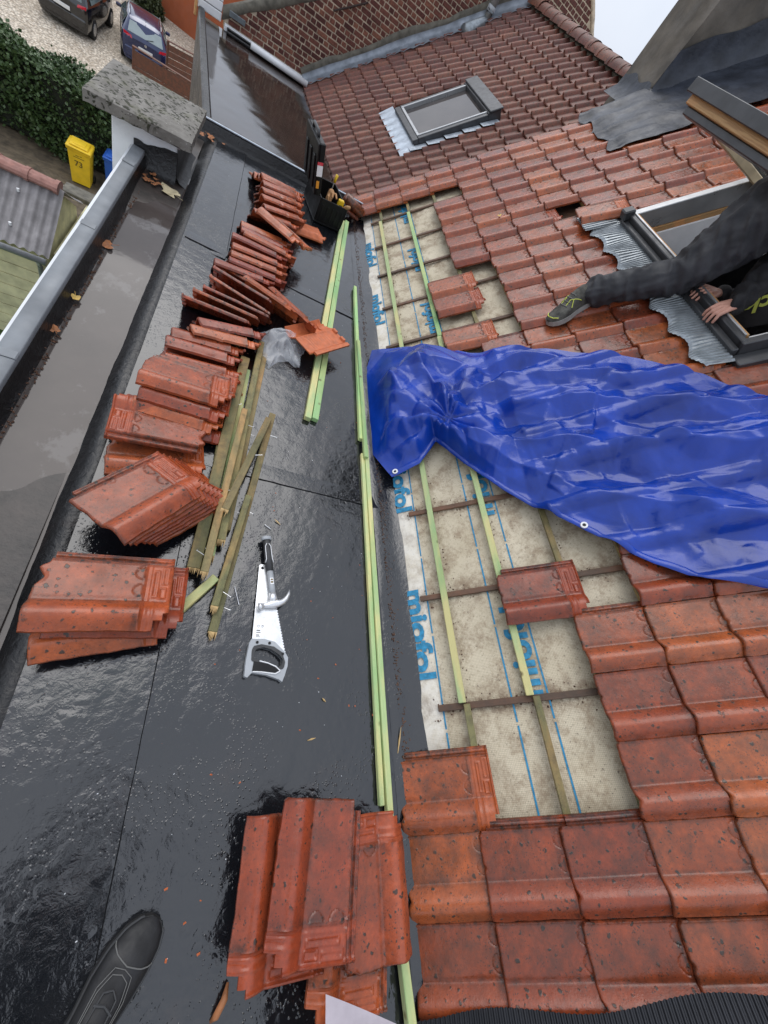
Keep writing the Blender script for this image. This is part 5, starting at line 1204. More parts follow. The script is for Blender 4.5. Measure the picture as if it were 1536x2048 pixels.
up, rows_s = shoe_mesh('sneaker', 0.285, sneak, SHM, M_SHOE, simple('grey_shoe_sole', (0.26, 0.26, 0.245), 0.7), H=0.122, W=0.116)
def on_shoe(rows, L, W_, H_, x, a, lift=0.002):
    xs_ = [r_[0][0] for r_ in rows]; i = max(0, min(len(xs_) - 2, int(np.searchsorted(xs_, x*L) - 1))); t = (x*L - xs_[i])/(xs_[i+1] - xs_[i]); k = a/math.pi*12; j = min(11, int(k)); u = k - j
    A = Vector(rows[i][j]).lerp(Vector(rows[i][j+1]), u); B = Vector(rows[i+1][j]).lerp(Vector(rows[i+1][j+1]), u); p = A.lerp(B, t); c = Vector((p.x, 0, 0.03)); return p + (p - c).normalized()*lift
def shoe_line(name, rows, L, pts, r, mat, par, M):
    mb = MB(); path = []
    for (x0, a0), (x1, a1) in zip(pts[:-1], pts[1:]):
        for t in np.linspace(0, 1, 7)[:-1]: path.append(on_shoe(rows, L, 0, 0, x0 + (x1-x0)*t, a0 + (a1-a0)*t))
    path.append(on_shoe(rows, L, 0, 0, *pts[-1])); mb.tube(path, r, 6); return mb.build(name, mat, par, M=M)
for side in (0, 1):
    q = (lambda a: a) if side == 0 else (lambda a: math.pi - a)
    shoe_line('lime_stripe', rows_s, 0.285, [(0.30, q(0.35)), (0.45, q(0.9)), (0.55, q(0.5))], 0.0026, M_LIME, sneak, SHM)
    shoe_line('lime_stripe', rows_s, 0.285, [(0.45, q(0.9)), (0.50, q(1.2)), (0.62, q(1.2))], 0.0026, M_LIME, sneak, SHM)
    shoe_line('lime_stripe', rows_s, 0.285, [(0.86, q(0.5)), (0.93, q(0.9)), (0.95, q(1.5))], 0.003, M_LIME, sneak, SHM)
for x in (0.38, 0.46, 0.54, 0.62): shoe_line('lace', rows_s, 0.285, [(x, 1.0), (x + 0.02, 1.57), (x, 2.14)], 0.0028, M_STITCH, sneak, SHM)
blob('sock', [[(ank + RU*-0.005 + RN*-0.045, 0.043), (ank + RU*0.02, 0.046)]], 0.008, [M_SOCK], None, wk, 3)
# lime brand lettering on the jacket, upside down as he bends forward
tm = text_mesh('Snick', 0.105, bold=0.003, shear=0.25); tm.materials.clear(); tm.materials.append(M_LIME)
ctr = RP(1.815, 2.19, 0.115)
tn = (CAMP - ctr).normalized(); tb_ = (RP(1.86, 2.03, 0.10) - RP(1.78, 2.20, 0.16)).normalized(); tb_ = (tb_ - tn*tb_.dot(tn)).normalized(); tu = tn.cross(tb_)
PANM = frame(ctr, tb_, tu, tn)
pm_ = MB(); pm_.grid([[(x, y, -0.012 - 0.9*(x*x + y*y)) for x in np.linspace(-0.17, 0.17, 14)] for y in np.linspace(-0.10, 0.11, 10)]); pm_.build('jacket_panel', M_CLOTH2, wk, True, PANM)
xx = [v.co.x for v in tm.vertices]; cx_ = (min(xx) + max(xx))/2
for v in tm.vertices: v.co.x -= cx_; v.co.y -= 0.035; v.co.z = -0.008 - 0.9*(v.co.x**2 + v.co.y**2)
link('printed_word', tm, wk, PANM)

# ------------------------------------------------------------------ blue tarpaulin: a cloth larger than its footprint, relaxed until it buckles
from mathutils.geometry import delaunay_2d_cdt
from mathutils.bvhtree import BVHTree
def crumple(u, v, npts, amp, seed, stretch=(1, 1), jitter=None):
    """height of a sheet creased along the edges of a random triangulation"""
    rs_ = np.random.RandomState(seed); u0, u1, v0, v1 = u.min() - 0.1, u.max() + 0.1, v.min() - 0.1, v.max() + 0.1
    pu = rs_.uniform(u0, u1, npts); pv = rs_.uniform(v0, v1, npts)
    pu = np.r_[pu, u0 - .2, u1 + .2, u0 - .2, u1 + .2]; pv = np.r_[pv, v0 - .2, v0 - .2, v1 + .2, v1 + .2]
    h = rs_.uniform(-1, 1, len(pu)); h = np.sign(h)*np.abs(h)**0.8
    r = delaunay_2d_cdt([Vector((a*stretch[0], b*stretch[1])) for a, b in zip(pu, pv)], [], [], 0, 1e-6)
    P = r[0]; src = r[3]; H = [h[s_[0]] if len(s_) else 0.0 for s_ in src]
    bv = BVHTree.FromPolygons([(p.x, p.y, z) for p, z in zip(P, H)], r[2])
    out = np.zeros_like(u); dn = Vector((0, 0, -1))
    for i in range(u.shape[0]):
        for j in range(u.shape[1]):
            hit = bv.ray_cast(Vector((u[i, j]*stretch[0], v[i, j]*stretch[1], 5)), dn)[0]
            if hit is not None: out[i, j] = hit.z
    return out*amp
def along(poly, n_):
    P = np.array(poly, float); d = np.r_[0, np.cumsum(np.linalg.norm(np.diff(P, axis=0), axis=1))]; t = np.linspace(0, d[-1], n_)
    return np.c_[np.interp(t, d, P[:, 0]), np.interp(t, d, P[:, 1])]
def seg_dist(Y, s, poly):
    """distance to a fold line and how far along it"""
    best = np.full(Y.shape, 9.0); tt = np.zeros(Y.shape); P = np.array(poly, float); n_ = len(P) - 1
    for k_ in range(n_):
        a, b = P[k_], P[k_+1]; d = b - a; L2 = d @ d; t = np.clip(((Y - a[0])*d[0] + (s - a[1])*d[1])/L2, 0, 1)
        dist = np.hypot(Y - a[0] - t*d[0], s - a[1] - t*d[1]); m = dist < best; best = np.where(m, dist, best); tt = np.where(m, (k_ + t)/n_, tt)
    return best, tt
def roof_floor(Y, s):
    onT = np.clip((s - 0.70)/0.06, 0, 1); onT = np.maximum(onT, np.clip((0.45 - Y)/0.1, 0, 1)*np.clip((s - 0.4)/0.05, 0, 1)); ph = ((Y + 0.30)/COVER) % 1.0
    roll = np.where(np.abs(ph - 0.2) < 0.2, 0.028*np.cos((ph - 0.2)/0.2*math.pi/2), 0)
    return np.where(s < -0.02, 0.03 - 0.4*np.minimum(0, s + 0.02)*-1*0.0, 0.032) + onT*(0.030 + roll)
near_e = [(1.245, 0.035), (1.30, 0.20), (1.43, 0.31), (1.25, 0.43), (1.04, 0.58), (0.84, 0.76), (0.67, 0.93), (0.53, 1.08), (0.43, 1.22), (0.36, 1.42), (0.24, 1.75), (0.12, 2.1), (0.02, 2.45)]
far_e = [(2.36, 0.0), (2.30, 0.25), (2.21, 0.46), (2.08, 0.63), (1.99, 0.85), (1.90, 1.07), (1.79, 1.28), (1.67, 1.46), (1.46, 1.70), (1.30, 1.80), (1.20, 1.90), (1.12, 2.15), (1.05, 2.45)]
left_e = [(1.245, 0.035), (1.46, -0.075), (1.75, -0.10), (2.05, -0.09), (2.36, 0.0)]
NU, NV = 330, 190
A_ = along(near_e, NU); B_ = along(far_e, NU); vv_ = np.linspace(0, 1, NV)[:, None, None]; P2 = A_[None]*(1-vv_) + B_[None]*vv_
Lf = along(left_e, NV); P2 = P2 + (Lf - P2[:, 0])[:, None]*(np.clip(1 - np.arange(NU)/(NU*0.16), 0, 1)[None, :, None]**2)
TY, TS = P2[..., 0], P2[..., 1]
gv, gu = np.mgrid[0:NV, 0:NU]; ed_ = np.minimum(np.minimum(gv, NV-1-gv)/17.0, gu/20.0); ed_ = np.clip(ed_, 0, 1); ed_ = ed_*ed_*(3 - 2*ed_)
bunch = np.exp(-((TY - 1.80)/0.42)**2 - ((TS - 0.25)/0.34)**2)
pinch = (1.50, 0.40); rr0 = np.hypot(TY - pinch[0], TS - pinch[1]); th0_ = np.arctan2(TY - pinch[0], TS - pinch[1])
H = 0.012 + 0.12*bunch*ed_
# long folds fanning out of the pinch towards the window
folds = [([(1.44, .36), (1.30, .62), (1.16, .95), (1.06, 1.3), (0.98, 1.75), (0.9, 2.3)], .085, .14), ([(1.55, .42), (1.50, .75), (1.42, 1.1), (1.30, 1.45), (1.15, 1.9), (1.05, 2.3)], .06, .10),
         ([(1.66, .48), (1.72, .80), (1.66, 1.15), (1.52, 1.5)], .055, .09), ([(1.40, .40), (1.12, .68), (0.88, .98), (0.74, 1.3), (0.62, 1.8)], .05, .12), ([(1.86, .55), (1.86, .9), (1.74, 1.25)], .04, .07),
         ([(1.50, .35), (1.72, .18), (1.98, .05)], .06, .09), ([(1.52, .45), (1.82, .36), (2.12, .28)], .05, .08), ([(1.46, .30), (1.52, .12), (1.50, .0)], .05, .08), ([(0.80, 1.25), (0.62, 1.55), (0.5, 2.0)], .045, .10), ([(1.30, 1.15), (1.02, 1.45), (0.86, 1.9)], .035, .07)]
for (poly, h_, w_) in folds:
    wob_ = 0.03*noise2(TY, TS, int(h_*1e3), 3, 9); dd, tt_ = seg_dist(TY + wob_, TS + 0.6*wob_, poly)
    H = H + h_*np.clip(1 - dd/w_, 0, 1)**1.15*np.clip(tt_*6 + 0.35, 0, 1)*np.clip((1 - tt_)*5, 0, 1)*ed_
# dark tuck at the pinch itself
H = H - 0.05*np.exp(-(rr0/0.07)**2)*ed_
rad = np.abs(np.sin(th0_*5.5 + 2.2*noise2(TY, TS, 77, 2, 4)))
H = H + 0.034*rad*np.exp(-((rr0 - 0.16)/0.20)**2)*ed_
loc = 0.70 + 0.75*np.exp(-(rr0/0.55)**2)
H = H + (crumple(TY, TS, 80, 0.034, 11)*(0.6 + 0.5*loc) + crumple(TY, TS, 380, 0.021, 12)*loc*1.2 + crumple(TY, TS, 1600, 0.0078, 13)*loc)*(0.25 + 0.75*ed_)
fl_ = roof_floor(TY, TS); TO = np.maximum(fl_ + 0.006 + 0.25*0, fl_ + 0.012 + H)
# gravity pulls thin film between creases down towards the surface, never through it
TX = np.stack([TY, TS, TO], -1)
tp = thing('tarpaulin', 'crumpled shiny blue tarpaulin spread across the stripped roof and tiles', 'tarpaulin', RP(1.2, 1.0, 0.05))
mb = MB(); mb.grid([[RP(*TX[i, j]) for j in range(TX.shape[1])] for i in range(TX.shape[0])])
tarp = mb.build('sheet', M_TARP, tp, True)
# hem along the near edge and white eyelets
hm = MB(); rows = []
for j in range(0, TX.shape[1]):
    a = Vector(RP(*TX[0, j])); b = Vector(RP(*TX[3, j])); d = (b - a).normalized(); rows.append([a - d*0.004 + RN*0.002, a + RN*0.006, a + d*0.028 + RN*0.006, a + d*0.031 + RN*0.002])
hm.grid(rows); hm.build('hem', M_TARP, tp, True)
for j in (3, 137, 250):
    c = Vector(RP(*TX[1, j])) + RN*0.010 + EY*0.012
    mb = MB(); mb.tube([c + (RU*math.cos(a) + EY*math.sin(a))*0.012 for a in np.linspace(0, 2*math.pi, 20)], 0.0045, 6); ey_ = mb.build('eyelet', M_WHITE, tp, True)
    mb = MB(); mb.add([c + (RU*math.cos(a) + EY*math.sin(a))*0.009 - RN*0.001 for a in np.linspace(0, 2*math.pi, 17)[:-1]], [tuple(range(16))]); mb.build('eyelet_hole', M_BLACKP, ey_)

# ------------------------------------------------------------------ loose tiles stacked on the flat roof
def lay_tile(mid, ang, z, beta, flip=False, mesh=None, label='', group=None, under=False, pitch=0.0):
    """mid: middle of the roll line seen from above, ang: direction of the head end, beta: lean away from the viewer"""
    a = R(ang); ax = Vector((math.cos(a), math.sin(a), math.sin(R(pitch)))).normalized(); side = Vector((ax.y, -ax.x, 0)).normalized()   # side: towards the viewer
    nrm = ax.cross(side); nrm = -nrm if nrm.z < 0 else nrm
    rot = Matrix.Rotation(R(-beta), 3, ax); side = rot @ side
    if side.z < 0: side = Matrix.Rotation(R(2*beta), 3, ax) @ side
    if flip: ax2, s2 = -ax, -side
    else: ax2, s2 = ax, side
    n2 = s2.cross(ax2)
    if under: s2 = -s2; n2 = s2.cross(ax2)
    Mx = frame(Vector((mid[0], mid[1], z)), s2, ax2, n2)
    roll_x = 0.204 if not flip else 0.01
    Mx = Mx @ Matrix.Translation((-roll_x if not under else -0.125, -0.15, -0.045 if not flip else -0.012))
    o = bpy.data.objects.new('loose_clay_tile', mesh if mesh not in (None, TILE_PILE) else PILE_TILES[rng.randrange(5)]); COL.objects.link(o); o.matrix_world = Mx
    o['label'] = label; o['category'] = 'roof tile'
    if group: o['group'] = group
    return o
G1 = 'loose tiles stacked along the flat roof'
ORD = ['nearest', 'second nearest', 'third', 'fourth', 'fifth', 'sixth', 'seventh', 'eighth', 'ninth']
def P_(lbl, rows):
    order = sorted(range(len(rows)), key=lambda i: rows[i][1])
    for i, (x, y, ang, z, beta, fl) in enumerate(rows):
        k_ = order.index(i); w = 'farthest' if k_ == len(rows) - 1 else ORD[k_]
        lay_tile((x, y), ang, z, beta, fl, None, lbl % (w + (' from the viewer' if k_ > 1 and k_ < len(rows) - 1 else '')), G1)
lA = 'weathered clay tile, %s in the leaning row beside the black toolbox'
P_(lA, [(0.20, 3.80, 12, 0.165, 18, False), (0.21, 3.68, 20, 0.175, 30, False), (0.21, 3.58, 22, 0.17, 34, False), (0.22, 3.48, 20, 0.165, 36, False), (0.24, 3.38, 22, 0.155, 38, False), (0.19, 3.30, 18, 0.13, 36, False), (0.18, 3.86, 12, 0.13, 20, False), (0.15, 3.92, 12, 0.10, 16, False)])
lay_tile((0.44, 3.52), 18, 0.06, 4, False, TILE_RAW, 'bright orange tile poking out flat from under the farthest leaning row')
lay_tile((0.22, 3.08), -32, 0.20, 14, False, None, 'single tile slid askew across the top of the leaning rows', G1)
lB = 'weathered clay tile, %s in the tight row before the askew tile'
P_(lB, [(0.14, 3.04, 8, 0.12, 30, False), (0.15, 2.95, 4, 0.13, 36, False), (0.17, 2.86, 0, 0.15, 40, False), (0.11, 2.77, 2, 0.15, 42, False), (0.12, 2.67, 7, 0.15, 42, False), (0.12, 2.59, 8, 0.145, 42, False), (0.12, 2.52, 5, 0.14, 42, False), (0.05, 2.45, 7, 0.135, 40, False)])
lC = 'orange edged tile, %s of those fanned out above the plastic bag'
P_(lC, [(0.36, 2.31, -36, 0.14, 52, False), (0.22, 2.32, -22, 0.15, 50, False), (0.10, 2.26, -14, 0.16, 55, True), (0.09, 2.17, -18, 0.15, 55, True), (0.08, 2.11, -4, 0.145, 55, True), (0.04, 2.06, -3, 0.14, 52, True), (0.00, 2.00, 0, 0.13, 48, True), (0.14, 2.38, -12, 0.12, 48, True)])
lD = 'stained clay tile, %s in the pile level with the plastic bag'
P_(lD, [(0.04, 1.92, 17, 0.125, 34, False), (0.02, 1.85, 12, 0.115, 32, False), (-0.05, 1.80, 8, 0.09, 26, False), (-0.06, 1.71, 5, 0.10, 26, False), (-0.05, 1.63, 8, 0.075, 18, False)])
lay_tile((-0.05, 1.55), 9, 0.085, 10, False, TILE_PILE, 'tile with bright orange pan topping the pile beside the grey batten', G1)
lay_tile((-0.03, 1.53), 4, 0.045, 8, False, TILE_PILE, 'tile second from the top beside the grey batten end', G1)
lE = 'dark stained tile, %s in the fanned pile beside the old battens'
P_(lE, [(-0.10, 1.36, 0, 0.17, 10, False), (-0.085, 1.31, -2, 0.13, 12, False), (-0.10, 1.27, -4, 0.095, 12, False), (-0.06, 1.235, 4, 0.06, 10, False)])
lay_tile((-0.07, 1.44), -2, 0.12, 6, False, None, 'dark stained tile tucked behind the top of the fanned pile by the old battens', G1)
lay_tile((-0.105, 1.085), 4, 0.085, 6, True, TILE_PILE, 'reversed bright orange tile lying with its ribbed head to the left')
lay_tile((-0.13, 1.005), 10, 0.055, 3, False, None, 'flat tile with spotted roll under the reversed orange tile')
for i in range(7):
    lb = 'topmost tile of the slanting stack in front of the old battens' if i == 6 else ('bottom', 'second', 'third', 'fourth', 'fifth', 'sixth')[i] + (' tile of' if i == 0 else ' tile up in') + ' the slanting stack before the old battens'
    lay_tile((-0.075 + 0.016*(6-i), 0.735 + 0.010*(6-i)), 52 - 1.0*(6-i), 0.085 + 0.021*i, 7, False, None, lb, G1 if i < 6 else None, pitch=-4)
for i, (dx, dy, an) in enumerate(((0.02, -0.075, 12), (0.045, -0.01, 2), (0.0, 0.0, 3))):
    lb = ('bottom tile jutting out below the nearest left pile', 'middle tile of the nearest left pile showing its ribbed head', 'top tile of the nearest left pile with embossed half circles')[i]
    lay_tile((-0.165 + dx, 0.380 + dy*0.6), an, 0.09 + 0.042*i, 6 if i else 3, False, None, lb)
# pile at the foot of the roof, heads towards the viewer
def foot_tile(M, label): 
    o = bpy.data.objects.new('loose_clay_tile', PILE_TILES[rng.randrange(5)]); COL.objects.link(o); o.matrix_world = M; o['label'] = label; o['category'] = 'roof tile'
def foot_M(cx, cy, cz, head_deg, tilt=0.0, roll=0.0): return Matrix.Translation((cx, cy, cz)) @ Matrix.Rotation(R(head_deg - 90), 4, 'Z') @ Matrix.Rotation(R(tilt), 4, 'X') @ Matrix.Rotation(R(roll), 4, 'Y') @ Matrix.Translation((-TW/2, -TL/2, 0))
foot_tile(foot_M(0.715, -0.375, 0.085, 88, -2, 4), 'ribbed head of a tile beneath the nearest pile against the roof foot')
foot_tile(foot_M(0.66, -0.46, 0.055, 262, 1, -2), 'lowest tile of the nearest pile below the stripped roof')
foot_tile(foot_M(0.445, -0.335, 0.085, 266, 1, 3), 'left tile of the nearest pile with a long rounded roll')
foot_tile(foot_M(0.525, -0.31, 0.135, 262, 2, 2), 'top tile of the nearest pile lying across the others')
# upside down orange tile across the green battens
lay_tile((0.525, 2.150), 45.7, 0.062, 0, False, TILE_RAW, 'clean orange tile lying upside down across the pair of green battens', None, True)

# ------------------------------------------------------------------ loose battens
def loose_batten(A, B, w, h, mat, label, group=None, ends=None, z=0.001, nails=0, broken=False):
    A = Vector(A); B = Vector(B); d = B - A; L = d.length; ax = d.normalized(); sd_ = Vector((ax.y, -ax.x, 0)).normalized(); up_ = sd_.cross(ax)
    M = frame((A + B)/2, sd_, ax, up_)
    t = thing('batten', label, 'batten', M=M, group=group)
    mb = MB(); mb.bbox((-w/2, -L/2, 0), (w/2, L/2, h), 0.0022); mb.build('timber', mat, t, M=M)
    if broken:
        sp_ = MB(); r2 = np.random.RandomState(int(L*1000) % 997)
        for i in range(7):
            x = -w/2 + w*(i + 0.5)/7; ln = r2.uniform(0.006, 0.035); sp_.add([(x - w/14, -L/2, 0.001), (x + w/14, -L/2, 0.001), (x + w/14, -L/2, h*0.98), (x - w/14, -L/2, h*0.98), (x, -L/2 - ln, h*r2.uniform(0.2, 0.8))], [(0, 1, 4), (1, 2, 4), (2, 3, 4), (3, 0, 4)])
        sp_.build('splintered_end', M_W_SPLINT, t, M=M)
    r2 = np.random.RandomState(int(abs(A.x)*1e4) % 991)
    for i in range(nails):
        y = r2.uniform(-L/2 + 0.05, L/2 - 0.05); p = Vector((r2.uniform(-w/4, w/4), y, h*0.6)); q = p + Vector((r2.choice([-1, 1])*r2.uniform(0.035, 0.05), r2.uniform(-0.02, 0.02), r2.uniform(0.0, 0.02)))
        nb_ = MB(); nb_.tube([p, q], 0.0012, 6); nb_.tube([q, q + (q - p).normalized()*0.0012], 0.0035, 8); nb_.build('nail', M_STEEL, t, M=M)
    return t
loose_batten((0.510, 1.535, 0.002), (0.806, 4.16, 0.002), 0.036, 0.030, M_W_NEW, 'left batten of the long pale green pair beside the plastic bag')
loose_batten((0.552, 1.545, 0.002), (0.852, 4.20, 0.002), 0.036, 0.028, M_W_GREEN, 'right batten of the long green pair, greener than its neighbour')
loose_batten((0.838, -0.26, 0.006), (0.862, 1.47, 0.004), 0.024, 0.026, M_W_NEW, 'long pale batten lying in the valley at the roof foot')
loose_batten((0.812, -0.20, 0.004), (0.838, 1.40, 0.003), 0.020, 0.020, M_W_NEW, 'narrow batten tucked left of the long valley batten')
loose_batten((0.832, 1.50, 0.004), (0.878, 3.12, 0.004), 0.024, 0.028, M_W_GREEN, 'green batten in the valley running up beyond the tarpaulin corner')
loose_batten((0.893, -1.2, 0.012), (0.822, -0.28, 0.010), 0.028, 0.028, M_W_NEW, 'green batten emerging from beneath the nearest tile pile')
loose_batten((0.848, 1.36, 0.022), (0.856, 2.40, 0.026), 0.024, 0.024, M_W_GREEN, 'short green batten overlapping the valley joint under the tarpaulin edge')
GB = 'old battens pulled off the roof'
loose_batten((0.082, 0.59, 0.03), (0.150, 1.80, 0.03), 0.045, 0.030, M_W_OLD, 'widest mossy green old batten on the left of the heap', nails=2, broken=True)
loose_batten((0.118, 0.57, 0.060), (0.180, 1.42, 0.050), 0.028, 0.024, M_W_OLDB, 'tan batten with pale split end on top of the heap', nails=2, broken=True)
loose_batten((0.135, 0.66, 0.002), (0.172, 1.75, 0.002), 0.028, 0.026, M_W_NEW, 'fresher green batten buried in the old heap', broken=True)
loose_batten((0.162, 0.72, 0.03), (0.222, 1.98, 0.03), 0.030, 0.026, M_W_OLD, 'dark old batten in the middle of the heap', nails=2, broken=True)
loose_batten((0.180, 0.78, 0.005), (0.252, 1.93, 0.005), 0.028, 0.024, M_W_OLDB, 'tan old batten at the right of the heap by the plastic bag', nails=2)
loose_batten((0.155, 0.84, 0.062), (0.296, 1.41, 0.045), 0.030, 0.024, M_W_OLDB, 'short knotty batten slanting across the heap', nails=1, broken=True)
loose_batten((0.180, 0.375, 0.002), (0.318, 1.47, 0.020), 0.030, 0.028, M_W_OLD, 'long old batten on the right, its near end by the saw', nails=3, broken=True)
loose_batten((0.172, 0.46, 0.030), (0.245, 0.95, 0.034), 0.026, 0.020, M_W_OLD, 'old batten stub lying over the longest one', nails=1, broken=True)
loose_batten((0.100, 1.10, 0.004), (0.102, 1.95, 0.004), 0.026, 0.024, M_W_OLD, 'grey old batten beside the tile piles', nails=0)
loose_batten((-0.015, 0.345, 0.002), (0.165, 0.575, 0.006), 0.032, 0.030, M_W_NEW, 'short fresh green offcut at the corner of the nearest left pile')

# ------------------------------------------------------------------ tools
# hand saw: grey handle with black grips, pale steel blade
SWM = frame(Vector((0.377, 0.215, 0.002)), Vector((1, -0.03, 0)).normalized(), Vector((0.03, 1, 0)).normalized(), Vector((0, 0, 1)))
sw = thing('hand_saw', 'pale steel hand saw with grey and black handle lying on the wet felt', 'saw', M=SWM)
def plate(mb, pts, z0, z1): mb.prism(pts, z0, z1); return mb
mb = MB(); teeth = []
for i in range(34):
    t = i/33; x = 0.062 + (-0.030 - 0.062)*t; y = 0.098 + (0.432 - 0.098)*t; teeth += [(x, y), (x + 0.0035, y + 0.005)]
mb.prism([(-0.062, 0.128), (0.052, 0.096)] + teeth + [(-0.038, 0.440), (-0.062, 0.440), (-0.068, 0.434)], 0.010, 0.0115); mb.build('blade', M_STEEL, sw, M=SWM)
mb = MB(); mb.tube([(-0.054, 0.424, 0.0105), (-0.054, 0.424, 0.0122)], 0.006, 12); mb.build('hanging_hole', M_BLACKP, sw, M=SWM)
def ring_prism(mb, outer, inner, z0, z1):
    n = len(outer); V = [(x, y, z) for z in (z0, z1) for (x, y) in outer] + [(x, y, z) for z in (z0, z1) for (x, y) in inner]
    F = []
    for i in range(n):
        j = (i+1) % n
        F += [(i, j, n+j, n+i), (2*n+j, 2*n+i, 3*n+i, 3*n+j), (n+i, n+j, 3*n+j, 3*n+i), (j, i, 2*n+i, 2*n+j)]
    mb.add(V, F); return mb
outer = [(-0.066, 0.140), (-0.02, 0.142), (0.020, 0.134), (0.060, 0.100), (0.074, 0.080), (0.074, 0.05), (0.066, 0.02), (0.058, -0.004), (0.046, 0.004), (0.0, 0.018), (-0.052, 0.024), (-0.066, 0.008), (-0.076, 0.012), (-0.077, 0.06), (-0.074, 0.10), (-0.072, 0.125)]
inner = [(-0.045, 0.105), (-0.02, 0.112), (0.008, 0.106), (0.040, 0.088), (0.054, 0.072), (0.052, 0.055), (0.048, 0.048), (0.040, 0.046), (0.025, 0.052), (0.0, 0.062), (-0.035, 0.068), (-0.046, 0.070), (-0.050, 0.074), (-0.052, 0.085), (-0.051, 0.092), (-0.049, 0.099)]
ring_prism(MB(), outer, inner, 0.0, 0.022).build('handle', M_GREYP, sw, M=SWM)
g = MB(); gi = [(x*1.0, y) for x, y in inner]; go = [(x + (0.010 if x > 0 else -0.010)*0.9, y + (0.010 if y > 0.08 else -0.008)) for x, y in inner]
ring_prism(g, go, gi, 0.004, 0.0245); g.build('soft_grip', M_GREYP2, sw, M=SWM)
mb = MB(); mb.prism([(-0.050, 0.062), (0.0, 0.056), (0.030, 0.044), (0.044, 0.034), (0.030, 0.026), (-0.02, 0.030), (-0.052, 0.030)], 0.002, 0.0248); mb.build('grip_pad', M_BLACKP, sw, M=SWM)
mb = MB(); mb.tube([(-0.03, 0.064, 0.0245), (0.0, 0.058, 0.0245), (0.030, 0.047, 0.0245), (0.047, 0.033, 0.0245)], 0.0022, 6); mb.tube([(-0.05, 0.027, 0.0245), (-0.02, 0.027, 0.0245), (0.030, 0.022, 0.0245), (0.046, 0.031, 0.0245)], 0.0022, 6); mb.build('grip_line', M_WHITE, sw, M=SWM)
for (x, y) in ((-0.045, 0.128), (0.0, 0.128), (0.052, 0.092)):
    mb = MB(); mb.tube([(x, y, 0.0221), (x, y, 0.0246)], 0.0052, 12); mb.build('rivet', M_BLACKP, sw, M=SWM)
mk = MB()
for (x0, y0, x1, y1) in ((-0.050, 0.172, -0.036, 0.176), (-0.050, 0.165, -0.034, 0.168), (-0.050, 0.155, -0.038, 0.159), (-0.050, 0.150, -0.034, 0.152), (-0.030, 0.19, -0.027, 0.195)): mk.box((x0, y0, 0.01155), (x1, y1, 0.0118))
for cx in (-0.044, -0.030):
    pts = [(cx + 0.004*math.cos(a), 0.190 + 0.004*math.sin(a), 0.0118) for a in np.linspace(0, 2*math.pi, 14)]; mk.tube(pts, 0.0006, 5)
mk.build('printed_marks', simple('grey_print', (0.18, 0.18, 0.18), 0.6), sw, M=SWM)
# claw hammer lying over the blade
HMM = frame(Vector((0.339, 0.762, 0.012)), Vector((0.985, 0.17, 0)).normalized(), Vector((0.17, -0.985, 0.02)).normalized(), Vector((0.0, 0.0, -1)))
HMM = frame(Vector((0.339, 0.762, 0.014)), Vector((-0.985, -0.17, 0)), Vector((0.17, -0.985, 0.0)), Vector((0, 0, 1)))
hm_ = thing('claw_hammer', 'claw hammer with black and grey handle resting on the saw blade', 'hammer', M=HMM)
mb = MB(); mb.tube([(0, 0.0, 0.016), (0, 0.02, 0.014), (0, 0.07, 0.014), (0, 0.14, 0.013)], [(0.019, 0.015), (0.015, 0.013), (0.017, 0.015), (0.0145, 0.013)], 14); mb.build('grip', M_GREYP2, hm_, True, HMM)
mb = MB(); mb.tube([(0, -0.012, 0.016), (0, 0.004, 0.016)], [(0.021, 0.016), (0.0215, 0.0165)], 14); mb.build('butt_cap', M_GREYP, hm_, True, HMM)
mb = MB()
for sx in (-1, 1): mb.tube([(sx*0.004, 0.022, 0.0282), (sx*0.011, 0.035, 0.0275), (sx*0.012, 0.09, 0.0268), (sx*0.016, 0.105, 0.0225)], 0.0016, 6)
mb.build('grip_line', M_WHITE, hm_, True, HMM)
mb = MB(); mb.tube([(0, 0.1405, 0.014), (0, 0.20, 0.0145), (0, 0.235, 0.016)], [(0.013, 0.011), (0.0125, 0.0105), (0.0125, 0.0105)], 14); mb.build('shaft', M_GREYP, hm_, True, HMM)
mb = MB(); mb.box((-0.007, 0.172, 0.0253), (0.007, 0.198, 0.0258)); lbm = mb.build('label', M_WHITE, hm_, M=HMM)
mb = MB(); mb.box((-0.005, 0.176, 0.0259), (0.004, 0.182, 0.0261)); mb.box((-0.005, 0.186, 0.0259), (0.005, 0.193, 0.0261)); mb.build('label_print', M_INK, lbm, M=HMM)
mb = MB(); mb.tube([(0.060, 0.282, 0.016), (0.047, 0.282, 0.016), (0.046, 0.281, 0.016), (0.036, 0.278, 0.016), (0.020, 0.278, 0.016), (0.0, 0.272, 0.016), (-0.018, 0.276, 0.016), (-0.036, 0.272, 0.016), (-0.052, 0.260, 0.015), (-0.064, 0.243, 0.014), (-0.072, 0.224, 0.013)],
                   [(0.0135, 0.0135), (0.0135, 0.0135), (0.010, 0.010), (0.009, 0.009), (0.013, 0.012), (0.021, 0.013), (0.015, 0.012), (0.012, 0.011), (0.010, 0.010), (0.007, 0.008), (0.002, 0.003)], 14)
mb.tube([(0, 0.232, 0.016), (0, 0.268, 0.016)], [(0.0135, 0.011), (0.018, 0.013)], 14); mb.build('head', M_STEEL, hm_, True, HMM)

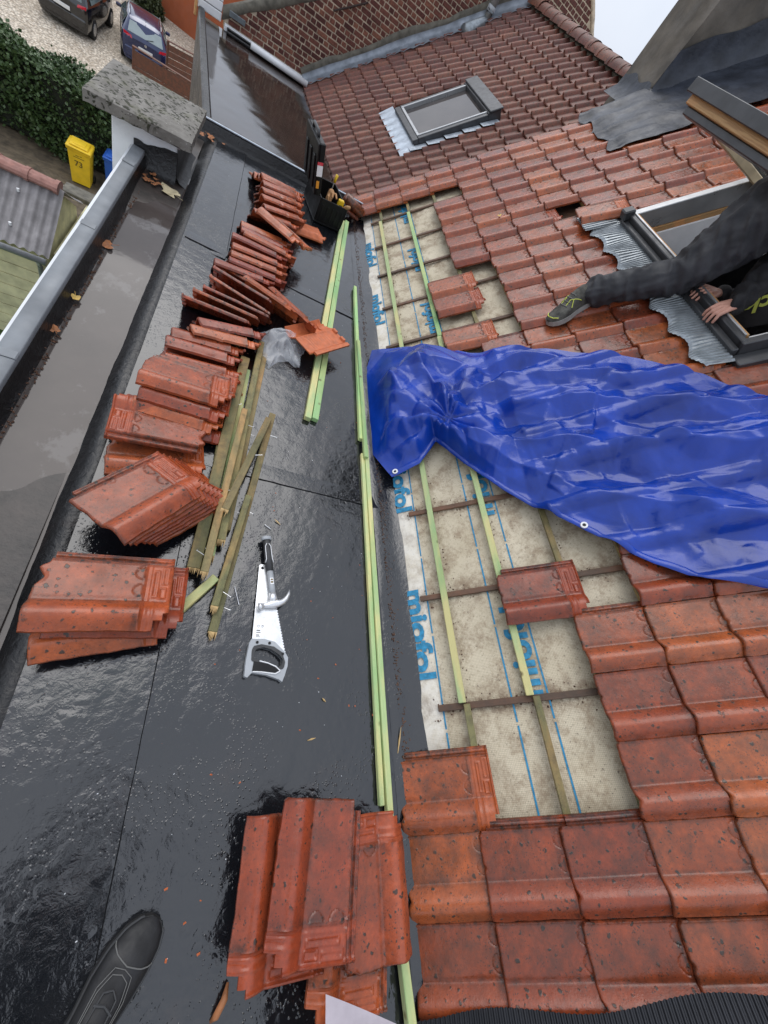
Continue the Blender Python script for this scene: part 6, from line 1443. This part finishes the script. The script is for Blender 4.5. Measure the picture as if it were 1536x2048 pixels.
# black tool box with its lid thrown open
TBM = Matrix.Translation((0.60, 4.10, 0.004)) @ Matrix.Rotation(R(14), 4, 'Z')
tb2 = thing('tool_box', 'open black plastic tool box with upright lid beyond the tile piles', 'tool box', M=TBM)
W_, D_, Hh = 0.25, 0.40, 0.19
mb = MB(); mb.bbox((-W_/2, -D_/2, 0), (W_/2, D_/2, 0.014), 0.004)
for (lo, hi) in (((-W_/2, -D_/2, 0.0145), (-W_/2 + 0.010, D_/2, Hh)), ((W_/2 - 0.010, -D_/2, 0.0145), (W_/2, D_/2, Hh)), ((-W_/2 + 0.0105, -D_/2, 0.0145), (W_/2 - 0.0105, -D_/2 + 0.010, Hh)), ((-W_/2 + 0.0105, D_/2 - 0.010, 0.0145), (W_/2 - 0.0105, D_/2, Hh))): mb.bbox(lo, hi, 0.003)
for i in range(5): mb.bbox((-W_/2 + 0.03 + i*0.045, -D_/2 - 0.006, 0.02), (-W_/2 + 0.045 + i*0.045, -D_/2 - 0.0005, Hh - 0.04), 0.002)
mb.build('body', M_BLACKP, tb2, M=TBM)
LDM = TBM @ Matrix.Translation((-W_/2 - 0.012, 0, Hh + 0.004)) @ Matrix.Rotation(R(-14), 4, 'Y')
mb = MB(); mb.bbox((-0.055, -D_/2, 0), (-0.040, D_/2, 0.33), 0.006); mb.bbox((-0.0395, -D_/2, 0), (0.0, -D_/2 + 0.012, 0.33), 0.004); mb.bbox((-0.0395, D_/2 - 0.012, 0), (0.0, D_/2, 0.33), 0.004); mb.bbox((-0.0395, -D_/2 + 0.0125, 0.318), (0.0, D_/2 - 0.0125, 0.33), 0.004)
for i in range(3): mb.bbox((-0.066, -D_/2 + 0.05 + i*0.12, 0.03), (-0.0555, -D_/2 + 0.10 + i*0.12, 0.24), 0.004)
lid = mb.build('lid', M_BLACKP, tb2, M=LDM)
mb = MB(); mb.tube([(-0.03, -0.08, 0.33), (-0.03, -0.07, 0.36), (-0.03, 0.07, 0.36), (-0.03, 0.08, 0.33)], 0.012, 8); mb.build('carry_handle', simple('grey_handle', (0.05, 0.052, 0.055), 0.5), lid, True, LDM)
mb = MB(); mb.bbox((-0.05, -D_/2 - 0.0022, 0.13), (-0.006, -D_/2 - 0.0002, 0.20), 0.0005); mb.build('white_label', M_WHITE, lid, M=LDM)
mb = MB(); mb.bbox((-0.05, -D_/2 - 0.0024, 0.201), (-0.006, -D_/2 - 0.0002, 0.222), 0.0005); mb.build('red_label', M_REDLIGHT, lid, M=LDM)
mb = MB(); mb.bbox((-0.045, -D_/2 - 0.0022, 0.05), (-0.022, -D_/2 - 0.0002, 0.10), 0.0005); mb.build('amber_latch', simple('amber_plastic', (0.75, 0.32, 0.03), 0.4), lid, M=LDM)
glv = thing('work_glove', 'tan work glove stuffed in the open tool box', 'glove', (0.60, 4.03, 0.2))
def pt_(x, y, z): return TBM @ Vector((x, y, z))
blob('shell', [[(pt_(-0.03, -0.12, 0.17), 0.028), (pt_(-0.02, -0.10, 0.22), 0.026)], [(pt_(-0.04, -0.12, 0.2), 0.011), (pt_(-0.05, -0.15, 0.20), 0.010), (pt_(-0.045, -0.165, 0.17), 0.009)], [(pt_(-0.02, -0.12, 0.22), 0.011), (pt_(-0.025, -0.15, 0.235), 0.010), (pt_(-0.03, -0.18, 0.22), 0.009)], [(pt_(-0.01, -0.11, 0.22), 0.011), (pt_(0.005, -0.14, 0.235), 0.010), (pt_(0.01, -0.17, 0.22), 0.009)]], 0.005, [simple('tan_leather', (0.50, 0.27, 0.12), 0.8)], None, glv, 2)
lv = thing('spirit_level', 'short yellow tool handle standing in the tool box', 'tool', (0.66, 4.0, 0.2))
mb = MB(); mb.bbox((0.05, -0.15, 0.08), (0.10, -0.115, 0.215), 0.006); mb.build('body', M_YELLOW, lv, M=TBM); mb = MB(); mb.bbox((0.06, -0.1515, 0.15), (0.09, -0.1502, 0.18), 0.0005); mb.build('vial', M_BLACKP, lv, M=TBM)
ht = thing('hammer_handle', 'wooden tool handle sticking out of the tool box corner', 'tool', (0.7, 3.98, 0.15))
mb = MB(); mb.tube([pt_(0.09, -0.08, 0.10), pt_(0.11, -0.20, 0.205), pt_(0.115, -0.235, 0.225)], [0.013, 0.015, 0.012], 10); mb.build('handle', M_W_WARM, ht, True)
pr_ = thing('screwdriver', 'thin yellow screwdriver standing against the tool box lid', 'tool', (0.6, 4.2, 0.15))
mb = MB(); mb.tube([pt_(0.02, 0.02, 0.05), pt_(0.03, 0.03, 0.25)], 0.004, 8); mb.build('blade', M_STEEL, pr_); mb = MB(); mb.tube([pt_(0.03, 0.03, 0.2505), pt_(0.035, 0.034, 0.31)], [0.011, 0.012], 10); mb.build('grip', M_YELLOW, pr_, True)
# spare ridge piece and half tile left at the valley head
def loose(name, M, label, mesh=TILE_PILE):
    o = bpy.data.objects.new(name, mesh); COL.objects.link(o); o.matrix_world = M; o['label'] = label; o['category'] = 'roof tile'; return o
mb = MB(); mb.tube([(0, 0, 0), (0, 0.20, 0)], 0.045, 14); o = mb.build('ridge_offcut', M_CLAY, smooth=True, M=Matrix.Translation((0.985, 4.40, 0.08)) @ Matrix.Rotation(R(100), 4, 'Z') @ Matrix.Rotation(R(15), 4, 'X'))
tag(o, 'short rounded clay offcut lying at the far end of the valley', 'roof tile')
mb = MB(); mb.bbox((-0.08, -0.09, 0), (0.08, 0.09, 0.018), 0.004); o = mb.build('tile_offcut', M_CLAY, M=Matrix.Translation((0.86, 4.36, 0.05)) @ Matrix.Rotation(R(20), 4, 'Z') @ Matrix.Rotation(R(12), 4, 'Y'))
tag(o, 'square cut clay tile piece resting by the tool box', 'roof tile')

# clear plastic bag, crumpled
bu = np.linspace(0, 1, 60); bU, bV = np.meshgrid(bu, bu)
bx = 0.20 + 0.30*bU + 0.03*noise2(bU, bV, 201, 3, 6); by = 2.20 - 0.34*bV + 0.10*bU*bV + 0.05*noise2(bU, bV, 202, 3, 6)
cenw = np.clip(1 - np.hypot((bU - 0.5)/0.55, (bV - 0.5)/0.55), 0, 1)
bz = 0.005 + 0.07*cenw**0.7 + (crumple(bU, bV, 60, 0.028, 21) + crumple(bU, bV, 260, 0.012, 22))*(0.25 + cenw) + 0.03*np.clip(cenw*2, 0, 1)
bz = np.maximum(bz, 0.004 + 0.001*np.sin(bU*40))
keep_ = np.hypot((bU - 0.5)/0.52, (bV - 0.5)/0.52) + 0.14*noise2(bU, bV, 203, 3, 8) < 1.0
mb = MB(); mb.v = [(bx[i, j], by[i, j], bz[i, j]) for i in range(60) for j in range(60)]
mb.f = [(i*60+j, i*60+j+1, (i+1)*60+j+1, (i+1)*60+j) for i in range(59) for j in range(59) if keep_[i, j]]; mb.mi = [0]*len(mb.f)
tag(mb.build('plastic_bag', M_FILM, smooth=True), 'crumpled clear plastic bag between the old battens and orange tile', 'plastic bag')

# black pleated strip and white sheet at the very front
mb = MB(); rows = []
for q in np.linspace(0, 1, 6):
    row = []
    for i, s in enumerate(np.arange(-0.12, 1.6, 0.0035)):
        Y = -0.70 + 0.055*max(0, s)*1.0 - 0.28*q + 0.012*math.sin(s*11); row.append(RP(Y, s, 0.108 + 0.012*math.sin(q*3.1) + (0.0022 if (i//2) % 2 else -0.0022)))
    rows.append(row)
mb.grid(rows); tag(mb.build('pleated_flashing', simple('black_pleated_flashing', (0.016, 0.017, 0.021), 0.45, 0.2)), 'black pleated flashing strip across the tiles at the bottom edge', 'flashing')
mb = MB(); mb.grid([[(0.525 + 0.20*u - 0.03*v + 0.02*u*v, -0.515 - 0.30*v - 0.10*u, 0.198 + 0.035*u*u + 0.03*math.sin(v*3) - 0.03*v) for u in np.linspace(0, 1, 14)] for v in np.linspace(0, 1, 14)])
tag(mb.build('paper_sheet', simple('off_white_paper', (0.42, 0.38, 0.42), 0.8, var=0.2), smooth=True), 'white paper corner lying on the nearest tile pile', 'paper')

# ------------------------------------------------------------------ small litter
def leaf(name, loc, size, rz, mat, label, lobes=5, group=None, M0=None):
    pts = []
    for i in range(lobes*4 + 1):
        t = -2.6 + 5.2*i/(lobes*4); r = size*(0.55 + 0.45*abs(math.cos(t*lobes/2.0)))*(0.75 + 0.25*math.cos(t)); pts.append((r*math.sin(t), r*math.cos(t)))
    mb = MB(); n_ = len(pts); V = [(0, -0.1*size, 0.004)] + [(x, y, 0.002 + 0.16*size*math.sin(5*x/size + 2*y/size)*0.6 + 0.10*size*(x*x + y*y)/size**2) for x, y in pts]
    mb.add(V, [(0, i, i+1) for i in range(1, n_)]); mb.tube([(0, -0.1*size, 0.004), (0.1*size, -0.9*size, 0.008)], 0.0011, 5)
    o = mb.build(name, mat, M=(M0 if M0 is not None else Matrix.Translation(loc)) @ Matrix.Rotation(rz, 4, 'Z')); tag(o, label, 'leaf', group); return o
leaf('fallen_leaf', (-0.44, 3.25, -0.038), 0.085, 1.0, M_LEAFPALE, 'pale maple leaf lying in the channel near the white pillar')
leaf('fallen_leaf', (-0.60, 2.41, -0.040), 0.055, 2.0, M_LEAFDRY, 'tan curled leaf at the coping edge of the puddle', 4)
leaf('fallen_leaf', (-0.615, 1.64, -0.030), 0.030, 0.4, M_LEAFDRY, 'small orange brown leaf fragment near the end of the puddle', 3)
leaf('fallen_leaf', (-0.61, 1.90, -0.030), 0.030, 3.4, M_LEAFGOLD, 'little yellow leaf against the channel wall', 3)
leaf('fallen_leaf', (0.12, 1.2, 0), 0.05, 0.3, M_LEAFGOLD, 'yellow leaf stuck on a wet tile at the bottom right', 4, None, RM @ Matrix.Translation((0.555, 0.985, 0.085)))
leaf('fallen_leaf', (0.12, 1.2, 0), 0.022, 0.3, M_LEAFGOLD, 'tiny yellow leaf on a tile above the stripped area', 4, None, RM @ Matrix.Translation((-3.55, 1.16, 0.085)))
rl = np.random.RandomState(31)
for i in range(9): leaf('fallen_leaf', (-0.56 + rl.uniform(-.06, .10), 3.25 + rl.uniform(-.03, .10), -0.03), rl.uniform(0.018, 0.032), rl.uniform(0, 6), M_LEAFDRY, 'small brown leaf drifted against the pillar foot', 3, 'leaves drifted at the pillar foot')
for i in range(10): leaf('fallen_leaf', (-0.34 + rl.uniform(-.10, .12), 4.28 + rl.uniform(-.05, .05), 0.012), rl.uniform(0.018, 0.034), rl.uniform(0, 6), M_LEAFDRY, 'small brown leaf caught in the kerb corner', 3, 'leaves caught in the kerb corner')
curl = MB(); curl.tube([(0.335, -0.50, 0.006), (0.328, -0.525, 0.014), (0.312, -0.55, 0.010), (0.30, -0.558, 0.004)], [0.003, 0.009, 0.009, 0.003], 8); tag(curl.build('curled_leaf', M_LEAFDRY, smooth=True), 'curled brown leaf lying beside the nearest tile pile', 'leaf')
def chips(name, n_, xr, yr, size, mat, label, cat, seed, zf=None, elong=1.0, M=None, cluster=None):
    r_ = np.random.RandomState(seed); mb = MB()
    for _ in range(n_):
        if cluster is not None: x = cluster(r_); y = r_.uniform(*yr)
        else: x, y = r_.uniform(*xr), r_.uniform(*yr)
        s_ = size*r_.uniform(0.4, 1.3); a = r_.uniform(0, 6.28); z = zf(x, y) if zf else 0.001
        R_ = Matrix.Translation((x, y, z)) @ Matrix.Rotation(a, 4, 'Z') @ Matrix.Rotation(r_.uniform(-.3, .3), 4, 'X')
        mb.add([(-s_*elong, -s_*.6, 0), (s_*elong, -s_*.5, 0), (s_*.8*elong, s_*.6, 0), (-s_*.7*elong, s_*.5, 0), (0, 0, s_*.7)], [(0, 1, 4), (1, 2, 4), (2, 3, 4), (3, 0, 4)], R_)
    o = mb.build(name, mat, M=M); o['kind'] = 'stuff'; tag(o, label, cat, kind='stuff'); return o
chips('tile_crumbs', 70, (0.0, 0.85), (-0.5, 2.4), 0.004, M_CLAY_RAW, 'scattered red tile crumbs on the wet felt', 'crumbs', 41)
chips('valley_grit', 1300, (0.88, 0.99), (-0.6, 4.3), 0.0035, M_DEBRIS, 'brown grit and moss crumbs lying along the valley', 'grit', 42, lambda x, y: 0.008 + 0.06*max(0, x-0.97), cluster=lambda r_: 0.925 + abs(r_.normal(0, 0.018)))
chips('channel_silt', 500, (-0.625, -0.595), (-0.4, 3.3), 0.005, M_DEBRIS, 'dark silt line along the coping foot', 'silt', 43, lambda x, y: -0.044)
chips('pale_specks', 160, (-0.25, 0.85), (-0.6, 4.2), 0.0017, M_WHITE_D, 'pale specks of mortar on the felt', 'specks', 44)
def on_under(x, y): return 0.002
gm = MB(); r_ = np.random.RandomState(45)
for _ in range(1500):
    i = r_.randint(-1, 9); Y = 0.09 + 0.465*i + r_.normal(0, 0.03); s = r_.uniform(0.08, 0.95); 
    if r_.rand() < 0.4: Y = r_.uniform(-0.3, 4.3); s = r_.choice([0.208, 0.474, 0.735]) + 0.018 + abs(r_.normal(0, 0.014))
    z_ = r_.uniform(0.0012, 0.004); p = RP(Y, s, under_o(Y, s)); a = r_.uniform(0, 6.28); u = (EY*math.cos(a) + RU*math.sin(a))*z_; w = (EY*-math.sin(a) + RU*math.cos(a))*z_*0.7
    k = len(gm.v); gm.v += [tuple(p - u - w), tuple(p + u - w*.8), tuple(p + u*.8 + w), tuple(p - u*.9 + w), tuple(p + RN*z_*0.9)]; gm.f += [(k, k+1, k+4), (k+1, k+2, k+4), (k+2, k+3, k+4), (k+3, k, k+4)]; gm.mi += [0]*4
o = gm.build('underlay_grit', M_DEBRIS); tag(o, 'dark grit gathered along the battens on the underlay', 'grit', kind='stuff')
# wood splinters and a long nail
for (x, y, a, L, lb) in ((0.262, 0.485, 1.9, 0.07, 'shiny long nail lying left of the saw'), (0.36, 0.83, 2.6, 0.03, 'short nail on the felt above the hammer')):
    mb = MB(); d = Vector((math.cos(a), math.sin(a), 0)); p = Vector((x, y, 0.004)); mb.tube([p, p + d*L], 0.0018, 8); mb.tube([p + d*L, p + d*(L + 0.0015)], 0.004, 10); tag(mb.build('nail', M_STEEL), lb, 'nail')
for (x, y, a, L, lb) in ((0.54, 0.02, 0.2, 0.03, 'green wood chip on the felt right of the saw'), (0.905, -0.05, 1.35, 0.09, 'pale splinter standing in the valley by the eaves tile'), (0.61, 0.14, 2.4, 0.02, 'small tan splinter in the middle of the felt'), (0.40, 0.86, 2.5, 0.035, 'straw coloured splinter above the hammer')):
    mb = MB(); d = Vector((math.cos(a), math.sin(a), 0.12)).normalized(); p = Vector((x, y, 0.004)); mb.tube([p, p + d*L*.5, p + d*L], [0.001, 0.0035, 0.0006], 6); tag(mb.build('wood_splinter', M_W_SPLINT), lb, 'splinter')
# nail heads along the new battens
# ------------------------------------------------------------------ the photographer: shoe in view, body behind the camera
ph = thing('person', 'photographer in dark clothes, only the tip of a black shoe in view', 'person', (0.05, -0.5, 0))
SM2 = frame(Vector((-0.035, -0.595, 0.004)), Vector((0.56, 0.83, 0)).normalized(), Vector((-0.83, 0.56, 0)).normalized(), Vector((0, 0, 1)))
shoe = link('shoe', None, ph, SM2); shoe['label'] = 'black stitched work shoe'
upb, rows_b = shoe_mesh('shoe', 0.315, shoe, SM2, M_SHOE_B, M_TYRE, H=0.100, W=0.106)
for side in (0, 1):
    q = (lambda a: a) if side == 0 else (lambda a: math.pi - a)
    shoe_line('stitching', rows_b, 0.315, [(0.20, q(0.75)), (0.40, q(0.82)), (0.58, q(0.95)), (0.68, q(1.2)), (0.70, q(1.57))], 0.0009, M_STITCH, shoe, SM2)
    shoe_line('stitching', rows_b, 0.315, [(0.20, q(0.68)), (0.40, q(0.75)), (0.60, q(0.85)), (0.71, q(1.15)), (0.725, q(1.57))], 0.0009, M_STITCH, shoe, SM2)
    shoe_line('seam', rows_b, 0.315, [(0.25, q(1.05)), (0.45, q(1.12)), (0.60, q(1.25)), (0.63, q(1.57))], 0.002, M_GREYP2, shoe, SM2)
    shoe_line('welt', rows_b, 0.315, [(0.1, q(0.12)), (0.4, q(0.12)), (0.7, q(0.12)), (0.9, q(0.14)), (0.97, q(0.2))], 0.003, M_GREYP2, shoe, SM2)
for x in (0.30, 0.38, 0.46, 0.54): shoe_line('lace', rows_b, 0.315, [(x, 1.1), (x + 0.02, 1.57), (x, 2.04)], 0.003, M_GREYP2, shoe, SM2)
shoe_line('toe_cap_seam', rows_b, 0.315, [(0.80, 0.25), (0.76, 0.9), (0.74, 1.57), (0.76, 2.24), (0.80, 2.89)], 0.0014, M_STITCH, shoe, SM2)
V3 = lambda *a: Vector(a)
hp = V3(-0.12, -0.72, 0.90)
pch = [[(V3(0.0, -0.56, 0.11), 0.05), (V3(-0.02, -0.60, 0.30), 0.06), (V3(-0.04, -0.62, 0.50), 0.065), (V3(-0.06, -0.68, 0.88), 0.09), (hp, 0.13)], [(V3(-0.28, -0.86, 0.11), 0.05), (V3(-0.26, -0.82, 0.5), 0.065), (V3(-0.20, -0.76, 0.88), 0.09), (hp, 0.13)],
       [(hp, 0.14), (V3(-0.14, -0.74, 1.15), 0.135), (V3(-0.14, -0.70, 1.36), 0.15), (V3(-0.13, -0.66, 1.52), 0.06), (V3(-0.12, -0.60, 1.64), 0.10)],
       [(V3(-0.14, -0.70, 1.36), 0.11), (V3(0.04, -0.64, 1.40), 0.075), (V3(0.10, -0.42, 1.26), 0.055), (V3(0.05, -0.20, 1.44), 0.042)], [(V3(-0.14, -0.70, 1.36), 0.11), (V3(-0.32, -0.64, 1.40), 0.075), (V3(-0.30, -0.42, 1.26), 0.055), (V3(-0.10, -0.20, 1.44), 0.042)]]
blob('body', pch, 0.014, [M_CLOTH2, M_CLOTH, M_SKIN], lambda c: 2 if c.z > 1.53 else (1 if c.z < 0.9 else 0), ph, 4)
blob('hair', [[(V3(-0.13, -0.63, 1.70), 0.095), (V3(-0.13, -0.66, 1.64), 0.09)]], 0.02, [M_HAIR], None, ph, 3)
sole2 = link('shoe', None, ph, Matrix.Translation((-0.36, -1.02, 0.004)) @ Matrix.Rotation(R(62), 4, 'Z'))
shoe_mesh('shoe', 0.30, sole2, sole2.matrix_world.copy(), M_SHOE_B, M_TYRE, H=0.105, W=0.104)
for nm, w, d, s in (('hand', V3(0.045, -0.17, 1.455), V3(-0.1, 1, 0.3), 1), ('hand', V3(-0.095, -0.17, 1.455), V3(0.1, 1, 0.3), -1)): hand(nm, w, d, V3(0, 0.2, -1)*s, V3(-1, 0, 0)*s, ph, voxel=0.005)
mb = MB(); mb.bbox((-0.075, -0.075, 1.47), (0.06, -0.066, 1.545), 0.003); tag(mb.build('phone', M_BLACKP), 'black phone held behind the viewpoint by the photographer', 'phone')
